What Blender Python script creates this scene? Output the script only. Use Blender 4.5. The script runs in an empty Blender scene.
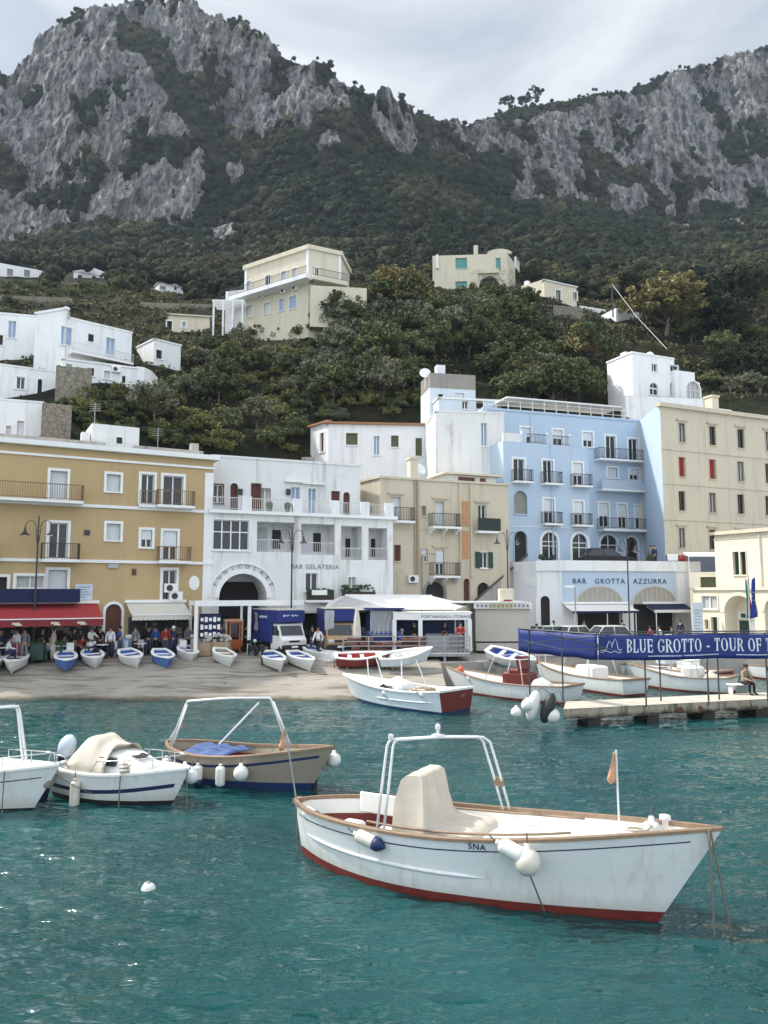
import bpy, math, random
import numpy as np
from mathutils import Vector, Matrix
R = math.radians
SC = bpy.context.scene
COL = SC.collection
rnd = random.Random(7)

# ------------------------------------------------------------------ camera
H, FPX, PITCH = 5.3, 769.0, R(5.94)
CP, SP = math.cos(PITCH), math.sin(PITCH)
cam_d = bpy.data.cameras.new('camera'); cam = bpy.data.objects.new('camera', cam_d); COL.objects.link(cam)
cam.location = (0, 0, H); cam.rotation_euler = (R(90) + PITCH, 0, 0)
cam_d.sensor_fit = 'VERTICAL'; cam_d.sensor_height = 24.0; cam_d.lens = 24.0 * FPX / 1024
cam_d.clip_end = 5000; cam_d.clip_start = 0.1
SC.camera = cam

def ray(px, py):
    dx = (px - 384) / FPX; dy = (512 - py) / FPX
    return Vector((dx, CP - dy * SP, SP + dy * CP))
def at(px, py, Y):
    d = ray(px, py); return Vector((0, 0, H)) + d * (Y / d.y)
def onz(px, py, z):
    d = ray(px, py); return Vector((0, 0, H)) + d * ((z - H) / d.z)
def xy(px, Y):
    p = at(px, 592, Y); return Vector((p.x, p.y))

# ------------------------------------------------------------------ tagging
def tag(o, label=None, cat=None, group=None, kind=None):
    if label: o['label'] = label
    if cat: o['category'] = cat
    if group: o['group'] = group
    if kind: o['kind'] = kind
    return o
def empty(name, loc=(0, 0, 0), rz=0.0, label=None, cat=None, group=None):
    o = bpy.data.objects.new(name, None); COL.objects.link(o)
    o.location = loc; o.rotation_euler = (0, 0, rz); o.empty_display_size = .2
    return tag(o, label, cat, group)
CH = {}
def copy_tree(o, parent=None):
    c = o.copy(); COL.objects.link(c)
    if parent is not None: c.parent = parent
    kids = CH.get(o.name, [])
    if kids: CH[c.name] = [copy_tree(k, c) for k in kids]
    return c
def find(o, nm):
    return [k for k in CH.get(o.name, []) if k.name.split('.')[0] == nm]
def setmat(o, m):
    for s in o.material_slots:
        s.link = 'OBJECT'; s.material = m

# ------------------------------------------------------------------ mesh builder
class MB:
    def __init__(s): s.v = []; s.f = []; s.m = []; s.T = None
    def add(s, vs, fs, mi=0):
        b = len(s.v)
        if s.T is not None: vs = [s.T @ Vector(p) for p in vs]
        s.v.extend([tuple(p) for p in vs]); s.f.extend([tuple(b + i for i in f) for f in fs]); s.m.extend([mi] * len(fs)); return s
    def quad(s, a, b, c, d, mi=0): return s.add([a, b, c, d], [(0, 1, 2, 3)], mi)
    def box(s, c, d, rz=0.0, mi=0, taper=1.0, M=None):
        x, y, z = d[0] / 2, d[1] / 2, d[2] / 2; ca, sa = math.cos(rz), math.sin(rz); vs = []
        for k, zz in ((1, -z), (taper, z)):
            for X, Y in ((-x, -y), (x, -y), (x, y), (-x, y)):
                p = Vector((X * k, Y * k, zz))
                if M is not None: p = M @ p
                vs.append((c[0] + p.x * ca - p.y * sa, c[1] + p.x * sa + p.y * ca, c[2] + p.z))
        return s.add(vs, [(3, 2, 1, 0), (4, 5, 6, 7), (0, 1, 5, 4), (1, 2, 6, 5), (2, 3, 7, 6), (3, 0, 4, 7)], mi)
    def bbox(s, c, d, b=.02, rz=0.0, mi=0):
        """bevelled box: chamfered all round"""
        x, y, z = d[0] / 2, d[1] / 2, d[2] / 2; ca, sa = math.cos(rz), math.sin(rz); vs = []
        def ring(k, zz):
            X, Y = x - k, y - k
            for p in ((-X + b, -Y), (X - b, -Y), (X, -Y + b), (X, Y - b), (X - b, Y), (-X + b, Y), (-X, Y - b), (-X, -Y + b)):
                vs.append((c[0] + p[0] * ca - p[1] * sa, c[1] + p[0] * sa + p[1] * ca, c[2] + zz))
        ring(b, -z); ring(0, -z + b); ring(0, z - b); ring(b, z)
        fs = [tuple(range(7, -1, -1)), tuple(range(24, 32))]
        for r in range(3):
            for i in range(8): fs.append((r * 8 + i, r * 8 + (i + 1) % 8, r * 8 + 8 + (i + 1) % 8, r * 8 + 8 + i))
        return s.add(vs, fs, mi)
    def tube(s, pts, r, n=6, mi=0, cap=True):
        pts = [Vector(p) for p in pts]; N = len(pts); vs = []; fs = []
        rs = r if isinstance(r, (list, tuple)) else [r] * N
        prev = None
        for i, p in enumerate(pts):
            t = (pts[min(i + 1, N - 1)] - pts[max(i - 1, 0)])
            t = t.normalized() if t.length > 1e-9 else Vector((0, 0, 1))
            if prev is None:
                a = Vector((0, 0, 1)) if abs(t.z) < .9 else Vector((1, 0, 0)); u = t.cross(a).normalized()
            else:
                u = prev - t * prev.dot(t); u = u.normalized() if u.length > 1e-6 else t.orthogonal().normalized()
            prev = u; w = t.cross(u)
            for k in range(n):
                q = 2 * math.pi * k / n; vs.append(p + (u * math.cos(q) + w * math.sin(q)) * rs[i])
        for i in range(N - 1):
            for k in range(n):
                a = i * n + k; b = i * n + (k + 1) % n; fs.append((a, b, b + n, a + n))
        if cap: fs.append(tuple(range(n - 1, -1, -1))); fs.append(tuple(range((N - 1) * n, N * n)))
        return s.add(vs, fs, mi)
    def lathe(s, prof, c=(0, 0, 0), n=14, axis='z', mi=0, M=None):
        vs = []; fs = []; N = len(prof)
        for r, z in prof:
            for k in range(n):
                q = 2 * math.pi * k / n; p = Vector((r * math.cos(q), r * math.sin(q), z))
                if axis == 'x': p = Vector((p.z, p.x, p.y))
                if axis == 'y': p = Vector((p.y, p.z, p.x))
                if M is not None: p = M @ p
                vs.append(p + Vector(c))
        for i in range(N - 1):
            for k in range(n):
                a = i * n + k; b = i * n + (k + 1) % n; fs.append((a, b, b + n, a + n))
        fs.append(tuple(range(n - 1, -1, -1))); fs.append(tuple(range((N - 1) * n, N * n)))
        return s.add(vs, fs, mi)
    def ball(s, c, r, n=14, mi=0, M=None):
        rr = r if isinstance(r, (tuple, list)) else (r, r, r)
        m = n // 2; vs = []; fs = []
        for i in range(m + 1):
            th = math.pi * i / m
            for k in range(n):
                q = 2 * math.pi * k / n
                p = Vector((rr[0] * math.sin(th) * math.cos(q), rr[1] * math.sin(th) * math.sin(q), rr[2] * math.cos(th)))
                if M is not None: p = M @ p
                vs.append(p + Vector(c))
        for i in range(m):
            for k in range(n):
                a = i * n + k; b = i * n + (k + 1) % n
                fs.append((a, a + n, b + n, b))
        return s.add(vs, fs, mi)
    def prism(s, poly, off, mi=0):
        """poly: 3-D points in order; off: extrusion vector"""
        n = len(poly); o = Vector(off); P = [Vector(p) for p in poly]
        fs = [tuple(range(n)), tuple(range(2 * n - 1, n - 1, -1))]
        for i in range(n): fs.append((i, i + n, (i + 1) % n + n, (i + 1) % n))
        return s.add(P + [p + o for p in P], fs, mi)
    def grid(s, rows, mi=0, close=False):
        n = len(rows[0]); vs = [p for r in rows for p in r]; fs = []
        for i in range(len(rows) - 1):
            for k in range(n - (0 if close else 1)):
                a = i * n + k; b = i * n + (k + 1) % n; fs.append((a, b, b + n, a + n))
        return s.add(vs, fs, mi)
    def build(s, name, mats, parent=None, off=None, smooth=False, ang=None):
        me = bpy.data.meshes.new(name)
        v = s.v
        if off is not None: v = [(p[0] - off[0], p[1] - off[1], p[2] - off[2]) for p in v]
        me.from_pydata([tuple(p) for p in v], [], s.f)
        mats = mats if isinstance(mats, (list, tuple)) else [mats]
        for m in mats: me.materials.append(m)
        if len(mats) > 1: me.polygons.foreach_set('material_index', s.m)
        if smooth:
            me.polygons.foreach_set('use_smooth', [True] * len(me.polygons))
            if ang:
                try: me.set_sharp_from_angle(angle=R(ang))
                except Exception: pass
        me.update()
        o = bpy.data.objects.new(name, me); COL.objects.link(o)
        if parent is not None:
            o.parent = parent; CH.setdefault(parent.name, []).append(o)
        return o

def loose(mb, name, m, parent, off=None, smooth=False):
    """one object for every separate piece"""
    par = list(range(len(mb.v)))
    def fd(i):
        while par[i] != i: par[i] = par[par[i]]; i = par[i]
        return i
    for f in mb.f:
        for i in f[1:]: par[fd(i)] = fd(f[0])
    grp = {}
    for f in mb.f: grp.setdefault(fd(f[0]), []).append(f)
    for fs in grp.values():
        idx = sorted({i for f in fs for i in f}); mp_ = {i: k for k, i in enumerate(idx)}; p = MB(); p.add([mb.v[i] for i in idx], [tuple(mp_[i] for i in f) for f in fs]); p.build(name, m, parent, off, smooth)
def np_mesh(name, V, Fq, mat, attrs=None, smooth=True):
    me = bpy.data.meshes.new(name); n = len(V); k = Fq.shape[1]; nf = len(Fq)
    me.vertices.add(n); me.vertices.foreach_set('co', np.ascontiguousarray(V, dtype=np.float32).ravel())
    me.loops.add(nf * k); me.loops.foreach_set('vertex_index', np.ascontiguousarray(Fq, dtype=np.int32).ravel())
    me.polygons.add(nf); me.polygons.foreach_set('loop_start', np.arange(0, nf * k, k, dtype=np.int32))
    if smooth: me.polygons.foreach_set('use_smooth', np.ones(nf, dtype=bool))
    for an, av in (attrs or {}).items():
        a = me.attributes.new(an, 'FLOAT', 'POINT'); a.data.foreach_set('value', np.ascontiguousarray(av, dtype=np.float32))
    me.materials.append(mat); me.update(calc_edges=True)
    o = bpy.data.objects.new(name, me); COL.objects.link(o); return o

# ------------------------------------------------------------------ numpy noise
_pr = np.random.RandomState(3); _perm = np.concatenate([_pr.permutation(256)] * 3)
_gr = _pr.normal(size=(256, 3)); _gr /= np.linalg.norm(_gr, axis=1)[:, None]
def perlin(x, y, z):
    xi = np.floor(x).astype(int); yi = np.floor(y).astype(int); zi = np.floor(z).astype(int)
    xf, yf, zf = x - xi, y - yi, z - zi; xi &= 255; yi &= 255; zi &= 255
    f = lambda t: t * t * t * (t * (t * 6 - 15) + 10)
    u, v, w = f(xf), f(yf), f(zf); out = 0
    for dx in (0, 1):
        for dy in (0, 1):
            for dz in (0, 1):
                h = _perm[_perm[_perm[(xi + dx) & 255] + ((yi + dy) & 255)] + ((zi + dz) & 255)]
                g = _gr[h]
                d = g[..., 0] * (xf - dx) + g[..., 1] * (yf - dy) + g[..., 2] * (zf - dz)
                out = out + d * (u if dx else 1 - u) * (v if dy else 1 - v) * (w if dz else 1 - w)
    return out * 1.5
def fbm(x, y, z, o=4, g=.5):
    a, t = 1.0, 0
    for i in range(o): t = t + a * perlin(x * 2 ** i + 17 * i, y * 2 ** i, z * 2 ** i); a *= g
    return t

# ------------------------------------------------------------------ materials
class NT:
    def __init__(s, name):
        s.m = bpy.data.materials.new(name); s.m.use_nodes = True; s.t = s.m.node_tree
        s.b = s.t.nodes['Principled BSDF']; s.geo = s.t.nodes.new('ShaderNodeNewGeometry')
    def n(s, ty, **kw):
        nd = s.t.nodes.new(ty)
        for k, v in kw.items(): setattr(nd, k, v)
        return nd
    def l(s, a, b): s.t.links.new(a, b)
    def pos(s, sc=(1, 1, 1), src=None):
        mp = s.n('ShaderNodeVectorMath', operation='MULTIPLY'); s.l(src or s.geo.outputs['Position'], mp.inputs[0]); mp.inputs[1].default_value = sc
        return mp.outputs[0]
    def noise(s, scale, vec=None, detail=4, rough=.55, dist=0):
        nd = s.n('ShaderNodeTexNoise'); nd.inputs['Scale'].default_value = scale; nd.inputs['Detail'].default_value = detail
        nd.inputs['Roughness'].default_value = rough; nd.inputs['Distortion'].default_value = dist
        s.l(vec if vec is not None else s.geo.outputs['Position'], nd.inputs['Vector']); return nd.outputs['Fac']
    def ramp(s, fac, stops):
        r = s.n('ShaderNodeValToRGB'); e = r.color_ramp.elements
        while len(e) < len(stops): e.new(.5)
        for i, (p, c) in enumerate(stops):
            e[i].position = p; e[i].color = (c, c, c, 1) if isinstance(c, (int, float)) else (c[0], c[1], c[2], 1)
        s.l(fac, r.inputs['Fac']); return r.outputs['Color']
    def mix(s, fac, a, b, mode='MIX'):
        x = s.n('ShaderNodeMix', data_type='RGBA', blend_type=mode)
        for val, sock in ((fac, x.inputs[0]), (a, x.inputs[6]), (b, x.inputs[7])):
            if isinstance(val, (int, float)): sock.default_value = val if sock.type == 'VALUE' else (val, val, val, 1)
            elif isinstance(val, (tuple, list)): sock.default_value = (val[0], val[1], val[2], 1)
            else: s.l(val, sock)
        return x.outputs[2]
    def math(s, op, a, b=0.0):
        x = s.n('ShaderNodeMath', operation=op)
        for val, sock in ((a, x.inputs[0]), (b, x.inputs[1])):
            if isinstance(val, (int, float)): sock.default_value = val
            else: s.l(val, sock)
        return x.outputs[0]
    def bump(s, h, st=.3, d=.02):
        b = s.n('ShaderNodeBump'); b.inputs['Strength'].default_value = st; b.inputs['Distance'].default_value = d
        s.l(h, b.inputs['Height']); s.l(b.outputs[0], s.b.inputs['Normal'])
    def fin(s, col, rough=.6, metal=0, spec=.5):
        if isinstance(col, (tuple, list)): s.b.inputs['Base Color'].default_value = (*col, 1)
        else: s.l(col, s.b.inputs['Base Color'])
        s.b.inputs['Roughness'].default_value = rough; s.b.inputs['Metallic'].default_value = metal
        s.b.inputs['Specular IOR Level'].default_value = spec
        return s.m
def sc3(c, k): return tuple(min(1, max(0, v * k)) for v in c)
_mats = {}
def mat(name, col, rough=.6, metal=0, var=.12, scale=2.0, bump=.1, bs=30, spec=.4):
    if name in _mats: return _mats[name]
    t = NT(name); f = t.noise(scale, detail=5)
    c = t.mix(f, sc3(col, 1 - var * 1.6), sc3(col, 1 + var * 1.6))
    if bump: t.bump(t.noise(bs, detail=3), bump, .01)
    _mats[name] = t.fin(c, rough, metal, spec); return _mats[name]
def plaster(name, col, stain=.35, dirt=(.16, .14, .11), blot=.1):
    """painted render: broad blotches, rain streaks and flaking patches"""
    if name in _mats: return _mats[name]
    t = NT(name)
    c = t.mix(t.noise(.35, detail=5, rough=.6), sc3(col, 1 - blot), sc3(col, 1 + blot))
    st = t.ramp(t.noise(1.0, t.pos((1.6, 1.6, .12)), detail=6, rough=.65), [(.52, 0), (.8, 1)])
    c = t.mix(t.math('MULTIPLY', st, stain), c, dirt)
    pt = t.ramp(t.noise(.55, t.pos((1, 1, .7)), detail=8, rough=.7), [(.6, 0), (.7, 1)])
    c = t.mix(t.math('MULTIPLY', pt, stain * .55), c, sc3(dirt, 2.0))
    t.bump(t.noise(9, detail=6, rough=.65), .25, .02)
    _mats[name] = t.fin(c, .85, 0, .2); return _mats[name]
# ------------------------------------------------------------------ world, sun
SUN_EL, SUN_DIR = R(47), Vector((-.86, .34, 0)).normalized()       # direction towards the sun, on the map
w = bpy.data.worlds.new('World'); SC.world = w; w.use_nodes = True
nt = w.node_tree; bg = nt.nodes['Background']
sky = nt.nodes.new('ShaderNodeTexSky'); sky.sky_type = 'NISHITA'; sky.sun_disc = False
sky.sun_elevation = SUN_EL; sky.sun_rotation = math.atan2(SUN_DIR.x, SUN_DIR.y); sky.air_density = 1.2; sky.dust_density = 2.0
tc = nt.nodes.new('ShaderNodeTexCoord')
mp = nt.nodes.new('ShaderNodeMapping'); mp.inputs['Scale'].default_value = (1, 1, 2.6); mp.inputs['Location'].default_value = (.3, .1, .2); nt.links.new(tc.outputs['Generated'], mp.inputs['Vector'])
no = nt.nodes.new('ShaderNodeTexNoise'); no.inputs['Scale'].default_value = 2.3; no.inputs['Detail'].default_value = 7; no.inputs['Roughness'].default_value = .55; no.inputs['Distortion'].default_value = .5
nt.links.new(mp.outputs[0], no.inputs['Vector'])
cr = nt.nodes.new('ShaderNodeValToRGB'); e = cr.color_ramp.elements
e[0].position = .36; e[0].color = (5.7, 6.5, 7.5, 1); e[1].position = .62; e[1].color = (10.2, 10.6, 11.0, 1)
nt.links.new(no.outputs['Fac'], cr.inputs['Fac'])
# sky brightened overhead and seaward out of view, added to light the shaded facades
sep = nt.nodes.new('ShaderNodeSeparateXYZ'); nt.links.new(tc.outputs['Generated'], sep.inputs[0])
m1 = nt.nodes.new('ShaderNodeMath'); m1.operation = 'MULTIPLY_ADD'; m1.inputs[1].default_value = -.6; m1.inputs[2].default_value = .35; nt.links.new(sep.outputs['Y'], m1.inputs[0])
m2 = nt.nodes.new('ShaderNodeMath'); m2.operation = 'MAXIMUM'; m2.inputs[1].default_value = 0; nt.links.new(m1.outputs[0], m2.inputs[0])
m3 = nt.nodes.new('ShaderNodeMath'); m3.operation = 'MULTIPLY_ADD'; m3.inputs[1].default_value = 1.3; m3.inputs[2].default_value = 1.0; nt.links.new(m2.outputs[0], m3.inputs[0])
vm = nt.nodes.new('ShaderNodeVectorMath'); vm.operation = 'SCALE'; nt.links.new(cr.outputs[0], vm.inputs[0]); nt.links.new(m3.outputs[0], vm.inputs['Scale'])
mx = nt.nodes.new('ShaderNodeMix'); mx.data_type = 'RGBA'; mx.inputs[0].default_value = .88
nt.links.new(sky.outputs[0], mx.inputs[6]); nt.links.new(vm.outputs[0], mx.inputs[7]); nt.links.new(mx.outputs[2], bg.inputs['Color'])
# hazy glow of the veiled sun
_sv = (SUN_DIR.x * math.cos(SUN_EL), SUN_DIR.y * math.cos(SUN_EL), math.sin(SUN_EL)); dt = nt.nodes.new('ShaderNodeVectorMath'); dt.operation = 'DOT_PRODUCT'; dt.inputs[1].default_value = _sv; nt.links.new(tc.outputs['Generated'], dt.inputs[0])
g1 = nt.nodes.new('ShaderNodeMath'); g1.operation = 'MAXIMUM'; g1.inputs[1].default_value = 0; nt.links.new(dt.outputs['Value'], g1.inputs[0]); g2 = nt.nodes.new('ShaderNodeMath'); g2.operation = 'POWER'; g2.inputs[1].default_value = 26; nt.links.new(g1.outputs[0], g2.inputs[0])
gs = nt.nodes.new('ShaderNodeVectorMath'); gs.operation = 'SCALE'; gs.inputs[0].default_value = (62, 60, 55); nt.links.new(g2.outputs[0], gs.inputs['Scale']); ga = nt.nodes.new('ShaderNodeVectorMath'); ga.operation = 'ADD'; nt.links.new(mx.outputs[2], ga.inputs[0]); nt.links.new(gs.outputs[0], ga.inputs[1]); nt.links.new(ga.outputs[0], bg.inputs['Color'])
bg.inputs['Strength'].default_value = .085
sl = bpy.data.lights.new('sun', 'SUN'); sl.energy = 4.2; sl.angle = R(2.5); sl.color = (1, .94, .84)
so = bpy.data.objects.new('sun', sl); COL.objects.link(so)
tosun = Vector((SUN_DIR.x * math.cos(SUN_EL), SUN_DIR.y * math.cos(SUN_EL), math.sin(SUN_EL)))
so.rotation_euler = (-tosun).to_track_quat('-Z', 'Y').to_euler(); so.location = tosun * 300
SC.view_settings.view_transform = 'Standard'; SC.view_settings.look = 'None'; SC.view_settings.exposure = 0.16; SC.view_settings.gamma = 1
SC.render.engine = 'CYCLES'; SC.cycles.use_denoising = True; SC.cycles.max_bounces = 6; SC.cycles.diffuse_bounces = 3
SC.cycles.transparent_max_bounces = 12; SC.cycles.caustics_reflective = False; SC.cycles.caustics_refractive = False

# ------------------------------------------------------------------ terrain: hill and mountain as one height sheet of real distances
PROF = {   # column of view : (distance, sight line height) pairs going up the hill
 -170: [(58,600),(60,470),(62.5,436),(65,402),(69,385),(76,360),(96,322),(112,300),(180,270),(260,262),(325,252)],
 0: [(58,600),(60,470),(62.5,440),(65,402),(69,388),(76,366),(96,325),(112,304),(180,274),(260,262),(325,251)],
 70: [(58,600),(60,470),(63,440),(66,402),(68.6,388),(74,362),(96,326),(112,308),(180,276),(260,262),(325,242)],
 120: [(58,600),(60,470),(64,442),(67.5,405),(70,390),(76,366),(96,336),(112,315),(180,277),(260,262),(325,238)],
 220:  [(63,600),(65,480),(68,445),(73,430),(82,400),(93,352),(104,330),(135,308),(180,288),(260,258),(325,215)],
 300:  [(69,600),(71.5,490),(73.5,456),(76.5,428),(84,390),(93,345),(106,316),(135,302),(180,284),(260,250),(325,180)],
 345:  [(70,600),(73,490),(75,452),(78,420),(84,385),(93,340),(106,300),(135,292),(180,276),(260,242),(330,165)],
 430:  [(74,600),(76,480),(78,430),(81,412),(88,378),(98,330),(108,298),(135,289),(180,272),(260,240),(360,165)],
 520:  [(77,600),(79,470),(81,418),(84,405),(92,380),(100,340),(110,302),(135,290),(180,278),(270,250),(400,190)],
 600:  [(78,600),(80,470),(82,416),(85,406),(92,392),(100,362),(112,328),(135,308),(180,286),(270,258),(420,212)],
 700:  [(78,600),(80,470),(82,420),(86,410),(94,398),(102,372),(114,336),(135,308),(180,286),(270,260),(430,222)],
 768:  [(80,600),(82,470),(84,420),(88,410),(96,394),(104,362),(116,322),(135,298),(180,280),(270,258),(430,212)],
 940:  [(80,600),(82,470),(84,420),(88,405),(96,380),(104,340),(116,305),(135,288),(180,270),(270,248),(430,200)],
}
RIDGE = [(-170,95),(-60,80),(0,66),(14,63),(28,46),(40,34),(60,21),(74,13),(88,9),(112,8),(130,2),(160,-5),(192,-4),(206,8),(222,14),(240,24),(262,38),(285,54),(300,61),(318,62),(338,70),(352,84),(362,92),(370,94),(378,86),(388,88),(404,100),(420,108),(440,117),(470,122),(500,119),(515,111),(535,107),(560,101),(590,95),(625,87),(655,74),(680,64),(705,54),(735,46),(768,41),(850,30),(940,25)]
cols = np.linspace(-420, 1190, 1300); NR = 430
kx = np.array(sorted(PROF)); PY = np.array([[p[0] for p in PROF[k]] for k in kx], float); PP = np.array([[p[1] for p in PROF[k]] for k in kx], float)
def colint(A): return np.stack([np.interp(cols, kx, A[:, j]) for j in range(A.shape[1])], 1)
cY, cP = colint(PY), colint(PP)
rp = np.interp(cols, [a for a, b in RIDGE], [b for a, b in RIDGE])
rp = rp + 2.5 * fbm(cols * .06, cols * 0, cols * 0 + 5, 4)
def z_of(px, py, Y):     # height of the sight line through (px, py) at distance Y
    dy = (512 - py) / FPX; return H + (SP + dy * CP) / (CP - dy * SP) * Y
basez = z_of(cols, cP[:, -1], cY[:, -1])
# distance of the crest: cliffs rise steeply, the saddle gently
dz0 = z_of(cols, rp, cY[:, -1]) - basez
lean = np.interp(cols, [-170, 150, 330, 372, 400, 430, 500, 560, 640, 940], [.42, .55, .6, .5, .5, 1.5, 1.3, .6, .4, .35])
rY = cY[:, -1] + dz0 * lean; rz = z_of(cols, rp, rY)
Zc = z_of(cols[:, None], cP, cY)
XY = np.concatenate([cY, rY[:, None], (rY + 60)[:, None], (rY + 260)[:, None]], 1)
ZZ = np.concatenate([Zc, rz[:, None], (rz - 6)[:, None], (rz - 140)[:, None]], 1)
wt = np.array([.3, .8, 1, 1.4, 2, 2.2, 2.4, 3, 4, 6, 13, 1.4, .8]); tk = np.concatenate([[0], np.cumsum(wt[:XY.shape[1] - 1])]); tk /= tk[-1]
tt = np.linspace(0, 1, NR)
def smooth_rows(A):
    out = np.empty((len(cols), NR))
    for i in range(len(cols)): out[i] = np.interp(tt, tk, A[i])
    k = np.array([1, 2, 3, 2, 1]) / 9.0
    pad = np.pad(out, ((0, 0), (2, 2)), 'edge'); return sum(k[j] * pad[:, j:j + NR] for j in range(5))
TY, TZ = smooth_rows(XY), smooth_rows(ZZ)
_s = (TZ - H) / TY; _dy = (_s * CP - SP) / (CP + _s * SP)
TX = TY * ((cols[:, None] - 384) / FPX) / (CP - _dy * SP)
# rock exposure, traced by sight line
ROCKS = [
 [(-170,80),(0,70),(40,35),(85,9),(112,9),(118,60),(112,95),(135,120),(150,150),(168,165),(176,222),(140,234),(104,220),(95,236),(60,236),(30,252),(-170,252)],
 [(100,10),(130,-20),(200,-20),(245,24),(285,54),(318,62),(352,80),(352,112),(316,118),(306,148),(280,132),(262,136),(246,120),(236,136),(214,126),(206,92),(180,70),(150,30)],
 [(372,84),(392,88),(418,104),(420,150),(404,152),(384,138),(374,118)],
 [(500,150),(512,130),(540,120),(580,108),(640,86),(690,64),(740,46),(940,30),(940,180),(768,180),(752,196),(734,172),(712,198),(694,172),(668,184),(650,160),(620,168),(598,150),(575,180),(540,176),(520,178),(506,168)],
 [(512,176),(556,168),(566,184),(530,206),(510,204)], [(604,186),(640,178),(652,196),(632,212),(608,210)], [(668,206),(690,190),(704,216),(690,236),(674,232)], [(430,132),(446,126),(450,150),(436,148)],
 [(456,140),(476,134),(480,150),(462,152)], [(150,120),(176,112),(204,150),(206,190),(190,226),(168,232),(150,180)], [(204,228),(236,222),(240,236),(214,240)], [(314,142),(336,138),(340,152),(318,158)], [(716,222),(752,214),(756,232),(724,236)], [(226,160),(240,150),(246,176),(232,180)], [(110,60),(140,58),(170,100),(160,130),(130,120)], [(640,160),(700,190),(740,170),(768,190),(768,215),(720,205),(670,200)], [(540,165),(600,175),(598,205),(560,200)], [(440,120),(500,124),(505,150),(460,158)]]
def inpoly(px, py, poly):
    c = np.zeros(px.shape, bool); n = len(poly)
    for i in range(n):
        x1, y1 = poly[i]; x2, y2 = poly[(i + 1) % n]
        if y1 == y2: continue
        k = ((y1 > py) != (y2 > py)) & (px < (x2 - x1) * (py - y1) / (y2 - y1) + x1); c ^= k
    return c
def sight(X, Y, Z):
    dz = Z - H; f = Y * CP + dz * SP; return 384 + FPX * X / f, 512 - FPX * (-Y * SP + dz * CP) / f
sx, sy = sight(TX, TY, TZ)
jx = sx + 6 * fbm(TX * .03, TY * .03, TZ * .03, 4); jy = sy + 6 * fbm(TX * .03 + 40, TY * .03, TZ * .03, 4)
rock = np.zeros(sx.shape)
_pp = fbm(TX * .05 + 70, TY * .05, TZ * .022, 4)
for p in ROCKS: rock = np.maximum(rock, inpoly(jx, jy, p).astype(float))
for _ in range(2):
    q = np.pad(rock, 1, 'edge'); rock = (q[:-2, 1:-1] + q[2:, 1:-1] + q[1:-1, :-2] + q[1:-1, 2:] + 2 * rock) / 6
far = np.clip((TY - 230) / 120, 0, 1)
# craggy relief: vertical ribs and gullies, ledges, boulder noise; gentle swells on the wooded slopes
ang = TX / np.maximum(TY, 1)
rib = 1 - 2 * np.abs(fbm(TX * .035, TY * .035, TZ * .011, 4)); rib2 = 1 - 2 * np.abs(fbm(TX * .11 + 9, TY * .11, TZ * .032, 4)); crag = fbm(TX * .22, TY * .22, TZ * .13, 4)
gully = fbm(TX * .012 + 3, TY * .012, TZ * .006, 3)
rid = lambda s, zs_, o: 1 - 2 * np.abs(fbm(TX * s + o, TY * s, TZ * s * zs_, 3))
disp = far * (rock * (6 * (rib - .45) + 4.0 * (rib2 - .45) + 2.0 * rid(.3, .4, 21) + 2.6 * crag - 2) + 13 * gully * (tt[None, :] < .975))
rr = np.sqrt(TX ** 2 + TY ** 2); TX2 = TX - TX / rr * disp; TY2 = TY - TY / rr * disp
TZ2 = TZ + far * 2.0 * rock * perlin(TX * .15, TY * .15, TZ * .3)
near = np.clip((TY - 63) / 20, 0, 1) * (1 - far)
TZ2 = TZ2 + near * .8 * fbm(TX * .1, TY * .1, TX * 0, 4)
# terracing of the cultivated slope
TZ2 = TZ2 + near * .5 * np.sin(TZ2 * 1.6)
# green ledges
ledge = fbm(TX * .045, TY * .045, TZ * .03 + 8, 5, .6)
rockm = np.clip(rock * (1.0 - .95 * np.clip((_pp - .33) * 5, 0, 1)) * (1.0 - np.clip((ledge - .38) * 6, 0, 1)), 0, 1)
m = NT('hillside')
at_ = m.n('ShaderNodeAttribute', attribute_name='rock').outputs['Fac']
rk = m.ramp(m.noise(.3, m.pos((1, 1, .35)), detail=12, rough=.74), [(.34, (.08, .08, .08)), (.44, (.28, .278, .272)), (.55, (.45, .445, .43)), (.68, (.62, .61, .59))])
rk = m.mix(m.ramp(m.noise(.025, detail=5), [(.5, 0), (.72, .5)]), rk, (.25, .19, .11))
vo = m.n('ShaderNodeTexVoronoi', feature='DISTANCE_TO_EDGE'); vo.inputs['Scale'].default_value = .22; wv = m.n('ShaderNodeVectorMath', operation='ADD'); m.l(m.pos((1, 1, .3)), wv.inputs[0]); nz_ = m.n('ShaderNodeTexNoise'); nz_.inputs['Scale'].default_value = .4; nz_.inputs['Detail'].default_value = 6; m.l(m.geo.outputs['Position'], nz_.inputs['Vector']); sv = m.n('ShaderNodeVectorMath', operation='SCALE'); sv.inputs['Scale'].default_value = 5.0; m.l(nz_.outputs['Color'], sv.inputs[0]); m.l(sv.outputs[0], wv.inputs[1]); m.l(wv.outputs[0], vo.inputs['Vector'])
rk = m.mix(m.ramp(vo.outputs['Distance'], [(.0, .6), (.07, 0)]), rk, (.07, .072, .074))  # crack shade put into the colour, along the same edges that drive the bump
rk = m.mix(m.ramp(m.noise(.55, m.pos((1, 1, .6)), detail=8, rough=.75), [(.57, 0), (.64, .85)]), rk, (.04, .046, .03))
gr = m.ramp(m.noise(.25, detail=9, rough=.7), [(.3, (.018, .024, .012)), (.5, (.035, .042, .02)), (.7, (.075, .068, .035))])
gr = m.mix(m.ramp(m.noise(.05, detail=4), [(.52, 0), (.7, .6)]), gr, (.10, .085, .045))
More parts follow.
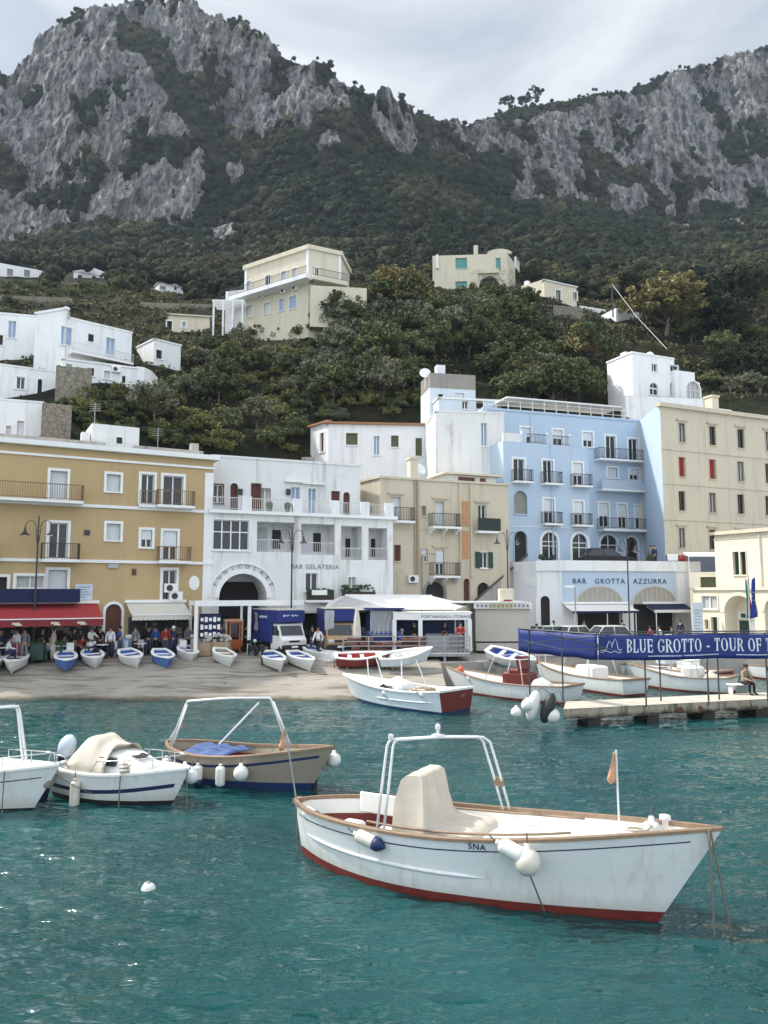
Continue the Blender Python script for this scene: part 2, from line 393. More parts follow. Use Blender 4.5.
edge = m.math('ADD', at_, m.math('MULTIPLY', m.math('SUBTRACT', m.noise(.35, detail=8, rough=.7), .5), 1.1))
msk = m.ramp(edge, [(.42, 0), (.56, 1)])
m.bump(m.math('ADD', m.noise(.45, m.pos((1, 1, .4)), detail=12, rough=.75), m.math('MINIMUM', m.math('MULTIPLY', vo.outputs['Distance'], 1.5), .25)), 1.0, 3.0)
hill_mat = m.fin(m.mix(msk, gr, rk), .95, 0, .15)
V = np.stack([TX2, TY2, TZ2], -1).reshape(-1, 3)
ii, jj = np.meshgrid(np.arange(len(cols) - 1), np.arange(NR - 1), indexing='ij'); a0 = (ii * NR + jj).ravel()
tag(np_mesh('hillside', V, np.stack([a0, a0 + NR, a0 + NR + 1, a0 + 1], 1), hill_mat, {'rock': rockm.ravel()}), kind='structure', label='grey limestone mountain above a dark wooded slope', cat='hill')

# ------------------------------------------------------------------ far wood: one mass of tree crowns and cliff bushes
def icos(n):
    import bmesh
    bm = bmesh.new(); bmesh.ops.create_icosphere(bm, subdivisions=n, radius=1); v = np.array([x.co[:] for x in bm.verts]); f = np.array([[q.index for q in p.verts] for p in bm.faces]); bm.free(); return v, f
IV2, IF2 = icos(2); IV3, IF3 = icos(3)
def blobs(P, S, seed, IV, IF, squash=.8):
    rs = np.random.RandomState(seed); nv = len(IV); n = len(P)
    th = rs.uniform(0, 6.28, n); c, s_ = np.cos(th), np.sin(th)
    B = np.empty((n, nv, 3)); B[:, :, 0] = IV[None, :, 0] * c[:, None] - IV[None, :, 1] * s_[:, None]; B[:, :, 1] = IV[None, :, 0] * s_[:, None] + IV[None, :, 1] * c[:, None]; B[:, :, 2] = IV[None, :, 2] * squash
    B *= (S * rs.uniform(.8, 1.2, n))[:, None, None]
    W = B + P[:, None, :]
    k = 1 / np.maximum(S, .3)[:, None]
    d = 1 + .62 * fbm(W[..., 0] * 1.5 * k, W[..., 1] * 1.5 * k, W[..., 2] * 1.5 * k, 3, .6)
    W = P[:, None, :] + B * d[..., None]
    F_ = (IF[None] + (np.arange(n) * nv)[:, None, None]).reshape(-1, 3)
    return W.reshape(-1, 3), F_, np.repeat(rs.uniform(0, 1, n), nv)
def foliage_mat(name, dark, mid, light, sc=.5, leaf=1.6, leafd=.5):
    t = NT(name); v = t.n('ShaderNodeAttribute', attribute_name='tint').outputs['Fac']
    c = t.ramp(v, [(.05, dark), (.55, mid), (.97, light)])
    c = t.mix(t.ramp(t.noise(leaf, detail=6, rough=.7), [(.36, .75), (.62, 0)]), c, sc3(dark, .55))
    t.bump(t.noise(leaf * 1.3, detail=7, rough=.75), 1.0, leafd)
    return t.fin(c, .9, 0, .1)
far_leaf = foliage_mat('far_leaves', (.024, .034, .021), (.047, .059, .031), (.115, .108, .052))
rs = np.random.RandomState(5); NB = 28000
cell = np.sqrt((np.diff(TX2[:, :-1], axis=0) ** 2)[:, :] + 0)                      # width of a cell
cw = np.abs(np.diff(TX2, axis=0))[:, :-1]; ch = np.sqrt(np.diff(TY2, axis=1) ** 2 + np.diff(TZ2, axis=1) ** 2)[:-1]
vis = (TY[:-1, :-1] > 143) & (tt[None, :-1] < tk[-3] + .02)
wgt = cw * ch * vis * np.where(rockm[:-1, :-1] > .35, .014, 1.0) * np.clip(300 / TY[:-1, :-1], .7, 2.4) ** 2 * ((cols[:-1, None] > -170) & (cols[:-1, None] < 930))
wf = (wgt / wgt.sum()).ravel(); pick = rs.choice(len(wf), NB, p=wf)
pi_, pj = pick // (NR - 1), pick % (NR - 1)
P = np.stack([TX2[pi_, pj], TY2[pi_, pj], TZ2[pi_, pj]], 1) + rs.normal(0, .8, (NB, 3))
onrock = rockm[pi_, pj] > .45
S = np.where(onrock, rs.uniform(.5, 1.3, NB), rs.uniform(1.0, 2.6, NB)) * np.interp(P[:, 1], [143, 180, 330, 500], [.6, .8, 1.0, 1.05])
S *= np.clip((tk[-3] - tt[pj]) * 12, .55, 1)
S *= np.where(rs.uniform(size=NB) < .12, 1.4, 1)
P[:, 2] += np.where(onrock, .1, .45) * S
_fx, _fy = sight(P[:, 0], P[:, 1], P[:, 2])
for a_, b_, c_, d_ in ((-30, 46, 258, 292), (56, 113, 264, 292), (145, 188, 276, 306)): S = np.where((_fx > a_) & (_fx < b_) & (_fy > c_ + 3) & (_fy < d_) & (P[:, 1] < 215), .02, S)
W1, F1, T1 = blobs(P, S * .84, 2, IV2, IF2, .85)
patch = np.repeat(np.clip(fbm(P[:, 0] * .022, P[:, 1] * .022, P[:, 2] * .022, 4) * 1.1 + .05, -.25, .45), len(IV2))
K = 30; n = NB * K; dq = rs.normal(size=(n, 3)); dq[:, 2] = np.abs(dq[:, 2]) * .9 - .25; dq /= np.linalg.norm(dq, axis=1)[:, None]; Sr = np.repeat(S, K)
pc = np.repeat(P, K, 0) + dq * (Sr * rs.uniform(.62, 1.12, n) * (1 + .25 * np.sin(5 * np.arctan2(dq[:, 1], dq[:, 0]) + np.repeat(rs.uniform(0, 6, NB), K))))[:, None] * np.array([1, 1, .9])
nr = dq + rs.normal(0, .55, (n, 3)); nr /= np.linalg.norm(nr, axis=1)[:, None]; ta = np.cross(nr, rs.normal(size=(n, 3))); ta /= np.linalg.norm(ta, axis=1)[:, None]; tb = np.cross(nr, ta); sz = (Sr * rs.uniform(.14, .30, n))[:, None]
CV = np.stack([pc - ta * sz, pc + tb * sz * .7, pc + ta * sz, pc - tb * sz * .7], 1).reshape(-1, 3); tv = np.clip(T1 * .55 + .08 + patch, 0, 1); tcard = np.clip(np.repeat(tv[::len(IV2)], K) + rs.normal(0, .12, n), 0, 1)
quads = np.arange(n * 4).reshape(-1, 4)
tag(np_mesh('mountain_forest', np.concatenate([W1, CV]), np.concatenate([F1, quads[:, :3] + len(W1), quads[:, [0, 2, 3]] + len(W1)]), far_leaf, {'tint': np.concatenate([tv, np.repeat(tcard, 4)])}, smooth=False), kind='stuff', label='dark evergreen wood covering the slope under the cliffs', cat='forest')
# ------------------------------------------------------------------ building kit
def terrY(px, py):
    i = int(np.clip(np.searchsorted(cols, px), 0, len(cols) - 1)); return float(np.interp(-py, -cP[i], cY[i]))
def terrZ(x, y):
    p, _ = sight(x, y, 20.0); i = int(np.clip(np.searchsorted(cols, p), 0, len(cols) - 1))
    return float(np.interp(y, TY2[i], TZ2[i]))
WHITE = plaster('white_lime_wash', (.80, .81, .82), .38); WHITE2 = plaster('old_white_plaster', (.75, .75, .74), .65)
YELLOW = plaster('ochre_plaster', (.49, .355, .19), .34, (.30, .2, .1), .09); CREAM = plaster('cream_plaster', (.60, .54, .42), .4)
CREAM2 = plaster('pale_beige_plaster', (.60, .53, .41), .42); BLUE = plaster('pale_blue_plaster', (.47, .575, .70), .3, (.36, .42, .48), .08); PALEBL = plaster('very_pale_blue_plaster', (.64, .71, .78), .2); IVORY = plaster('ivory_plaster', (.76, .71, .58), .12)
VILLA = plaster('warm_cream_plaster', (.66, .60, .47), .3); STONE = plaster('grey_stone', (.30, .28, .25), .6, (.1, .09, .08), .25)
TRIM = mat('white_trim', (.82, .82, .81), .7, var=.05); BLIND = mat('white_roller_blind', (.66, .69, .72), .5, var=.05)
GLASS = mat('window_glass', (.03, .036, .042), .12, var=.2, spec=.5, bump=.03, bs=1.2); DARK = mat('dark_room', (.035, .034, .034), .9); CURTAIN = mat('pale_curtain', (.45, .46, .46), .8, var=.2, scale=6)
BROWN = mat('brown_wood', (.13, .045, .03), .6, var=.2); GREEN = mat('dark_green_paint', (.02, .06, .045), .5); OLIVE = mat('olive_shutter', (.11, .125, .06), .6); REDSH = mat('red_shutter', (.30, .025, .02), .6)
TEAL = mat('turquoise_shutter', (.12, .36, .33), .6); BLUEDOOR = mat('blue_door', (.30, .42, .62), .5); SHUTG = mat('grey_shutter', (.3, .29, .25), .6)
IRON = mat('dark_iron', (.05, .05, .052), .5, .3, bump=.05); RUSTIRON = mat('rusty_railing', (.22, .14, .08), .7); GREYMET = mat('grey_metal', (.35, .36, .37), .4, .6)
TILE = mat('clay_tile', (.34, .17, .09), .85, var=.25, scale=5); STAINED = plaster('stained_parapet', (.42, .40, .36), .8, (.09, .085, .075), .25)
_t = NT('rubble_stone'); _v = _t.n('ShaderNodeTexVoronoi'); _v.inputs['Scale'].default_value = 2.2; _t.l(_t.geo.outputs['Position'], _v.inputs['Vector']); _e = _t.n('ShaderNodeTexVoronoi', feature='DISTANCE_TO_EDGE'); _e.inputs['Scale'].default_value = 2.2; _t.l(_t.geo.outputs['Position'], _e.inputs['Vector'])
_c = _t.mix(_v.outputs['Distance'], (.24, .21, .17), (.12, .105, .085)); _c = _t.mix(_t.noise(.6, detail=6), _c, (.30, .27, .22)); _c = _t.mix(_t.ramp(_e.outputs['Distance'], [(0, .8), (.06, 0)]), _c, (.05, .045, .035)); _t.bump(_e.outputs['Distance'], .7, .1); RUBBLE = _t.fin(_c, .9, 0, .2)
class Bld:
    def __init__(s, name, label, cat, pts, z0, z1, wall=WHITE, roof=None, group=None, open_top=True):
        s.pts = [Vector(p) for p in pts]; s.z0, s.z1, s.wallm = z0, z1, wall; s.holes = {}; s.extra = MB()
        s.off = Vector((s.pts[0].x, s.pts[0].y, z0)); s.root = empty(name, s.off, 0, label, cat, group); s.depth = .22; s.roofm = roof or STAINED; s.lo = .35 if open_top else 0.0
    def fr(s, i):
        A, B = s.pts[i], s.pts[(i + 1) % len(s.pts)]; u = (B - A); L = u.length; u = u / L; return A, u, Vector((u.y, -u.x)), L
    def px(s, i, x, y):
        A, u, n, L = s.fr(i); d = ray(x, y); k = (A.dot(n)) / (d.x * n.x + d.y * n.y); P = d * k; return (Vector((P.x, P.y)) - A).dot(u), H + P.z
    def P(s, i, a, z, d=0.0):
        A, u, n, L = s.fr(i); q = A + u * a + n * d; return Vector((q.x, q.y, z))
    def boxf(s, mb, i, a0, a1, z0, z1, d0, d1, mi=0):
        mb.prism([s.P(i, a0, z0, d1), s.P(i, a1, z0, d1), s.P(i, a1, z1, d1), s.P(i, a0, z1, d1)], s.P(i, a0, z0, d0) - s.P(i, a0, z0, d1), mi)
    def add(s, name, mb, m, parent=None, smooth=False, ang=None): return mb.build(name, m, parent or s.root, s.off, smooth, ang)
    def rect(s, i, x0, y0, x1, y1):
        xm, ym = (x0 + x1) / 2, (y0 + y1) / 2; a0 = s.px(i, x0, ym)[0]; a1 = s.px(i, x1, ym)[0]; zt = s.px(i, xm, y0)[1]; zb = s.px(i, xm, y1)[1]; return a0, a1, zb, zt
    def hole(s, i, r, arch=False, depth=None): s.holes.setdefault(i, []).append((*r, arch, depth or s.depth))
    def win(s, i, x0, y0, x1, y1, kind='glass', sur=.16, arch=False, name=None, surm=None, lintel=False, depth=None, clip=None, cols_=2, fm=None, sill=True):
        r = s.rect(i, x0, y0, x1, y1)
        if clip is not None: r = (r[0], r[1], max(r[2], clip), r[3])
        a0, a1, zb, zt = r; s.hole(i, r, arch, depth); D = depth or s.depth; w = a1 - a0
        top = [(a0, zt), (a1, zt)]
        if arch:
            rr = w / 2; zc = zt - rr; am = (a0 + a1) / 2; top = [(am - rr * math.cos(q), zc + rr * math.sin(q)) for q in [math.pi * k / 10 for k in range(11)]]
        mb = MB()
        if sur:      # raised surround
            inner = [(a0, zb)] + top + [(a1, zb)]; am = (a0 + a1) / 2; zc = (zt - w / 2) if arch else None
            outer = []
            for (a, z) in inner:
                if arch and z > zc + .001:
                    k = 1 + sur / (w / 2); outer.append((am + (a - am) * k, zc + (z - zc) * k))
                else:
                    outer.append((a - sur if a < am else a + sur, z + (sur if z > zb + .01 and not arch else 0)))
            pr = .05
            for k in range(len(inner) - 1):
                p, q, o1, o2 = inner[k], inner[k + 1], outer[k], outer[k + 1]
                mb.prism([s.P(i, *o1, pr), s.P(i, *p, pr), s.P(i, *q, pr), s.P(i, *o2, pr)], s.P(i, *p, -.01) - s.P(i, *p, pr))
            if sill: s.boxf(mb, i, a0 - sur, a1 + sur, zb - .09, zb, -.02, .1)
        else: s.boxf(mb, i, a0 - .05, a1 + .05, zb - .07, zb, -.02, .08)
        if lintel: s.boxf(mb, i, a0 - .3, a1 + .3, zt + .22, zt + .34, -.02, .16); s.boxf(mb, i, a0 - .22, a1 + .22, zt + .14, zt + .22, -.02, .1)
        door = name == 'door'
        W = s.add(name or 'window', mb, surm or TRIM)
        fb = MB(); t = .06; d0, d1 = -D + .05, -D + .1
        pane = {'glass': GLASS, 'closed': BLIND, 'dark': DARK, 'half': GLASS, 'brown': BROWN, 'red': REDSH, 'green': GREEN, 'olive': OLIVE, 'teal': TEAL, 'blue': BLUEDOOR, 'curtain': CURTAIN, 'grid': GLASS, 'lattice': BROWN, 'grey': SHUTG}[kind]
        if kind in ('glass', 'half', 'grid', 'curtain', 'blue'):
            s.boxf(fb, i, a0 + .005, a0 + t, zb + .005, zt - .005, d0, d1); s.boxf(fb, i, a1 - t, a1 - .005, zb + .005, zt - .005, d0, d1); s.boxf(fb, i, a0 + t, a1 - t, zb + .005, zb + t, d0, d1)
            if not arch: s.boxf(fb, i, a0 + t, a1 - t, zt - t, zt - .005, d0, d1)
            n = cols_ if kind != 'grid' else max(cols_, 2)
            for k in range(1, n): c = a0 + w * k / n; s.boxf(fb, i, c - .04, c + .04, zb + t, zt - t, d0, d1)
            if kind == 'grid': zc = zb + (zt - zb) * .6; s.boxf(fb, i, a0 + t, a1 - t, zc - .035, zc + .035, d0, d1 - .004)
            if arch: s.boxf(fb, i, a0 + t, a1 - t, zt - w / 2 - .05, zt - w / 2 + .02, d0, d1 - .004)
            s.add('frame', fb, fm or TRIM, W)
        pb = MB(); s.boxf(pb, i, a0 - .02, a1 + .02, zb - .02, zt + .02, -D - .06, -D + .01)
        if kind in ('closed', 'brown', 'red', 'green', 'olive', 'teal', 'grey'):           # slats stand proud
            n = int((zt - zb) / .11)
            for k in range(n): z = zb + (k + .5) * (zt - zb) / n; s.boxf(pb, i, a0 + .03, a1 - .03, z - .035, z + .03, -D + .01, -D + .028)
        s.add('pane' if pane in (GLASS, DARK, CURTAIN) else 'shutter', pb, pane, W)
        if kind == 'half':
            hb = MB(); zc = zb + (zt - zb) * .45; s.boxf(hb, i, a0 + .03, a1 - .03, zc, zt - .01, -D + .12, -D + .15); s.add('roller_blind', hb, BLIND, W)
        return W
    def side_shutters(s, i, W, x0, y0, x1, y1, m, w=.42):
        a0, a1, zb, zt = s.rect(i, x0, y0, x1, y1)
        for c in (a0 - w / 2 - .02, a1 + w / 2 + .02):
            mb = MB(); s.boxf(mb, i, c - w / 2, c + w / 2, zb, zt, .055, .10)
            for k in range(int((zt - zb) / .12)): z = zb + .06 + k * .12; s.boxf(mb, i, c - w / 2 + .05, c + w / 2 - .05, z, z + .06, .10, .115)
            s.add('shutter', mb, m, W)
    def balcony(s, i, x0, x1, y, depth=.9, rail=1.0, slab=TRIM, rm=IRON, solid=None, th=.16, brackets=False, ym=None):
        xm = (x0 + x1) / 2; a0 = s.px(i, x0, y)[0]; a1 = s.px(i, x1, y)[0]; z = s.px(i, xm, y)[1]
        mb = MB(); s.boxf(mb, i, a0, a1, z - th, z, -.03, depth)
        if brackets:
            n = max(2, int((a1 - a0) / 1.6))
            for k in range(n + 1):
                c = a0 + .12 + (a1 - a0 - .24) * k / n; mb.prism([s.P(i, c - .07, z - th, .01), s.P(i, c - .07, z - th, depth * .9), s.P(i, c - .07, z - th - .1, depth * .9), s.P(i, c - .07, z - th - .5, .01)], s.P(i, .14, 0) - s.P(i, 0, 0))
        b = s.add('balcony', mb, slab); s.rail(i, a0 + .03, a1 - .03, z, depth - .05, rail, rm, b, True, solid); return b
    def rail(s, i, a0, a1, z, d, h, m, parent, returns=True, solid=None, dz=0, step=.13, name='railing'):
        mb = MB()
        if solid: s.boxf(mb, i, a0, a1, z, z + h, d - .08, d); m = solid
        else:
            def run(A, B):
                v = B - A; L = v.length; n = max(1, int(L / step)); rz = math.atan2(v.y, v.x); c = (A + B) / 2
                mb.box((c.x, c.y, z + h - .025), (L, .05, .05), rz); mb.box((c.x, c.y, z + .1), (L, .03, .03), rz)
                for k in range(n + 1):
                    q = A + v * (k / n); mb.box((q.x, q.y, z + h / 2 - .02), (.022, .022, h - .08), rz)
            f = lambda a, dd: s.P(i, a, 0, dd)
            run(f(a0, d), f(a1, d))
            if returns and d > .3: run(f(a0, .05), f(a0, d)); run(f(a1, .05), f(a1, d))
        return s.add(name, mb, m, parent)
    def band(s, i, y, h=.18, pr=.12, x=None, m=None, name='string_course', a0=None, a1=None):
        A, u, n, L = s.fr(i)
        if x is None: q, _ = sight(A.x + u.x * L / 2, A.y + u.y * L / 2, s.z0 + 3); x = q
        z = s.px(i, x, y)[1]; mb = MB(); s.boxf(mb, i, (-pr if a0 is None else a0), (L + pr if a1 is None else a1), z - h / 2, z + h / 2, -.02, pr); return s.add(name, mb, m or TRIM)
    def corn(s, h=.22, pr=.18, m=None, edges=None, z=None, name='cornice'):
        mb = MB(); z = s.z1 if z is None else z
        for i in (edges if edges is not None else range(len(s.pts))):
            A, u, n, L = s.fr(i); k = .004 * (i % 3); s.boxf(mb, i, -pr + k, L + pr - k, z - h + k, z + .05 + k, -.28, pr - k)
        return s.add(name, mb, m or TRIM)
    def done(s, skip=()):
        mb = s.extra; n = len(s.pts)
        for i in range(n):
            if i in skip: continue
            A, u, nn, L = s.fr(i); hs = s.holes.get(i, [])
            xs = sorted({0.0, L} | {min(max(h[k], 0), L) for h in hs for k in (0, 1)}); zs = sorted({s.z0, s.z1} | {min(max(h[k], s.z0), s.z1) for h in hs for k in (2, 3)})
            for a in range(len(xs) - 1):
                for b in range(len(zs) - 1):
                    if xs[a + 1] - xs[a] < 1e-5 or zs[b + 1] - zs[b] < 1e-5: continue
                    ca, cz = (xs[a] + xs[a + 1]) / 2, (zs[b] + zs[b + 1]) / 2
                    if any(h[0] < ca < h[1] and h[2] < cz < h[3] for h in hs): continue
                    mb.quad(s.P(i, xs[a], zs[b]), s.P(i, xs[a + 1], zs[b]), s.P(i, xs[a + 1], zs[b + 1]), s.P(i, xs[a], zs[b + 1]))
            for (a0, a1, zb, zt, arch, D) in hs:
                g = lambda a, z, d=0: s.P(i, a, z, d)
                zt_ = zt
                if arch:
                    rr = (a1 - a0) / 2; zc = zt - rr; am = (a0 + a1) / 2
                    pts = [(am - rr * math.cos(q), zc + rr * math.sin(q)) for q in [math.pi * k / 16 for k in range(17)]]
                    for k in range(16):
                        c = (a0, zt) if k < 8 else (a1, zt)
                        mb.add([g(*c), g(*pts[k]), g(*pts[k + 1])], [(0, 1, 2)])
                        mb.quad(g(*pts[k]), g(*pts[k], -D), g(*pts[k + 1], -D), g(*pts[k + 1]))
                    zt_ = zc
                else: mb.quad(g(a0, zt), g(a1, zt), g(a1, zt, -D), g(a0, zt, -D))
                mb.quad(g(a0, zb), g(a0, zt_), g(a0, zt_, -D), g(a0, zb, -D)); mb.quad(g(a1, zt_), g(a1, zb), g(a1, zb, -D), g(a1, zt_, -D)); mb.quad(g(a1, zb), g(a0, zb), g(a0, zb, -D), g(a1, zb, -D))
        s.add('wall', mb, s.wallm)
        rb = MB(); c = sum(s.pts, Vector((0, 0))) / n; zr = s.z1 - s.lo
        rb.add([(p.x * .998 + c.x * .002, p.y * .998 + c.y * .002, zr) for p in s.pts], [tuple(range(n))])
        if s.lo:       # inner faces of the parapet
            for i in range(n):
                p, q = s.pts[i], s.pts[(i + 1) % n]; p2 = p + (c - p).normalized() * .35; q2 = q + (c - q).normalized() * .35
                rb.quad((q2.x, q2.y, zr), (p2.x, p2.y, zr), (p2.x, p2.y, s.z1 + .004), (q2.x, q2.y, s.z1 + .004)); rb.quad((p.x, p.y, s.z1 + .004), (q.x, q.y, s.z1 + .004), (q2.x, q2.y, s.z1 + .004), (p2.x, p2.y, s.z1 + .004))
        s.add('roof', rb, s.roofm); return s
def foot(x0, Y0, x1, Y1, depth, bw=None):
    A, B = xy(x0, Y0), xy(x1, Y1); u = (B - A).normalized(); n = Vector((-u.y, u.x)); return [A, B, B + n * depth, A + n * depth]
def topz(pts, i, x, y):
    A, B = pts[i], pts[i + 1]; u = (B - A).normalized(); n = Vector((u.y, -u.x)); d = ray(x, y); k = A.dot(n) / (d.x * n.x + d.y * n.y); return H + d.z * k
def text(s, size, m, name, parent, off, M, ext=.02, align='CENTER', sx=1.0, space=1.0):
    cu = bpy.data.curves.new(name, 'FONT'); cu.body = s; cu.size = size; cu.align_x = align; cu.align_y = 'CENTER'; cu.extrude = ext; cu.space_character = space; cu.resolution_u = 3
    o = bpy.data.objects.new(name, cu); COL.objects.link(o); bpy.context.view_layer.update()
    me = bpy.data.meshes.new_from_object(o.evaluated_get(bpy.context.evaluated_depsgraph_get())); bpy.data.objects.remove(o); bpy.data.curves.remove(cu)
    mb = MB(); mb.T = M @ Matrix.Diagonal((sx, 1, 1, 1)); mb.add([v.co for v in me.vertices], [tuple(p.vertices) for p in me.polygons]); bpy.data.meshes.remove(me)
    return mb.build(name, m, parent, off)
def face_M(P, u, n):
    u3 = Vector((u.x, u.y, 0)); n3 = Vector((n.x, n.y, 0)); z = Vector((0, 0, 1)); M = Matrix((u3, z, n3)).transposed().to_4x4(); M.translation = P; return M
def aircon(b, i, x, y, parent=None):
    a, z = b.px(i, x, y); mb = MB(); b.boxf(mb, i, a - .4, a + .4, z - .28, z + .28, .04, .34); o = b.add('air_conditioner', mb, TRIM)
    fb = MB(); fb.lathe([(.2, 0), (.2, .015)], c=(0, 0, 0), n=14); M = face_M(b.P(i, a - .1, z, .345), b.fr(i)[1], b.fr(i)[2]); fb.v = [tuple(M @ Vector(p)) for p in fb.v]; b.add('fan_grille', fb, IRON, o)
# ------------------------------------------------------------------ waterfront buildings
# 1 ochre building
f = foot(-75, 42.3, 210.5, 50.0, 9.5); b = Bld('apartment_building', 'ochre yellow three storey building with white bands above the red awning', 'building', f, .9, topz(f, 0, 100, 447), YELLOW)
for a in [(50,471,67,498,'closed'),(106.6,474.4,120.3,491.6,'closed'),(106.6,523.7,120.3,540.3,'closed'),(141,530,152,547.5,'half'),(16,576,44,588.5,'curtain'),(48,570,67,593,'closed'),(-6,577,7,589,'dark'),(162.5,570,176,600,'glass')]: b.win(0, *a)
for a in [(141,474.4,154,503.5,'glass'),(163,476,183,505.5,'glass'),(48.7,523,67.3,558.5,'glass'),(162.8,531,177,560,'half')]: b.win(0, *a, name='door')
b.win(0, 105, 604, 121, 652, 'brown', arch=True, name='door')
b.balcony(0, -60, 81.7, 499, .95, rail=.95, rm=RUSTIRON); b.balcony(0, 155, 192, 506.3, .8, rail=.95, rm=RUSTIRON); b.balcony(0, 138.5, 154.8, 505, .3, rail=.9, rm=RUSTIRON); b.balcony(0, 40, 78, 559.8, .9, rail=.95, rm=IRON); b.balcony(0, 156, 188, 561.3, .85, rail=.9, rm=RUSTIRON)
b.balcony(0, -60, -2, 559, .9, rm=RUSTIRON)
b.band(0, 505.3); b.band(0, 561); b.band(0, 458, .14, .1); b.corn(.25, .35, edges=[0, 1, 3])
mb = MB(); b.boxf(mb, 0, b.fr(0)[3] - .55, b.fr(0)[3] + .02, 1, b.z1 - 1.1, -.02, .06); loose(mb, 'quoin', TRIM, b.root, b.off)
mb = MB(); a, z = b.px(0, 87, 532.6); b.boxf(mb, 0, a - .16, a + .16, z - .16, z + .16, .0, .06); b.add('vent', mb, IRON)
mb = MB(); a, z = b.px(0, 113, 566); b.boxf(mb, 0, a - .3, a + .3, z - .14, z + .14, .0, .1); b.add('vent', mb, GREYMET)
mb = MB(); a, z = b.px(0, 194, 583); mb.lathe([(.40, 0), (.40, .05), (.34, .06)], n=24); M = face_M(b.P(0, a, z, 0), b.fr(0)[1], b.fr(0)[2]) @ Matrix.Diagonal((.85, 1.15, 1, 1)); mb.v = [tuple(M @ Vector(p)) for p in mb.v]; o = b.add('sign', mb, TRIM); o['label'] = 'white oval plaque'
mb = MB(); a, z = b.px(0, 134, 572); b.boxf(mb, 0, a - .13, a + .13, z - .2, z + .2, 0, .05); b.add('plaque', mb, BROWN)
mb = MB(); b.boxf(mb, 0, *b.rect(0, 75, 584, 92.5, 600)[:2], *b.rect(0, 75, 584, 92.5, 600)[2:], 0, .06); o = b.add('notice_board', mb, mat('pale_blue_board', (.55, .62, .68), .5))
tb = MB(); r = b.rect(0, 77, 586, 90, 598)
for k in range(5): z = r[3] - (k + .5) * (r[3] - r[2]) / 5; b.boxf(tb, 0, r[0] + .05 * (k % 2), r[1] - .12 * ((k * 2) % 3), z - .025, z + .025, .06, .064)
b.add('lettering', tb, mat('blue_ink', (.2, .3, .45), .6), o)
aircon(b, 0, 170, 588); aircon(b, 0, 175, 596)
L0 = b.fr(0)[3]; mb = MB()   # stained parapet and roof hut
for a0, a1 in ((-2, L0 - 6.6), (L0 - 4.9, L0 - .4)): b.boxf(mb, 0, a0, a1, b.z1 + .06, b.z1 + .5, -1.3, -1.05)
b.boxf(mb, 0, L0 - 1.2, L0 - .7, b.z1 + .06, b.z1 + 1.0, -1.6, -1.1); b.add('parapet', mb, STAINED)
mb = MB(); a0 = L0 - 7.4; b.boxf(mb, 0, a0, a0 + 2.9, b.z1 - .3, b.z1 + 1.75, -4.2, -1.5); h = b.add('roof_hut', mb, WHITE2); mb = MB(); b.boxf(mb, 0, a0 + 1.5, a0 + 1.85, b.z1 + .6, b.z1 + 1.0, -1.52, -1.48); b.add('window', mb, DARK, h)
mb = MB(); b.boxf(mb, 0, a0 - .55, a0 - .05, b.z1 - .3, b.z1 + 1.2, -2.4, -1.8); b.add('chimney', mb, WHITE2)
mb = MB()
for a, hh in ((L0 - 3.2, 2.0), (L0 - 5.2, 1.4), (a0 + .2, 3.2)):
    p = b.P(0, a, b.z1, -2); mb.tube([p, p + Vector((0, 0, hh))], .025)
    for k in range(4): q = p + Vector((0, 0, hh - .1 - .14 * k)); mb.tube([q - Vector((.35, 0, 0)), q + Vector((.35, 0, 0))], .012, 4)
b.add('aerial', mb, GREYMET)
b.done()

# 2 white building over the funicular arch
f = foot(208, 49.9, 393, 54.9, 3.2); zt = topz(f, 0, 300, 514.5)
b = Bld('arcaded_building', 'white building with a big lettered arch, loggias and a balcony walk', 'building', f, .9, zt, WHITE2)
b.win(0, 213, 520, 249, 550, 'grid', cols_=4, sur=.1)
a0, a1, zb_, zt_ = b.rect(0, 218.6, 573.6, 266.5, 652); am = (a0 + a1) / 2; r0 = (a1 - a0) / 2; zc = zt_ - r0; b.hole(0, (a0, a1, .95, zt_), True, 2.4)
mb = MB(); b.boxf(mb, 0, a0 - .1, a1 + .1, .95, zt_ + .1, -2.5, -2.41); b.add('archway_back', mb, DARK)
mb = MB()
for k in range(24):          # raised ring with the lettering
    q0, q1 = math.pi * k / 24, math.pi * (k + 1) / 24; g = lambda q, r_, d: b.P(0, am - r_ * math.cos(q), zc + r_ * math.sin(q), d)
    for ra, rb_, pr in ((r0, r0 + .30, .07), (r0 + .62, r0 + .72, .14)): mb.prism([g(q0, ra, pr), g(q0, rb_, pr), g(q1, rb_, pr), g(q1, ra, pr)], b.fr(0)[2].to_3d() * -(pr + .01))
arch_ring = b.add('arch_ring', mb, TRIM)
INK = mat('faded_grey_paint', (.22, .23, .25), .8)
word = 'FUNICOLARE'; u_, n_ = b.fr(0)[1], b.fr(0)[2]
for k, ch in enumerate(word):
    q = math.pi * (.14 + .72 * k / (len(word) - 1)); P_ = b.P(0, am - (r0 + .46) * math.cos(q), zc + (r0 + .46) * math.sin(q), .012)
    text(ch, .36, INK, 'letter', arch_ring, b.off, face_M(P_, u_, n_) @ Matrix.Rotation(math.pi / 2 - q, 4, 'Z'))
a, z = b.px(0, 315, 567); text('BAR GELATERIA', .44, INK, 'lettering', b.root, b.off, face_M(b.P(0, a, z, .012), u_, n_), space=1.12)
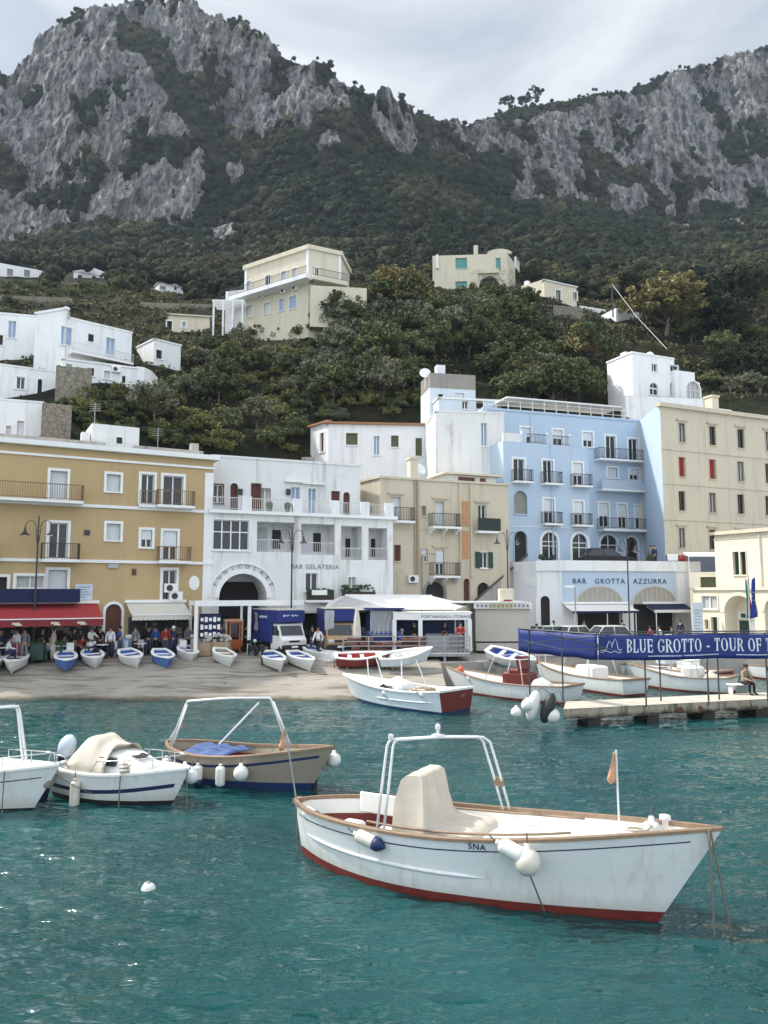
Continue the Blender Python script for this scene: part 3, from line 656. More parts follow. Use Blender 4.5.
for (x0, y0, x1, y1) in [(257,522,294.5,552),(301,524,334.7,554.7),(341,526,362,560),(368.5,528,387,560)]:
    r = b.rect(0, x0, y0, x1, y1); b.hole(0, r, False, 1.5)
    mb = MB(); b.boxf(mb, 0, r[0] - .02, r[1] + .02, r[2] - .02, r[3] + .02, -1.6, -1.51); lg = b.add('loggia', mb, WHITE2)
    b.rail(0, r[0], r[1], r[2], -.1, .85, mat('white_railing', (.6, .6, .6), .5), lg, False)
    w_ = r[1] - r[0]; mb = MB(); b.boxf(mb, 0, r[0] + w_ * .1, r[0] + w_ * .42, r[2], r[2] + 1.75, -1.51, -1.46); b.add('door', mb, CURTAIN if x0 < 300 else BLIND, lg)
    mb = MB(); b.boxf(mb, 0, r[0] + w_ * .55, r[0] + w_ * .78, r[2] + .3, r[2] + 1.6, -1.51, -1.46); b.add('window', mb, DARK, lg)
W = b.win(0, 305.4, 573, 317.5, 591, 'glass', sur=.1); b.win(0, 348, 577, 356, 590, 'curtain', sur=.08)
FLOWER = mat('balcony_plants', (.035, .07, .025), .8, var=.4, scale=9)
for x0, x1, y in ((304, 332, 600), (339, 373, 596)):
    o = b.balcony(0, x0, x1, y, .6, rail=.7 if x0 < 310 else .3, rm=mat('dark_planter', (.05, .04, .032), .8), solid=mat('dark_planter', (.05, .04, .032), .8))
    mb = MB(); a0_, z_ = b.px(0, x0, y); a1_, _ = b.px(0, x1, y)
    for k in range(60): mb.box(b.P(0, rnd.uniform(a0_ + .1, a1_ - .1), z_ + rnd.uniform(.3, .75), rnd.uniform(.2, .6)), (.16, .12, .12), rnd.uniform(0, 3))
    b.add('flowers', mb, FLOWER, o)
mb = MB(); r = b.rect(0, 309, 590, 324, 595); b.boxf(mb, 0, *r, .62, .68); b.add('sign', mb, TRIM)
# balcony walk: floor slab, piers, thin rail
L_ = b.fr(0)[3]; mb = MB(); b.boxf(mb, 0, -.1, L_ + .25, b.z1 - .12, b.z1 + .1, -.3, .3); walk = b.add('balcony', mb, TRIM)
b.rail(0, .1, L_, b.z1 + .1, .2, .85, mat('white_railing', (.6, .6, .6), .5), walk, False)
mb = MB()
for x in (246, 297, 334, 364, 388): a, _ = b.px(0, x, 510); b.boxf(mb, 0, a - .32, a + .32, b.z1 + .1, b.z1 + 1.05, .0, .26)
loose(mb, 'pier', WHITE, b.root, b.off)
mb = MB()
for x in (270, 288, 295, 369): a, _ = b.px(0, x, 512); p = b.P(0, a, b.z1 + .35, -.15); mb.lathe([(.14, -.25), (.2, .1)], c=p, n=8); mb.ball(p + Vector((0, 0, .25)), .25, 8)
b.add('flower_pots', mb, FLOWER)['kind'] = 'stuff'
b.done()
arch_lo = b
# upper storey set back behind the walk
f = foot(209, 52.2, 360, 56.4, 6); b2 = Bld('upper_storey', 'white upper storey with brown arched doors above the balcony walk', 'building', f, 6, topz(f, 0, 285, 460), WHITE2)
b2.win(0, 212.5, 484.5, 223, 503, 'glass', sur=.06, surm=BROWN); b2.win(0, 230, 483, 238, 512, 'brown', arch=True, sur=.08, name='door', surm=WHITE); b2.win(0, 251.6, 484, 260.5, 514, 'brown', sur=.05, name='door', surm=BROWN); b2.win(0, 260.8, 489, 269.5, 514, 'curtain', sur=.05, name='door', surm=BROWN)
b2.win(0, 291, 487, 300, 502, 'blue', sur=.08); b2.win(0, 308, 488.5, 316, 517, 'blue', sur=.08, name='door'); b2.win(0, 331, 491, 340, 507.5, 'brown', sur=.06); b2.win(0, 343, 492, 350, 519, 'brown', arch=True, sur=.1, name='door')
b2.corn(.12, .06, WHITE2); mb = MB()
for x in (240, 288): a, z = b2.px(0, x, 492); b2.boxf(mb, 0, a - .15, a + .15, z - .2, z + .2, 0, .2)
b2.add('wall_lamp', mb, IRON)
a, z = b2.px(0, 295, 482); mb = MB(); b2.boxf(mb, 0, a - .8, a + .8, z - .05, z + .05, 0, .3); a, z = b2.px(0, 312, 484); b2.boxf(mb, 0, a - .8, a + .9, z - .05, z + .05, 0, .3); b2.add('lintel', mb, TRIM)
b2.done()
# 3 beige middle building; its left return faces the sun
A0, B0, C0 = xy(358, 59.6), xy(380, 57.0), xy(510, 61.2); nrm = Vector((-(C0 - B0).y, (C0 - B0).x)).normalized()
f = [A0, B0, C0, C0 + nrm * 7, A0 + nrm * 5]
b = Bld('townhouse', 'beige house with white blinds and small balconies beside the white loggias', 'building', f, .9, topz(f, 1, 445, 480.5), CREAM2)
for a in [(391,497,400.6,521,'closed'),(421.6,506,426,516,'grey'),(435,501.6,444,526,'closed'),(478,505,486,530,'glass'),(421.6,549,427.4,562,'half'),(435.6,550,444,575,'half'),(394,545,400.6,561,'brown')]: b.win(1, *a, sur=.05, lintel=(a[2] - a[0] > 6.8), surm=CREAM2)
W = b.win(1, 480, 552, 487.5, 568, 'glass', sur=.05); b.side_shutters(1, W, 480, 552, 487.5, 568, GREEN)
b.balcony(1, 392.5, 411, 521.5, .8); b.balcony(1, 428, 456, 527.3, .9, brackets=True); b.balcony(1, 473.6, 496.3, 531.7, .8, rm=mat('green_netting', (.03, .04, .035), .8), solid=mat('green_netting', (.03, .04, .035), .8)); b.balcony(1, 429, 456, 576, .8, brackets=True)
b.win(1, 425.4, 581.6, 444.3, 604, 'dark', arch=True, sur=.2, surm=STONE); b.win(1, 463.5, 578.5, 469.8, 604, 'brown', arch=True, sur=.05, surm=CREAM2, name='door'); b.win(1, 477, 582.5, 489.5, 606, 'dark', arch=True, sur=.06, surm=CREAM2)
LATT = mat('terracotta_lattice', (.55, .30, .15), .8, var=.4, scale=14)
for y0, y1 in ((501, 526.5), (531, 559)):
    r = b.rect(1, 461.6, y0, 468.4, y1); mb = MB(); b.boxf(mb, 1, *r, 0, .03)
    for k in range(int((r[3] - r[2]) / .22)):
        for j in range(2): b.boxf(mb, 1, r[0] + .05 + j * .27, r[0] + .2 + j * .27, r[2] + .04 + k * .22, r[2] + .17 + k * .22, .03, .05)
    b.add('lattice_panel', mb, LATT)
r = b.rect(1, 461, 484, 469, 577); mb = MB(); b.boxf(mb, 1, r[0] - .2, r[0] - .05, r[2], r[3], 0, .22); b.boxf(mb, 1, r[1] + .05, r[1] + .2, r[2], r[3], 0, .22); b.add('pilaster', mb, CREAM2)
mb = MB(); a, z1_ = b.px(1, 417.3, 480); z0_ = b.px(1, 417.3, 575)[1]; mb.tube([b.P(1, a, z0_, .1), b.P(1, a, z1_, .1)], .09, 8); mb.tube([b.P(1, a - .25, z0_, .09), b.P(1, a - .25, z1_, .09)], .06, 8); b.add('drainpipe', mb, mat('clay_pipe', (.42, .32, .22), .7))
mb = MB(); a, z = b.px(1, 414.5, 478); b.boxf(mb, 1, a - .32, a + .32, b.z1 - .2, b.z1 + 1.5, -.7, -.05); b.boxf(mb, 1, a - .4, a + .4, b.z1 + 1.5, b.z1 + 1.65, -.78, .03); b.add('chimney', mb, VILLA)
mb = MB(); a, _ = b.px(1, 459, 480); b.boxf(mb, 1, a, a + 4.6, b.z1 - .3, b.z1 + .85, -5, -2.2); h = b.add('roof_hut', mb, WHITE2); mb = MB(); b.boxf(mb, 1, a + 1.1, a + 2.6, b.z1 + .05, b.z1 + .72, -2.2, -2.15); b.boxf(mb, 1, a + 3.1, a + 3.6, b.z1 + .05, b.z1 + .72, -2.2, -2.15); b.add('window', mb, BROWN, h); mb = MB(); b.boxf(mb, 1, a - .4, a + 5, b.z1 + .87, b.z1 + 1.0, -5.1, -1.7); b.add('hut_roof', mb, VILLA, h)
mb = MB(); a, _ = b.px(1, 426, 478); p = b.P(1, a, b.z1 + .9, -1.2); mb.tube([p - Vector((0, 0, 1.2)), p], .04); mb.lathe([(.05, 0), (.35, .06), (.5, .16)], c=p, n=12, M=Matrix.Rotation(R(60), 3, 'X') @ Matrix.Rotation(R(30), 3, 'Y')); b.add('satellite_dish', mb, TRIM)
b.band(1, 530, .06, .05, m=CREAM); b.corn(.12, .12, CREAM, edges=[0, 1]); aircon(b, 1, 412, 579)
b.done()

# 4 pale blue hotel: white left flank, projecting front with terrace, tall rear block, right wing
fl = foot(436.6, 66.0, 507, 66.6, 5.5); b = Bld('white_annex', 'tall blank white house wall joined to the left of the blue hotel', 'building', fl, 4, topz(fl, 0, 470, 412), WHITE2)
b.win(0, 481, 423, 487, 446, 'blue', sur=.04); b.win(0, 447, 474, 451, 481, 'dark', sur=.03); b.corn(.1, .05, WHITE2); b.done()
ft = foot(431, 71.5, 478, 72.4, 3.5); fz = foot(440, 69.6, 503, 70.8, 2.5); bz = Bld('roof_block', 'very pale blue sloping roof storey between the tower and the hotel terrace', 'building', fz, 12, topz(fz, 0, 470, 399), PALEBL); bz.win(0, 462, 401, 468, 409, 'glass', sur=.04); bz.win(0, 476, 401, 484, 409, 'dark', sur=.04); bz.corn(.12, .1, TRIM); bz.done()
b = Bld('roof_tower', 'pale blue tower with a stone terrace and chimney behind the white wall', 'building', ft, 12, topz(ft, 0, 455, 389), PALEBL)
b.win(0, 438, 394, 443, 402, 'dark', sur=.05); b.win(0, 455, 393, 464, 404, 'half', sur=.06); mb = MB(); L_ = b.fr(0)[3]; b.boxf(mb, 0, 0, L_, b.z1, b.z1 + 1.45, -.3, 0.02); b.boxf(mb, 0, -.01, .25, b.z1, b.z1 + 1.45, -3.4, -.3); b.add('terrace_wall', mb, STONE)
mb = MB(); b.boxf(mb, 0, .9, 1.75, b.z1, b.z1 + 2.5, -1.5, -.7); b.add('chimney', mb, WHITE); mb = MB(); p = b.P(0, -.2, b.z1 + 1.6, -1); mb.tube([p - Vector((0, 0, 1.4)), p], .05); mb.lathe([(.05, 0), (.4, .06), (.55, .18)], c=p, n=12, M=Matrix.Rotation(R(70), 3, 'X')); b.add('satellite_dish', mb, TRIM); b.done()
fb = foot(486, 66.8, 648, 72.0, 7); zB = topz(fb, 0, 560, 414); b = Bld('blue_hotel', 'pale blue hotel with white framed windows and long balconies above the bar', 'hotel', fb, 5.4, zB, BLUE)
for a in [(492.5,424,502.7,437,'half'),(521,427.6,531,444,'half'),(553,430,562.4,446,'half'),(583,432.5,592.6,447,'half')]: b.win(0, *a)
for a in [(605.8,436,615.5,458.5,'glass'),(628.5,439,638,460.5,'glass'),(599,503,608.5,527,'half'),(618,504,626.6,528,'half'),(635.3,505.4,644.0,528.5,'half')]: b.win(0, *a, name='door')
for a in [(607.7,467.6,617.5,478,'closed'),(629.6,469,638.5,480,'half')]: b.win(0, *a)
for a in [(600.5,535,617.5,572,'grid')]: b.win(0, *a, arch=True, cols_=2)
b.win(0, 626.5, 537, 638, 576, 'dark', arch=True, name='door')
b.balcony(0, 594.5, 646, 461, .9); b.balcony(0, 596, 647, 491, 1.0, solid=plaster('balcony_wall', (.44, .5, .58), .3), rail=.85); b.balcony(0, 597, 647.5, 530, 1.1, th=.22)
L_ = b.fr(0)[3]; mb = MB()
for k in range(14): a = .3 + (L_ - .6) * k / 13; p = b.P(0, a, b.z1, -.6); mb.tube([p, p + Vector((0, 0, 1.25 if k > 3 else .9))], .035, 5)
for zz in (.5, .95): mb.tube([b.P(0, .3, b.z1 + zz, -.6), b.P(0, L_ - .3, b.z1 + zz, -.6)], .025, 5)
b.add('roof_railing', mb, TRIM)
mb = MB(); b.boxf(mb, 0, 2.6, L_ - 1.8, b.z1 + 1.25, b.z1 + 1.37, -3.4, -.5)
for k in range(10): a = 2.8 + (L_ - 5) * k / 9; p = b.P(0, a, b.z1 - .3, -3.1); mb.tube([p, p + Vector((0, 0, 1.55))], .04, 5)
b.add('roof_canopy', mb, TRIM)
mb = MB()      # plants and pots along the terrace
for k in range(26):
    p = b.P(0, rnd.uniform(.6, L_ - .6), b.z1 + rnd.uniform(.05, .3), -rnd.uniform(.9, 1.6)); mb.ball(p, rnd.uniform(.14, .3), 8)
b.add('plants', mb, FLOWER)['kind'] = 'stuff'
b.corn(.14, .08, BLUE, edges=[0]); mb = MB(); b.boxf(mb, 0, .0, .28, 6, b.z1 - .02, 0, .12); b.boxf(mb, 0, 4.6, 4.75, b.z1 - 2.4, b.z1 - .1, 0, .09); b.add('drainpipe', mb, BLUE)
b.done(); hotel = b
fa = foot(505.5, 64.2, 592, 67.0, 3.6); zA = topz(fa, 0, 550, 444.5); b = Bld('hotel_front_wing', 'lower blue front wing of the hotel with three columns of windows and a terrace', 'building', fa, 5.4, zA, BLUE)
for a in [(513.3,459,524.3,482,'glass'),(542.9,460.5,553,484,'glass'),(573,463,582.6,486,'half'),(543.7,499,554,523.3,'half'),(573.9,501.5,583.3,525,'half')]: b.win(0, *a, name='door')
b.win(0, 514, 491, 527, 514, 'grey', arch=True, sur=.06, surm=BLUE); b.win(0, 514.5, 531, 527, 575, 'dark', arch=True, sur=.1, surm=BLUE, name='door'); b.win(0, 542, 532.5, 557.5, 566, 'grid', arch=True, sur=.22); b.win(0, 572.3, 534, 587.4, 568, 'grid', arch=True, sur=.22)
for x0, x1, y in [(511.5,529.5,482),(541,559,484),(570.6,588.5,486.2),(541,559,524),(570.6,588.5,525.4)]: b.balcony(0, x0, x1, y, .7, brackets=False)
L_ = b.fr(0)[3]; tr = MB(); b.boxf(tr, 0, .05, 1.9, b.z1, b.z1 + .75, -.25, -.02); b.add('terrace_wall', tr, WHITE2)
mb = MB()
for a in (2.05, 4.6, 6.9): b.boxf(mb, 0, a - .2, a + .2, b.z1, b.z1 + 1.05, -.32, .03)
loose(mb, 'pier', BLUE, b.root, b.off); b.rail(0, 2.3, 4.4, b.z1, -.1, .85, IRON, b.root, False); b.rail(0, 4.8, 6.7, b.z1, -.1, .85, IRON, b.root, False)
b.band(0, 527.5, .05, .04, m=TRIM); mb = MB(); b.boxf(mb, 0, 4.55, 4.7, 6, b.z1 - .02, 0, .08); b.add('drainpipe', mb, BLUE); b.done()
# 5 cream block on the right; its left wall is painted blue and catches the sun
A_, B_ = xy(667, 65.2), xy(815, 72.5); u = (B_ - A_).normalized(); n = Vector((-u.y, u.x)); Lb = xy(646, 71.8)
f = [Lb, A_, B_, B_ + n * 9, A_ + n * 9.5]; b = Bld('apartment_block', 'cream four storey block with tall narrow windows, two with red shutters', 'building', f, 5, topz(f, 1, 700, 408.5), CREAM)
mb = MB(); b.boxf(mb, 0, .02, b.fr(0)[3], 5.4, b.z1 - .02, 0, .012); b.add('blue_side_wall', mb, BLUE)
for c, x in enumerate((681.9, 712.5, 740.7, 768.5, 795)):
    for rw, (yy, hh) in enumerate(((432.8, 19), (467, 19.5), (501, 19.5), (538, 19.5))):
        y = yy + (x - 681.9) * (.1 if rw == 0 else .075 if rw < 2 else .055 if rw == 2 else .05); k = 'red' if (rw == 1 and c < 2) else ('glass' if (c + rw) % 3 else 'curtain')
        b.win(1, x - 3.2, y - hh / 2, x + 3.2, y + hh / 2, k, sur=.05, surm=CREAM2, lintel=rw in (0, 3), cols_=2, fm=mat('dark_frame', (.1, .09, .08), .6))
for y in (450.5, 484.5, 520): b.band(1, y, .1, .07, x=681, m=CREAM2)
b.corn(.3, .3, CREAM2, edges=[1]); mb = MB(); b.boxf(mb, 1, .0, b.fr(1)[3], 5, 8.4, 0, .03); b.add('plinth', mb, mat('grey_plinth', (.12, .14, .17), .8))
mb = MB(); a, _ = b.px(1, 722, 410); b.boxf(mb, 1, a - .4, a + .4, b.z1, b.z1 + 1.5, -1.6, -.7); b.boxf(mb, 1, a - .5, a + .5, b.z1 + 1.5, b.z1 + 1.65, -1.7, -.6); b.add('chimney', mb, VILLA)
mb = MB()
for k in range(3): p = b.P(1, a + 1.4 + 1.2 * k, b.z1, -2.5); mb.tube([p, p + Vector((0, 0, 1.0))], .04, 5)
mb.tube([b.P(1, a + 1.2, b.z1 + 1, -2.5), b.P(1, a + 4, b.z1 + 1, -2.5)], .05, 5); b.add('roof_railing', mb, TRIM)
b.done()
# 6 bar with the arcade under the hotel terrace
P0, P1, P2, P3 = xy(507, 62.2), xy(537, 59.4), xy(562, 59.0), xy(700, 61.6); bk = Vector((0, 5))
f = [P0, P1, P2, P3, P3 + bk * .7, P0 + bk * .5]; zt = topz(f, 2, 630, 561.5)
b = Bld('bar_arcade', 'low white and pale blue bar building with two wide arches under the hotel', 'building', f, .9, zt, WHITE, roof=mat('terrace_paving', (.4, .38, .35), .8), open_top=True)
zl = b.px(2, 600, 571)[1]; mb = MB()
for i in (1, 2): b.boxf(mb, i, -.05, b.fr(i)[3] + .05, zl, b.z1 + .03 + .005 * i, -.3, .14)
b.add('parapet', mb, WHITE)
L2 = b.fr(2)[3]; ap = b.px(2, 676, 580)[0]; pan = MB()
for x0, x1 in ((577, 621.5), (633, 675)):
    r = b.rect(2, x0, 587, x1, 603); w_ = (r[1] - r[0]) / 2; am = (r[0] + r[1]) / 2; hh = b.px(2, (x0 + x1) / 2, 587)[1] - b.px(2, (x0 + x1) / 2, 604)[1]; zs = b.px(2, (x0 + x1) / 2, 604)[1]
    b.hole(2, (r[0], r[1], .95, zs), False, .5)
    mb = MB(); pts = [(am - w_ * math.cos(math.pi * k / 20), zs + hh * math.sin(math.pi * k / 20)) for k in range(21)]
    mb.prism([b.P(2, a, z, .02) for a, z in pts], b.fr(2)[2].to_3d() * -.03); o = b.add('arch_window', mb, mat('arch_shade', (.36, .335, .30), .7))
    fr_ = MB()
    for k in range(20): p, q = pts[k], pts[k + 1]; s_ = lambda a, z, g: b.P(2, am + (a - am) * g, zs + (z - zs) * g, .07); fr_.prism([s_(*p, 1), s_(*p, 1.09), s_(*q, 1.09), s_(*q, 1)], b.fr(2)[2].to_3d() * -.08)
    for k in range(1, 9): a = am - w_ + 2 * w_ * k / 9; zz = hh * math.sqrt(max(0, 1 - ((a - am) / w_) ** 2)); b.boxf(fr_, 2, a - .025, a + .025, zs, zs + zz, .02, .035)
    b.add('frame', fr_, mat('arch_bars', (.5, .49, .46), .6), o)
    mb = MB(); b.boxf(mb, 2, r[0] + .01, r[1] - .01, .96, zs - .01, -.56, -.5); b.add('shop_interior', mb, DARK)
mb = MB(); xs = [.02] + [v for x0, x1 in ((577, 621.5), (633, 675)) for v in (b.px(2, x0, 600)[0], b.px(2, x1, 600)[0])] + [ap]; zs = b.px(2, 620, 604)[1]
b.boxf(mb, 2, .02, ap, zs, zl - .02, 0, .012); b.add('blue_panel', mb, BLUE)
a, z = b.px(2, 620, 581.5); text('BAR   GROTTA   AZZURRA', .56, mat('navy_letters', (.03, .06, .15), .5), 'lettering', b.root, b.off, face_M(b.P(2, a, z, .03), b.fr(2)[1], b.fr(2)[2]), sx=1.0, space=1.22)
mb = MB(); r = b.rect(1, 524, 588, 561, 650)
b.win(1, 541, 596, 550, 640, 'dark', arch=True, sur=.35, name='door', surm=WHITE)
mb = MB(); r = b.rect(0, 526, 577, 534, 586); b.boxf(mb, 0, *r, 0, .04); b.add('panel', mb, TRIM)
b.done(); bar = b
# 7 ivory harbour office on the right
f = foot(716.5, 56.3, 800, 50.5, 8); fl = foot(693, 56.8, 800, 49.6, 8.5)
zl = topz(fl, 0, 740, 588); b = Bld('harbour_office', 'ivory harbour office with arched ground floor and dark green doors', 'building', fl, .9, zl, IVORY)
b.win(0, 702, 596, 717.5, 609, 'curtain', sur=.1, surm=IVORY, depth=.12); b.win(0, 705, 619.5, 708.5, 629, 'dark', sur=.05, surm=IVORY); b.win(0, 711.7, 617, 718, 645, 'green', sur=.06, surm=IVORY, name='door')
for x0, x1 in ((725, 755), (765, 795)):
    r = b.rect(0, x0, 595.5, x1, 645); b.hole(0, (r[0], r[1], .95, r[3]), True, 1.2); mb = MB(); b.boxf(mb, 0, r[0] - .02, r[1] + .02, .95, r[3] + .02, -1.3, -1.21); lg = b.add('portico', mb, IVORY)
    w_ = r[1] - r[0]
    for k, (p, q, m_) in enumerate(((.12, .42, GREEN), (.46, .7, TRIM), (.72, .92, GREEN))): mb = MB(); b.boxf(mb, 0, r[0] + w_ * p, r[0] + w_ * q, .95, 3.3, -1.21, -1.15); b.add('door', mb, m_, lg)
    mb = MB(); b.boxf(mb, 0, r[0] + w_ * .12, r[0] + w_ * .92, 3.4, 3.9, -1.2, -1.1); b.add('sign', mb, TRIM, lg); mb = MB(); b.boxf(mb, 0, r[0] + w_ * .2, r[0] + w_ * .36, 3.5, 3.8, -1.1, -1.09); b.add('logo', mb, GREEN, lg)
    mb = MB()
    for k in range(16):
        g = lambda q, r_: b.P(0, (r[0] + r[1]) / 2 - r_ * math.cos(q), r[3] - w_ / 2 + r_ * math.sin(q), .05); q0, q1 = math.pi * k / 16, math.pi * (k + 1) / 16
        mb.prism([g(q0, w_ / 2), g(q0, w_ / 2 + .25), g(q1, w_ / 2 + .25), g(q1, w_ / 2)], b.fr(0)[2].to_3d() * -.06)
    b.add('arch_ring', mb, IVORY, lg)
b.corn(.14, .14, IVORY, edges=[0, 3]); b.done()
b = Bld('office_upper_floor', 'ivory upper floor with one dark shuttered window over the arches', 'building', f, zl - .3, topz(f, 0, 742, 530.5), IVORY)
b.win(0, 733.3, 551.7, 740, 574.7, 'green', sur=.05, surm=IVORY); b.win(0, 740, 551.7, 746.3, 574.7, 'dark', sur=.05, surm=IVORY); b.corn(.2, .25, VILLA, edges=[0, 3]); b.band(0, 537, .06, .05, m=IVORY); mb = MB(); a, z = b.px(0, 761, 560); mb.tube([b.P(0, a, b.z0 + .1, .08), b.P(0, a, b.z1 - .2, .08)], .05); b.add('drainpipe', mb, IVORY); b.done()
f = foot(690, 58.6, 717, 57.6, 3); b = Bld('terrace_house', 'small pale house wall with a wooden louvre between bar and office', 'building', f, .9, topz(f, 0, 705, 572), IVORY); b.win(0, 700.5, 577, 716, 588, 'olive', sur=.03, surm=IVORY); b.done()
# ------------------------------------------------------------------ houses on the hill
def hillhouse(name, label, x0, x1, ytop, ybase, wall, wins=(), depth=6, skew=0.0, roof=None, corn=None, Y=None, group=None, below=4):
    y0 = Y or terrY((x0 + x1) / 2, ybase) - .3; f = foot(x0, y0, x1, y0 + skew, depth); zb = topz(f, 0, (x0 + x1) / 2, ybase)
    b = Bld(name, label, 'house', f, zb - below, topz(f, 0, (x0 + x1) / 2, ytop), wall, roof=roof, group=group)
    for wn in wins: b.win(0, *wn[:5], **(wn[5] if len(wn) > 5 else {}))
    if corn: b.corn(.2, .2, corn)
    return b
# long white house with a tiled edge above the middle roofs
b = hillhouse('hill_house', 'long low white house with olive shutters above the beige house', 327, 433, 423.5, 456, WHITE, [(346,433,357.6,445,'olive'),(373.5,436,379.5,455,'blue',dict(name='door')),(391,435.5,398.6,447,'olive'),(415.5,438,422,456,'olive',dict(name='door'))], 6, .9, Y=72)
b.corn(.14, .3, TILE, edges=[0]); b.done()
f = [xy(309, 74.5), xy(327, 72.1), xy(334, 76.5), xy(316, 78)]; b = Bld('house_wing', 'narrow white side wing at the left end of the long low house', 'building', f, 12, topz(f, 0, 318, 424), WHITE); b.win(0, 320, 433, 324, 452, 'brown', name='door'); b.corn(.12, .25, TILE, edges=[0]); b.done()
# left white houses
b = hillhouse('white_house', 'tall white cubic house high on the left with one small dark window', 55, 123, 322, 360, WHITE, [(61,327,72,345,'blue',dict(name='door')),(88,334,94,342,'dark'),(106,338,115,355,'blue',dict(name='door'))], 8, 4.5, Y=73); b.corn(.14, .06, WHITE)
L_ = b.fr(0)[3]; mb = MB(); b.boxf(mb, 0, .3, L_ - .2, b.z0 + 4.1, b.z0 + 4.3, 0, 1.1); o = b.add('balcony', mb, TRIM); b.rail(0, .3, L_ - .2, b.z0 + 4.3, 1.05, .9, mat('white_railing', (.6, .6, .6), .5), o, False); b.done()
f = [xy(22.5, 74.3), xy(54.6, 72.9), xy(60, 79), xy(28, 81)]; b = Bld('white_house', 'white windowless flank of the tall cubic house, rounded at the top', 'house', f, 14, topz(f, 0, 40, 312), WHITE); b.corn(.2, .1, WHITE); b.done()
b = hillhouse('house_terrace', 'white lower storey with dark openings jutting below the tall cubic house', 52, 129, 362, 386, WHITE, [(89,368,94,376,'dark'),(66,364,72,372,'closed'),(104,371,110,379,'closed'),(122,376,125.5,383,'dark')], 3, 3.0, Y=68.5, below=2)
aircon(b, 0, 116, 370); b.corn(.1, .1, TRIM); b.done()
f = [xy(129, 71.6), xy(137, 71.9), xy(145, 73.2), xy(151, 75.5), xy(140, 78)]; b = Bld('rounded_wall', 'white curved end wall beside the jutting lower storey', 'wall', f, 14, topz(f, 0, 134, 366), WHITE); b.done()
b = hillhouse('white_house', 'white house cut by the photo edge behind the tall cubic house', -40, 23, 312, 366, WHITE, [(8,321,16,338,'blue'),(-4,335,3,345,'dark')], 6, 1.5, Y=77); b.corn(.14, .06, WHITE); b.done()
b = hillhouse('white_house', 'small white house with a square window and an arched door on the left slope', -30, 46, 365, 398, WHITE, [(16.5,377,25,389,'glass'),(37.5,379,42,396,'dark',dict(arch=True, name='door'))], 5, 3.0, Y=65.5); b.corn(.1, .06, WHITE); b.done()
b = hillhouse('white_house', 'plain white house just above the ochre roof at the left', -30, 34.4, 399, 440, WHITE, [(6,426,11,436,'closed'),(17,421,24,436,'closed',dict(name='door'))], 4, 1.6, Y=61.5); b.corn(.1, .06, WHITE); b.done()
b = hillhouse('hill_hut', 'small grey cube house with a dark window among the bushes', 146, 174, 340, 371, WHITE2, [(156,350,162,359,'dark')], 4, 2.2, below=9); b.corn(.12, .08, WHITE2); b.done()
b = hillhouse('terrace_house', 'low cream house with a flat canopy above the grey cube house', 160, 203, 315, 332, VILLA, [(167,321,172,330,'dark'),(182,322,186,328,'blue')], 5, 1); b.corn(.12, .3, VILLA); b.done()
b = hillhouse('far_house', 'distant white house with two windows at the far left', -20, 43, 265, 281, WHITE, [(7,269,13,276,'grey'),(24,270,30,277,'grey')], 7, 6); b.done()
b = hillhouse('far_house', 'distant low white house with a shallow gable beside a hedge', 60, 109, 273, 281, WHITE, [(78,275,82,279,'dark'),(92,276,96,280,'dark')], 7, 4)
L_ = b.fr(0)[3]; mb = MB(); mb.prism([b.P(0, -.3, b.z1, .2), b.P(0, L_ + .3, b.z1 - .2, .2), b.P(0, L_ * .42, b.z1 + 1.5, .2)], b.fr(0)[2].to_3d() * -6); b.add('gable', mb, WHITE2); b.done()
b = hillhouse('far_house', 'distant white house with a dark window on the terraced slope', 149, 183.5, 284, 296, WHITE, [(174,285,177,290,'dark'),(160,286,166,290,'grey')], 6, 4); b.corn(.2, .2, STAINED); b.done()
# big cream villa on the hilltop, its corner towards the harbour
Al, Bc, Cr = xy(239, 99.5), xy(305, 93.2), xy(338.5, 95.2); bkv = Vector((1.5, 9)); f = [Al, Bc, Cr, Cr + bkv * .6, Al + bkv]
b = Bld('villa', 'large cream two storey villa with a long balcony on the hilltop', 'villa', f, topz(f, 0, 270, 324) - 3, topz(f, 0, 305, 246.5), VILLA)
for a in [(246,281,251,294,'closed'),(265,275,270.5,288,'glass'),(281,271,286.5,285,'closed'),(292,268,297,282,'closed')]: b.win(0, *a, sur=.1, name='door')
for a in [(246,306,252,317,'closed'),(264,303,270,314,'closed'),(279,299,284,311,'blue'),(289,296,296,309,'blue')]: b.win(0, *a, sur=.08)
b.win(1, 315, 268, 319, 278, 'glass'); b.win(1, 333, 285, 336, 289, 'dark')
zb_ = b.px(0, 270, 290.5)[1]; L_ = b.fr(0)[3]; mb = MB(); b.boxf(mb, 0, -1.5, L_ + 1.0, zb_ - .55, zb_, -.02, 1.6); o = b.add('balcony', mb, WHITE); b.rail(0, -1.5, L_ + 1, zb_, 1.5, 1.0, IRON, o, False)
L1 = b.fr(1)[3]; mb = MB(); b.boxf(mb, 1, -.0, L1 + .3, zb_ - .55, zb_ - .01, -.02, 1.6); o = b.add('balcony', mb, VILLA); b.rail(1, 0, L1 + .3, zb_, 1.5, 1.0, IRON, o, False)
for x, y in ((262, 296.5), (284.5, 291.5), (296, 288.5)): aircon(b, 0, x, y)
b.corn(.5, .25, VILLA, edges=[0, 1, 2, 4]); mb = MB()
for e, a in ((0, .0), (0, L_ - .3), (1, L1 - .3)): b.boxf(mb, e, a, a + .35, zb_, b.z1 - .5, 0, .1)
loose(mb, 'quoin', TRIM, b.root, b.off); b.done()
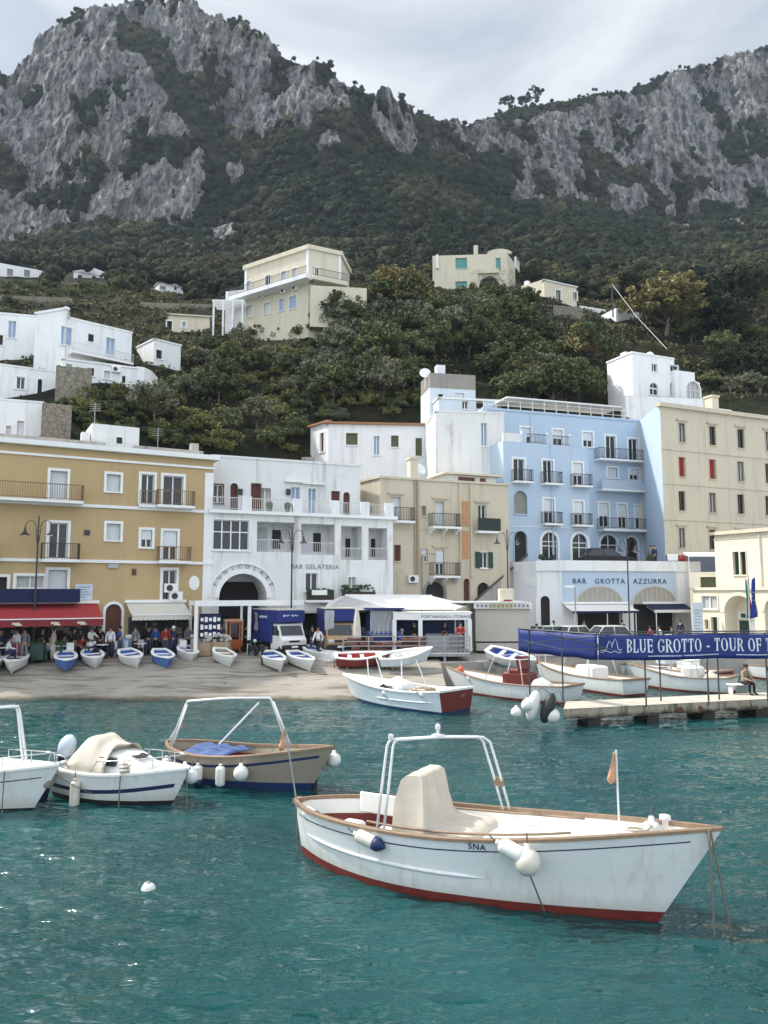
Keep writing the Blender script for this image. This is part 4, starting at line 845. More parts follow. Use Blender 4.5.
f = foot(307.5, 92.0, 366, 93.0, 4); b = Bld('villa_wing', 'low blank cream wing below the right corner of the big villa', 'building', f, topz(f, 0, 330, 304) - 3, topz(f, 0, 325, 286), VILLA); b.win(0, 333, 289, 336, 293, 'dark', sur=.04); b.done()
t = empty('pergola', at(222, 320, 99), 0, 'white pergola at the left end of the big villa', 'pergola'); o_ = t.location.copy(); mb = MB()
for i in range(4):
    for j in range(2): p = xy(207 + 10 * i, 97 + 3 * j); mb.box((p.x, p.y, o_.z), (.22, .22, 3.6))
loose(mb, 'post', TRIM, t, o_); mb = MB(); p0, p1 = xy(205, 97), xy(239, 97)
for j in range(6): mb.box(((p0.x + p1.x) / 2, 97 + j * .6, o_.z + 1.9), (p1.x - p0.x, .14, .2))
mb.build('beam', TRIM, t, o_)
f = foot(219, 100.5, 239, 99.8, 3); b = Bld('annex', 'small white annex at the left end of the big villa', 'building', f, topz(f, 0, 230, 325) - 2, topz(f, 0, 230, 291), WHITE); b.done()
# cream villa with turquoise shutters
Yv = terrY(478, 291); f = [xy(434.8, Yv), xy(513.5, Yv - 1), xy(521, Yv + 3.5), xy(440, Yv + 6)]
b = Bld('villa', 'cream villa with turquoise shutters standing on the wooded crest', 'villa', f, topz(f, 0, 478, 296) - 3, topz(f, 0, 450, 262), VILLA)
b.z1 = topz(f, 0, 490, 254)
for a in [(455.5,258,467,268.5,'teal'),(496,258,500.6,270,'teal'),(455.5,281.5,467,288,'teal')]: b.win(0, *a, sur=.06, surm=VILLA)
b.win(0, 479, 276, 500, 292, 'dark', arch=True, sur=.06, surm=VILLA, depth=.9); b.win(1, 516, 259, 519, 270, 'closed', sur=.05)
a0_, z_ = b.px(0, 478, 276); a1_, _ = b.px(0, 499, 276); mb = MB(); b.boxf(mb, 0, a0_, a1_, z_ + .3, z_ + 1.1, .0, .5); b.add('balcony', mb, VILLA)
mb = MB(); a, _ = b.px(0, 444, 255); b.boxf(mb, 0, b.px(0, 474, 255)[0], b.px(0, 478, 255)[0], b.z1 - .2, b.z1 + 1.7, -.8, .05); b.add('chimney', mb, VILLA)
mb = MB(); p, q = b.px(0, 487, 250)[0], b.px(0, 512, 250)[0]; am = (p + q) / 2; mb.prism([b.P(0, am - (q - p) / 2 * math.cos(math.pi * k / 10), b.z1 + .9 * math.sin(math.pi * k / 10), .02) for k in range(11)], b.fr(0)[2].to_3d() * -.6); b.add('gable', mb, VILLA)
mb = MB(); p = b.P(0, b.px(0, 437, 270)[0], 0, .3); b.boxf(mb, 0, b.px(0, 436, 270)[0], b.px(0, 438.5, 270)[0], b.z1 - 2.5, b.z1 + .0, .1, .5); b.add('pillar', mb, TRIM); b.done()
b = hillhouse('crest_house', 'small cream house with two tall windows right of the turquoise shuttered villa', 551, 584.5, 285, 310, VILLA, [(556,290,561,302,'glass'),(573,292,577,300,'glass')], 6, 3.0); b.corn(.12, .2, WHITE); Yc = b.pts[0].y; b.done()
f = foot(527, Yc + 3, 551, Yc + .1, 5); b = Bld('house_wing', 'shaded lower wing at the left of the small cream crest house', 'building', f, topz(f, 0, 540, 309) - 3, topz(f, 0, 540, 280.5), VILLA); mb = MB(); b.boxf(mb, 0, .4, 1.1, b.z1, b.z1 + .8, -1, -.3); b.add('chimney', mb, TRIM); b.done()
b = hillhouse('crest_hut', 'tiny white hut beside the big golden tree on the crest', 625, 652, 312, 326, WHITE, [(645,314,650,321,'dark')], 4, 2); b.done()
b = hillhouse('crest_hut', 'long low white shed on the crest left of the tiny hut', 588, 616, 309, 317, WHITE2, [], 4, 2); b.done()
# white villa with arched windows over the hotel roof
f = [xy(614, 86), xy(640, 82.2), xy(683, 84.6), xy(683, 92), xy(620, 93)]
b = Bld('villa', 'white villa with rounded arched windows above the hotel roof', 'villa', f, topz(f, 1, 660, 404) - 3, topz(f, 1, 645, 354), WHITE)
b.win(1, 651.5, 364, 657, 371.5, 'glass', sur=.08); b.win(1, 670, 365.5, 678, 372, 'glass', sur=.08); b.win(1, 649.5, 383, 658, 395, 'grid', arch=True); b.win(1, 669.5, 381.5, 679, 396, 'curtain', arch=True); b.corn(.14, .08, WHITE)
mb = MB(); p = b.P(1, 4.4, b.z1 + .6, -2); mb.lathe([(.0, -.5), (.45, -.4), (.45, .3), (.2, .5)], c=p, n=12); b.add('water_tank', mb, TRIM); mb = MB(); b.boxf(mb, 1, .3, 1.2, b.z1, b.z1 + .5, -2.2, -1.4); b.boxf(mb, 1, 1.8, 3.0, b.z1, b.z1 + .4, -2.5, -1.2); b.add('roof_hut', mb, WHITE2); b.done()
f = foot(683.5, 83.9, 704, 85.0, 5); b = Bld('house_wing', 'lower white wing with one big arched window at the right of the white villa', 'building', f, topz(f, 0, 690, 404) - 3, topz(f, 0, 690, 372), WHITE); b.win(0, 686.5, 381.5, 700, 402, 'curtain', arch=True, cols_=3); b.done()
f = foot(632, 81, 712, 82.5, 1.2); b = Bld('garden_wall', 'white garden wall in front of the white arched villa', 'wall', f, topz(f, 0, 660, 412) - 3, topz(f, 0, 670, 397.5), WHITE); b.done()
p, q = at(612, 284, 108), at(667, 349, 85); mb = MB(); mb.tube([p, p.lerp(q, .5) - Vector((0, 0, .5)), q], .035, 5); tag(mb.build('cable', GREYMET), 'pale cable slanting down from the crest to the white arched villa', 'cable'); mb = MB(); mb.tube([p - Vector((0, 0, 5)), p + Vector((0, 0, .3))], .1, 6); tag(mb.build('cable_pole', IRON), 'dark pole on the crest holding the pale slanting cable', 'pole')
for px, py, Y_, lab in ((146, 296, 150, 'tall lamp mast on the terraced slope, left of the distant house'), (180, 318, 110, 'thin pole on the slope above the grey cube house')): p = at(px, py, terrY(px, py)); mb = MB(); mb.tube([p - Vector((0, 0, 1)), p + Vector((0, 0, 4.5 if px < 150 else 3.5))], .12, 6); mb.box(p + Vector((0, 0, 4.4 if px < 150 else 3.4)), (1.0, .2, .2)); tag(mb.build('mast', IRON), lab, 'pole')
# retaining walls of the terraces
for lab, x0, x1, yt, yb, dY, mm in [('brown retaining wall under the white cubic house', 46, 83, 366, 399, 0, STONE), ('rough stone retaining wall above the ochre roof', 34, 64, 403, 438, -.6, STONE), ('grey retaining wall below the long low house', 300, 430, 458, 476, 0, STAINED), ('stone wall under the big villa', 306, 352, 300, 321, 0, STONE), ('stone wall under the small cream crest house', 560, 590, 307, 322, 0, STONE), ('long stone terrace wall below the far left houses', 40, 130, 283, 290, 0, STONE), ('low stone terrace wall left of the big villa', 130, 205, 303, 310, 0, STONE), ('stone terrace wall behind the left white houses', -20, 60, 296, 303, 0, STONE)]:
    y0 = terrY((x0 + x1) / 2, yb) - .5 + dY; f = foot(x0, y0, x1, y0 + 1.0, 1.0); zt_ = topz(f, 0, (x0 + x1) / 2, yt)
    mb = MB(); A_, B_ = f[0], f[1]; n_ = 10; rows = []
    for k in range(n_ + 1):
        p = A_.lerp(B_, k / n_); q = f[3].lerp(f[2], k / n_); h_ = zt_ + .05 * math.sin(k * 2.3); rows.append([(p.x, p.y, zt_ - 8), (p.x, p.y, h_), (q.x, q.y, h_), (q.x, q.y, zt_ - 8)])
    mb.grid(rows, close=True); o = mb.build('retaining_wall', RUBBLE if mm is STONE else mm, None); tag(o, lab, 'wall')
# ------------------------------------------------------------------ trees and bushes of the near hill
def leafmat(name, dark, mid, light, soft=.35):
    t = NT(name); oi = t.n('ShaderNodeObjectInfo').outputs['Random']
    f = t.math('ADD', t.math('MULTIPLY', t.noise(.8, detail=5, rough=.7), .85), t.math('MULTIPLY', oi, .3))
    c = t.ramp(f, [(.32, dark), (.55, mid), (.85, light)])
    t.b.inputs['Subsurface Weight'].default_value = 0
    return t.fin(c, .8, 0, .15)
LM = {'oak': leafmat('evergreen_leaves', (.05, .068, .03), (.105, .128, .054), (.20, .21, .092)), 'olive': leafmat('grey_green_leaves', (.075, .088, .056), (.145, .155, .10), (.23, .23, .15)),
      'gold': leafmat('golden_leaves', (.085, .08, .028), (.20, .175, .068), (.33, .28, .13)), 'pine': leafmat('pine_needles', (.016, .026, .015), (.032, .046, .024), (.065, .08, .038)), 'bush': leafmat('yellow_green_leaves', (.06, .075, .026), (.145, .15, .055), (.27, .25, .10)), 'dry': leafmat('dry_twigs', (.10, .088, .074), (.17, .15, .13), (.26, .235, .20))}
BARK = mat('grey_bark', (.13, .105, .085), .9, var=.3, scale=6)
def leaf_mesh(seed, rx, rz, zc, nclump, per, leaf, spread, m, lo=.35, flat=0.0, hole=.0):
    g = np.random.RandomState(seed); d = g.normal(size=(nclump, 3)); d /= np.linalg.norm(d, axis=1)[:, None]; d[:, 2] = np.where(d[:, 2] < -.5, -d[:, 2] * .6, d[:, 2])
    rad = g.uniform(lo, 1.0, nclump) ** .6 * (1 + .22 * np.sin(3 * np.arctan2(d[:, 1], d[:, 0]) + seed) + g.normal(0, .08, nclump))
    C = d * rad[:, None] * np.array([rx, rx, rz]) + np.array([0, 0, zc]); cs = g.uniform(.55, 1.3, nclump) * spread
    n = nclump * per; ci = np.repeat(np.arange(nclump), per); q = g.normal(size=(n, 3)); q /= np.linalg.norm(q, axis=1)[:, None]
    p = C[ci] + q * (cs[ci] * g.uniform(.2, 1, n) ** .5)[:, None] * np.array([1, 1, .75])
    nr = q * .7 + g.normal(size=(n, 3)) * .6 + np.array([0, 0, .4 + flat]); nr /= np.linalg.norm(nr, axis=1)[:, None]
    a = np.cross(nr, g.normal(size=(n, 3))); a /= np.linalg.norm(a, axis=1)[:, None]; b_ = np.cross(nr, a)
    s = (leaf * g.uniform(.6, 1.4, n))[:, None]
    V = np.stack([p - a * s, p + b_ * s * .55, p + a * s, p - b_ * s * .55], 1).reshape(-1, 3)
    F_ = np.arange(n * 4).reshape(-1, 4); return V, F_
def trunk_mb(seed, h, r, rx, rz, n=6, twigs=0):
    g = random.Random(seed); mb = MB(); lean = Vector((g.uniform(-.12, .12), g.uniform(-.12, .12), 1)) * h
    mb.tube([Vector((0, 0, -.8)), Vector((0, 0, 0)) + lean * .02, lean * .5 + Vector((g.uniform(-.1, .1), 0, 0)), lean], [r * 1.4, r * 1.1, r * .8, r * .5], 7)
    for k in range(n):
        s = lean * g.uniform(.45, .95); q = 6.28 * (k + g.random()) / n; e = Vector((math.cos(q) * rx * .75, math.sin(q) * rx * .75, h + rz * g.uniform(-.1, .9))); mid = s.lerp(e, .5) + Vector((0, 0, .2))
        mb.tube([s, mid, e], [r * .45, r * .28, r * .1], 5)
        for j in range(twigs):
            st = mid.lerp(e, g.uniform(0, 1)); v = Vector((g.uniform(-1, 1), g.uniform(-1, 1), g.uniform(.0, 1.2))) * rx * .45; mb.tube([st, st + v * .5 + Vector((0, 0, .05)), st + v], [r * .16, r * .09, r * .03], 3, cap=False)
    return mb
PROTO = {}
def proto(kind, i, rx, rz, h, r, nclump, per, leaf, spread, lm, lo=.35, flat=0, twigs=0):
    t = empty('tree' if h > 1.0 else 'bush', (0, -40, -60)); V, F_ = leaf_mesh(i * 7 + len(kind), rx, rz, h + rz * .75, nclump, per, leaf, spread, lm, lo, flat)
    o = np_mesh('crown', V, F_, LM[lm], smooth=False); o.parent = t; CH[t.name] = [o]
    trunk_mb(i * 3 + 1, h + rz * .3, r, rx, rz, 7 if twigs else 5, twigs).build('trunk', BARK, t, smooth=True)
    PROTO.setdefault(kind, []).append([t, False])
for i in range(3): proto('oak', i, 2.2 + .3 * i, 1.6 + .2 * i, 1.6, .16, 60, 70, .17, .62, 'oak')
for i in range(3): proto('olive', i, 2.0 + .25 * i, 1.35 + .2 * i, 1.4, .14, 52, 62, .15, .55, 'olive')
for i in range(2): proto('gold', i, 2.1 + .3 * i, 2.2 + .5 * i, 1.5, .18, 85, 70, .15, .55, 'gold', .3)
for i in range(2): proto('pine', i, 2.0 + .2 * i, 2.3 + .3 * i, 2.0, .2, 60, 70, .17, .55, 'pine', .3)
for i in range(3): proto('bush', i, 1.15 + .15 * i, .7 + .1 * i, .25, .06, 26, 52, .11, .36, 'bush', .3)
for i in range(3): proto('shrub', i, 1.2 + .15 * i, .85 + .1 * i, .3, .06, 26, 60, .12, .4, 'oak', .3)
for i in range(2): proto('dry', i, 1.9 + .2 * i, 1.9, 1.8, .15, 40, 10, .07, .5, 'dry', .4, 0, 9)
LAB = {'oak': ('dark rounded evergreen tree in the thick wood between the villas and the harbour', 'tree', 'dark evergreen trees on the near hill', 'evergreen_tree'),
       'olive': ('grey green olive tree on the hillside among darker evergreens', 'tree', 'grey green trees on the near hill', 'olive_tree'),
       'gold': ('golden leafed tree standing out of the dark hillside wood', 'tree', 'golden trees on the near hill', 'golden_tree'),
       'pine': ('very dark upright conifer on the right of the hill', 'tree', 'dark conifers on the near hill', 'conifer_tree'),
       'bush': ('low yellow green flowering bush on the open hillside', 'bush', 'yellow green bushes on the near hill', 'flowering_bush'),
       'shrub': ('low dark green bush on the open hillside', 'bush', 'dark bushes on the near hill', 'green_bush'),
       'dry': ('leafless grey tree with bare twigs on the hillside', 'tree', 'bare grey trees on the near hill', 'bare_tree')}
for k, v in PROTO.items():
    for t, _ in v: t.name = LAB[k][3] ; 
CH = {}
for o in list(bpy.data.objects):
    if o.parent is not None: CH.setdefault(o.parent.name, []).append(o)
def plant(kind, x, y, s, rz=None, label=None, dz=0, sz=None):
    v = PROTO[kind][rnd.randrange(len(PROTO[kind]))]; t = v[0] if not v[1] else copy_tree(v[0]); v[1] = True
    t.location = (x, y, terrZ(x, y) - .25 * s + dz); t.rotation_euler = (0, 0, rz if rz is not None else rnd.uniform(0, 6.28)); t.scale = (s * rnd.uniform(.9, 1.12), s * rnd.uniform(.9, 1.12), (sz or s) * rnd.uniform(.85, 1.15))
    L_ = LAB[kind]
    if label: tag(t, label, L_[1])
    else: tag(t, L_[0], L_[1], L_[2])
    return t
def plantpx(kind, px, py, s, **k): Y = terrY(px, py); p = xy(px, Y); return plant(kind, p.x, Y, s, **k)
# houses keep a clear space in front: (x0, x1, y0, y1) of the view that must stay open
CLEAR = [(0,128,302,386),(128,152,302,382),(205,300,243,318),(300,366,243,293),(434,524,244,284),(548,586,280,303),(612,706,345,402),(144,177,336,366),(306,436,419,478),(0,130,262,282),(148,205,282,330),(625,654,306,320),(0,50,395,440),(588,616,307,315),(431,487,360,412)]
def clear_at(px, py, w, h):
    for (a, b_, c, d) in CLEAR:
        if px + w > a and px - w < b_ and py - h < d - 3 and py > c: return False
    return True
PXM = lambda Y: FPX / Y
SIZE = {'oak': (2.5, 4.4), 'olive': (2.3, 3.8), 'gold': (2.4, 5.5), 'pine': (2.2, 6), 'bush': (1.3, 1.6), 'shrub': (1.4, 1.9), 'dry': (2.2, 5)}
def scatter(n, x0, x1, y0, y1, mixk, smin, smax, dmin=.55):
    done_, tries = [], 0
    while len(done_) < n and tries < n * 25:
        tries += 1; px, py = rnd.uniform(x0, x1), rnd.uniform(y0, y1); Y = terrY(px, py)
        if Y > 150: continue
        k = rnd.choices([a for a, _ in mixk], [b_ for _, b_ in mixk])[0]; s = rnd.uniform(smin, smax); w_, h_ = SIZE[k][0] * s * PXM(Y), SIZE[k][1] * s * PXM(Y)
        if not clear_at(px, py, w_ * .8, h_): continue
        if any(abs(px - a) < dmin * w_ and abs(py - b_) < dmin * .5 * h_ for a, b_ in done_): continue
        plantpx(k, px, py, s); done_.append((px, py))
scatter(110, 320, 640, 298, 412, [('oak', 5), ('olive', 4), ('gold', .7), ('shrub', 1)], .8, 1.3, .42)
scatter(26, 270, 440, 398, 452, [('oak', 1), ('shrub', 3), ('bush', 2), ('olive', 1)], .7, 1.0)
scatter(22, 180, 345, 345, 420, [('oak', 3), ('olive', 2), ('shrub', 2)], .5, .85)
scatter(80, 130, 335, 322, 450, [('bush', 4), ('shrub', 4), ('olive', .5)], .7, 1.3)
scatter(30, 640, 775, 310, 405, [('pine', 3), ('oak', 3), ('olive', 1), ('dry', 1.2), ('shrub', 2)], .6, 1.15)
scatter(40, -10, 250, 284, 325, [('shrub', 4), ('bush', 2), ('oak', 1.5)], .6, 1.0)
scatter(20, 300, 370, 296, 330, [('shrub', 3), ('olive', 1), ('bush', 1)], .6, .95)
scatter(18, 345, 440, 292, 330, [('gold', 1.2), ('bush', 2), ('olive', 1)], .6, .95)
scatter(26, 440, 640, 388, 418, [('shrub', 3), ('bush', 1), ('oak', 1)], .6, 1.0)
scatter(40, 35, 165, 390, 442, [('shrub', 3), ('bush', 3)], .5, .8)
scatter(24, 520, 780, 285, 320, [('oak', 3), ('olive', 1), ('pine', 2)], .7, 1.1)
plantpx('gold', 676, 338, 2.1, label='tall golden leafed tree rising above the tiny white hut on the crest', sz=1.75)
plantpx('gold', 655, 330, 1.2); plantpx('gold', 693, 336, 1.3)
plantpx('dry', 236, 352, 1.0, label='bare grey tree below the pergola of the big villa'); plantpx('dry', 512, 300, 1.1, label='bare grey tree hiding the right side of the turquoise shuttered villa', sz=1.0)
plantpx('dry', 728, 335, 1.6, label='wide bare grey tree right of the tall golden tree', sz=1.4)
plantpx('pine', 752, 322, 1.3, label='dark conifer at the right photo edge above the cream block'); plantpx('gold', 392, 318, 1.5); plantpx('gold', 412, 322, 1.2); plantpx('dry', 350, 318, 1.1); plantpx('dry', 362, 312, 1.2); plantpx('dry', 487, 305, 1.0); plantpx('olive', 320, 395, 1.2); plantpx('olive', 355, 400, 1.2); plantpx('olive', 365, 380, 1.1)
for kind in PROTO:      # prototypes that were never planted
    for t, used in PROTO[kind]:
        if not used:
            for c in CH.get(t.name, []): bpy.data.objects.remove(c)
            bpy.data.objects.remove(t)
# ridge-top pines on the mountain
for px, lab, s in ((508, 'small umbrella pine on the saddle of the mountain, left of two others', 1.5), (524, 'middle one of three umbrella pines on the mountain saddle', 1.3), (535, 'widest umbrella pine on the mountain saddle, nearest the right cliff', 1.9)):
    i = int(np.searchsorted(cols, px)); j = int(np.argmax(TZ2[i])); x, y, z = TX2[i, j], TY2[i, j], TZ2[i, j]
    t = empty('umbrella_pine', (x, y, z), 0, lab, 'tree', None); V, F_ = leaf_mesh(int(px), 3.2 * s, 1.0 * s, 5.2 * s, 34, 40, .5, 1.1, None, .4); o = np_mesh('crown', V, F_, LM['pine'], smooth=False); o.parent = t
    mb = MB(); mb.tube([(0, 0, -2), (.3, 0, 2 * s), (0, 0, 5 * s)], [.35, .3, .2], 6)
    for q in range(5): mb.tube([(0, 0, 3.6 * s), (math.cos(q * 1.26) * 1.9 * s, math.sin(q * 1.26) * 1.9 * s, 5.1 * s)], [.16, .06], 4)
    mb.build('trunk', BARK, t, smooth=True)
t = empty('ridge_mast', (0, 0, 0), 0, 'thin lattice mast on the right mountain crest', 'mast'); i = int(np.searchsorted(cols, 671)); j = int(np.argmax(TZ2[i])); t.location = (TX2[i, j], TY2[i, j], TZ2[i, j]); mb = MB()
for a in range(3): q = a * 2.09; mb.tube([(math.cos(q) * .8, math.sin(q) * .8, -2), (0, 0, 10)], .12, 4)
for k in range(6): mb.box((0, 0, 1 + 1.5 * k), (.9 - .13 * k, .9 - .13 * k, .1))
mb.build('lattice', GREYMET, t)
# undergrowth: grass and scrub covering the slope
g = np.random.RandomState(9); N = 95000
jj_ = np.where(TY2[470] < 150)[0].max(); ii_ = g.randint(210, 1110, N); 
wY = g.uniform(0, 1, N) ** .8; Yq = np.array([np.interp(w_, [0, 1], [TY2[i, 30] + 0, 150]) for w_, i in zip(wY, ii_)])
Zq = np.array([np.interp(y, TY2[i], TZ2[i]) for y, i in zip(Yq, ii_)]); Xq = np.array([np.interp(y, TY2[i], TX2[i]) for y, i in zip(Yq, ii_)]) + g.normal(0, .1, N)
keep = Zq > 8; p = np.stack([Xq, Yq, Zq], 1)[keep]; n = len(p); p[:, 2] += g.uniform(0, .3, n)
dens = fbm(p[:, 0] * .25, p[:, 1] * .25, p[:, 2] * .25, 3); kp = dens > -.25; p = p[kp]; n = len(p)
a = g.normal(size=(n, 3)); a /= np.linalg.norm(a, axis=1)[:, None]; b_ = np.cross(a, g.normal(size=(n, 3))); b_ /= np.linalg.norm(b_, axis=1)[:, None]; s = (g.uniform(.12, .34, n) * (p[:, 1] / 80) ** .5)[:, None]
V = np.stack([p - a * s, p + b_ * s * .6, p + a * s, p - b_ * s * .6], 1).reshape(-1, 3)
tag(np_mesh('undergrowth', V, np.arange(n * 4).reshape(-1, 4), leafmat('scrub_leaves', (.04, .048, .022), (.09, .09, .042), (.19, .17, .085)), smooth=False), kind='stuff', label='low scrub and grass covering the near slope', cat='undergrowth')
# ------------------------------------------------------------------ water
def water_material():
    t = NT('sea_water')
    big = t.noise(.5, t.pos((.7, 1.6, 1)), detail=2, rough=.5); mid = t.noise(1.7, t.pos((.55, 1.7, 1)), detail=3, rough=.5, dist=.5); fine = t.noise(6, t.pos((.6, 1.6, 1)), detail=2)
    h = t.math('ADD', t.math('ADD', t.math('MULTIPLY', big, .5), t.math('MULTIPLY', mid, .38)), t.math('MULTIPLY', fine, .09))
    t.bump(t.math('MULTIPLY', h, t.math('ADD', .35, t.math('MULTIPLY', t.noise(.16, t.pos((.6, 1.5, 1)), detail=3), 1.3))), 1.0, .42)
    c = t.mix(t.ramp(t.noise(.13, detail=4), [(.35, 0), (.7, 1)]), (.0045, .043, .046), (.010, .076, .077))
    t.b.inputs['IOR'].default_value = 1.333
    return t.fin(c, .035, 0, .9)
WATER = water_material()
r_ = np.concatenate([np.linspace(3, 30, 520), np.linspace(30.1, 70, 200), [120, 400]]); aa = np.linspace(-1.0, 1.0, 560)
RR, AA = np.meshgrid(r_, aa, indexing='ij'); WX, WY = RR * np.tan(AA * .86), RR.copy()
_wx = WX + .5 * fbm(WX * .4, WY * .4, WX * 0 + 31, 2); WZ = .05 * fbm(_wx * .35, WY * .9, WX * 0 + 2, 2) + .055 * (.5 - np.abs(fbm(_wx * .75, WY * 2.0, WX * 0 + 7, 2))) * (1 + fbm(WX * .15, WY * .3, WX * 0 + 41, 2)) + .02 * fbm(_wx * 2.0, WY * 4.6, WX * 0 + 11, 2)
WZ *= np.clip((75 - RR) / 45, 0, 1); WZ -= .02
WZ = np.where(RR > 70, -.02, WZ)
n1, n2 = len(r_), len(aa); ii, jj = np.meshgrid(np.arange(n1 - 1), np.arange(n2 - 1), indexing='ij'); a0 = (ii * n2 + jj).ravel()
tag(np_mesh('water', np.stack([WX, WY, WZ], -1).reshape(-1, 3), np.stack([a0, a0 + 1, a0 + n2 + 1, a0 + n2], 1), WATER), kind='structure', label='teal rippled harbour water', cat='water')
mb = MB(); mb.quad((-600, -300, -.02), (600, -300, -.02), (600, 3.0, -.02), (-600, 3.0, -.02)); tag(mb.build('water', WATER), kind='structure', label='teal harbour water behind the camera', cat='water')
# ------------------------------------------------------------------ slipway, quay, road
t = NT('slip_concrete')
c = t.mix(t.noise(.5, t.pos((1, 2.2, 1)), detail=8, rough=.65), (.22, .20, .165), (.42, .39, .34))
c = t.mix(t.ramp(t.noise(.9, t.pos((.35, 2.5, 1)), detail=7, rough=.7), [(.50, 0), (.60, .8)]), c, (.14, .12, .095))
zz = t.n('ShaderNodeSeparateXYZ'); t.l(t.geo.outputs['Position'], zz.inputs[0]); wet = t.ramp(t.math('ADD', zz.outputs['Z'], t.math('MULTIPLY', t.noise(1.5, detail=4), .16)), [(.10, 1), (.24, 0)])
c = t.mix(wet, c, (.085, .075, .05)); t.bump(t.noise(6, detail=8, rough=.7), .7, .04); SLIP = t.fin(c, .85, 0, .25)
PAVE = mat('quay_paving', (.36, .335, .30), .85, var=.2, scale=1.2, bump=.3); ASPH = mat('quay_asphalt', (.14, .135, .13), .9, var=.15, scale=2)
def slip_edge(x): return 38.9 + .25 * math.sin(x * .7) - .012 * (x + 22)
def slip_z(x, y):
    e = slip_edge(x); return float(np.interp(y, [e - 4, e, e + 5.2, 46.5, 52, 90], [-.95, .0, 1.30, 1.48, 1.5, 1.5]))
mb = MB(); rows = []
for x in np.linspace(-60, 3.2, 66):
    rows.append([(x, y, slip_z(x, y) + .03 * math.sin(x * 1.3 + y * 2.1) * (y < 45)) for y in np.concatenate([np.linspace(34.5, 46, 40), [48, 50, 52, 60, 90]])])
mb.grid(rows); tag(mb.build('slipway', SLIP, smooth=True), kind='structure', label='pale concrete slipway of the beached rowing boats', cat='slipway')
# right half: raised quay with a vertical face
edge = [(3.2, 44.4), (4.0, 44.5), (6.5, 45.2), (7.2, 47.5), (14, 48.4), (40, 50.5), (70, 52)]
mb = MB()
for (x0, y0), (x1, y1) in zip(edge, edge[1:]):
    mb.quad((x0, y0, 1.3), (x1, y1, 1.3), (x1, 90, 1.5), (x0, 90, 1.5)); mb.quad((x0, y0, -1), (x1, y1, -1), (x1, y1, 1.3), (x0, y0, 1.3))
mb.add([(3.2, 34, -1.4), (3.2, 44.4, -1), (3.2, 44.4, 1.28), (3.2, 38.7, 0.0), (3.2, 34, -1.1)], [(0, 1, 2, 3, 4)])
tag(mb.build('quay', PAVE), kind='structure', label='paved quay with a stone face behind the moored boats', cat='quay')
mb = MB()
for (x0, y0), (x1, y1) in zip(edge[2:], edge[3:]): mb.prism([(x0, y0 - .02, 1.3), (x1, y1 - .02, 1.3), (x1, y1 - .02, 1.42), (x0, y0 - .02, 1.42)], (0, .35, 0))
tag(mb.build('kerb', STONE), kind='structure', label='stone kerb at the quay edge', cat='kerb')
# pontoon
PA, PB = onz(563, 709, .72), onz(772, 698.5, .72); PC, PD = onz(772, 692, .72), onz(566, 701.5, .72)
PA.z = PB.z = PC.z = PD.z = .72; ex = (PB - PA).normalized(); PB2, PC2 = PB + ex * 6, PC + ex * 6
t = empty('pontoon', PA, 0, 'stained concrete pontoon under the blue banner', 'pontoon'); o_ = Vector(PA)
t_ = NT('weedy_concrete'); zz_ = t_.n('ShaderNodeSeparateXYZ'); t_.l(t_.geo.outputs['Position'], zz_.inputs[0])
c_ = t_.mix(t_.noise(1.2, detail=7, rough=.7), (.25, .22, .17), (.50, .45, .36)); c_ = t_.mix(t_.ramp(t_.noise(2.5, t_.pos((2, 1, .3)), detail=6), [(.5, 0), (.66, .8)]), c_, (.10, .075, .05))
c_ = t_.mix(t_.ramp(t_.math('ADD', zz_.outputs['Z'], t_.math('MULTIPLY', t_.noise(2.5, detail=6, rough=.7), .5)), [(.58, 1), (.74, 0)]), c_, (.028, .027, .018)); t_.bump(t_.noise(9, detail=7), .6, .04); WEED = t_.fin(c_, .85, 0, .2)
CONC = plaster('stained_concrete', (.42, .38, .30), .85, (.07, .055, .035), .25); CTOP = mat('worn_concrete_top', (.50, .46, .39), .85, var=.2, scale=1.4, bump=.3)
mb = MB(); n_ = 34; f_, bkk = [], []
for k in range(n_ + 1):
    p = PA.lerp(PB2, k / n_); q = PD.lerp(PC2, k / n_); w_ = Vector((0, rnd.uniform(-.03, .03), 0)); f_.append(p + w_); bkk.append(q)
rows = [[p + Vector((0, 0, -.42)) + Vector((0, rnd.uniform(-.02, .04), rnd.uniform(-.04, .04))) for p in f_], [p + Vector((0, -.01, -.2)) for p in f_], [p for p in f_]]
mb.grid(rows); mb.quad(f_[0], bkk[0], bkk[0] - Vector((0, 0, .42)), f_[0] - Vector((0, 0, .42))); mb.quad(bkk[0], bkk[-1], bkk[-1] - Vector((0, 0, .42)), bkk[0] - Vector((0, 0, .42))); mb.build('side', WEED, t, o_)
mb = MB(); mb.quad(f_[0], f_[-1], bkk[-1], bkk[0]); mb.quad(f_[0] - Vector((0, 0, .4)), bkk[0] - Vector((0, 0, .4)), bkk[-1] - Vector((0, 0, .4)), f_[-1] - Vector((0, 0, .4))); mb.build('deck', CTOP, t, o_)
mb = MB()
for k in range(6): p = PA.lerp(PB2, (k + .4) / 6).lerp(PD.lerp(PC2, (k + .4) / 6), .5); mb.box((p.x, p.y, -.25), (.5, 1.8, 1.2))
loose(mb, 'pile', mat('wet_dark_concrete', (.03, .026, .02), .6), t, o_)
RUST = mat('rusty_iron', (.13, .06, .03), .8)
for x in (676, 698): mb = MB(); p = onz(x, 707, .5); mb.lathe([(.11, 0), (.14, .02), (.11, .04)], axis='y', c=(p.x, PA.lerp(PB, (p.x - PA.x) / (PB.x - PA.x)).y - .06, .45), n=12); mb.build('mooring_ring', RUST, t, o_)
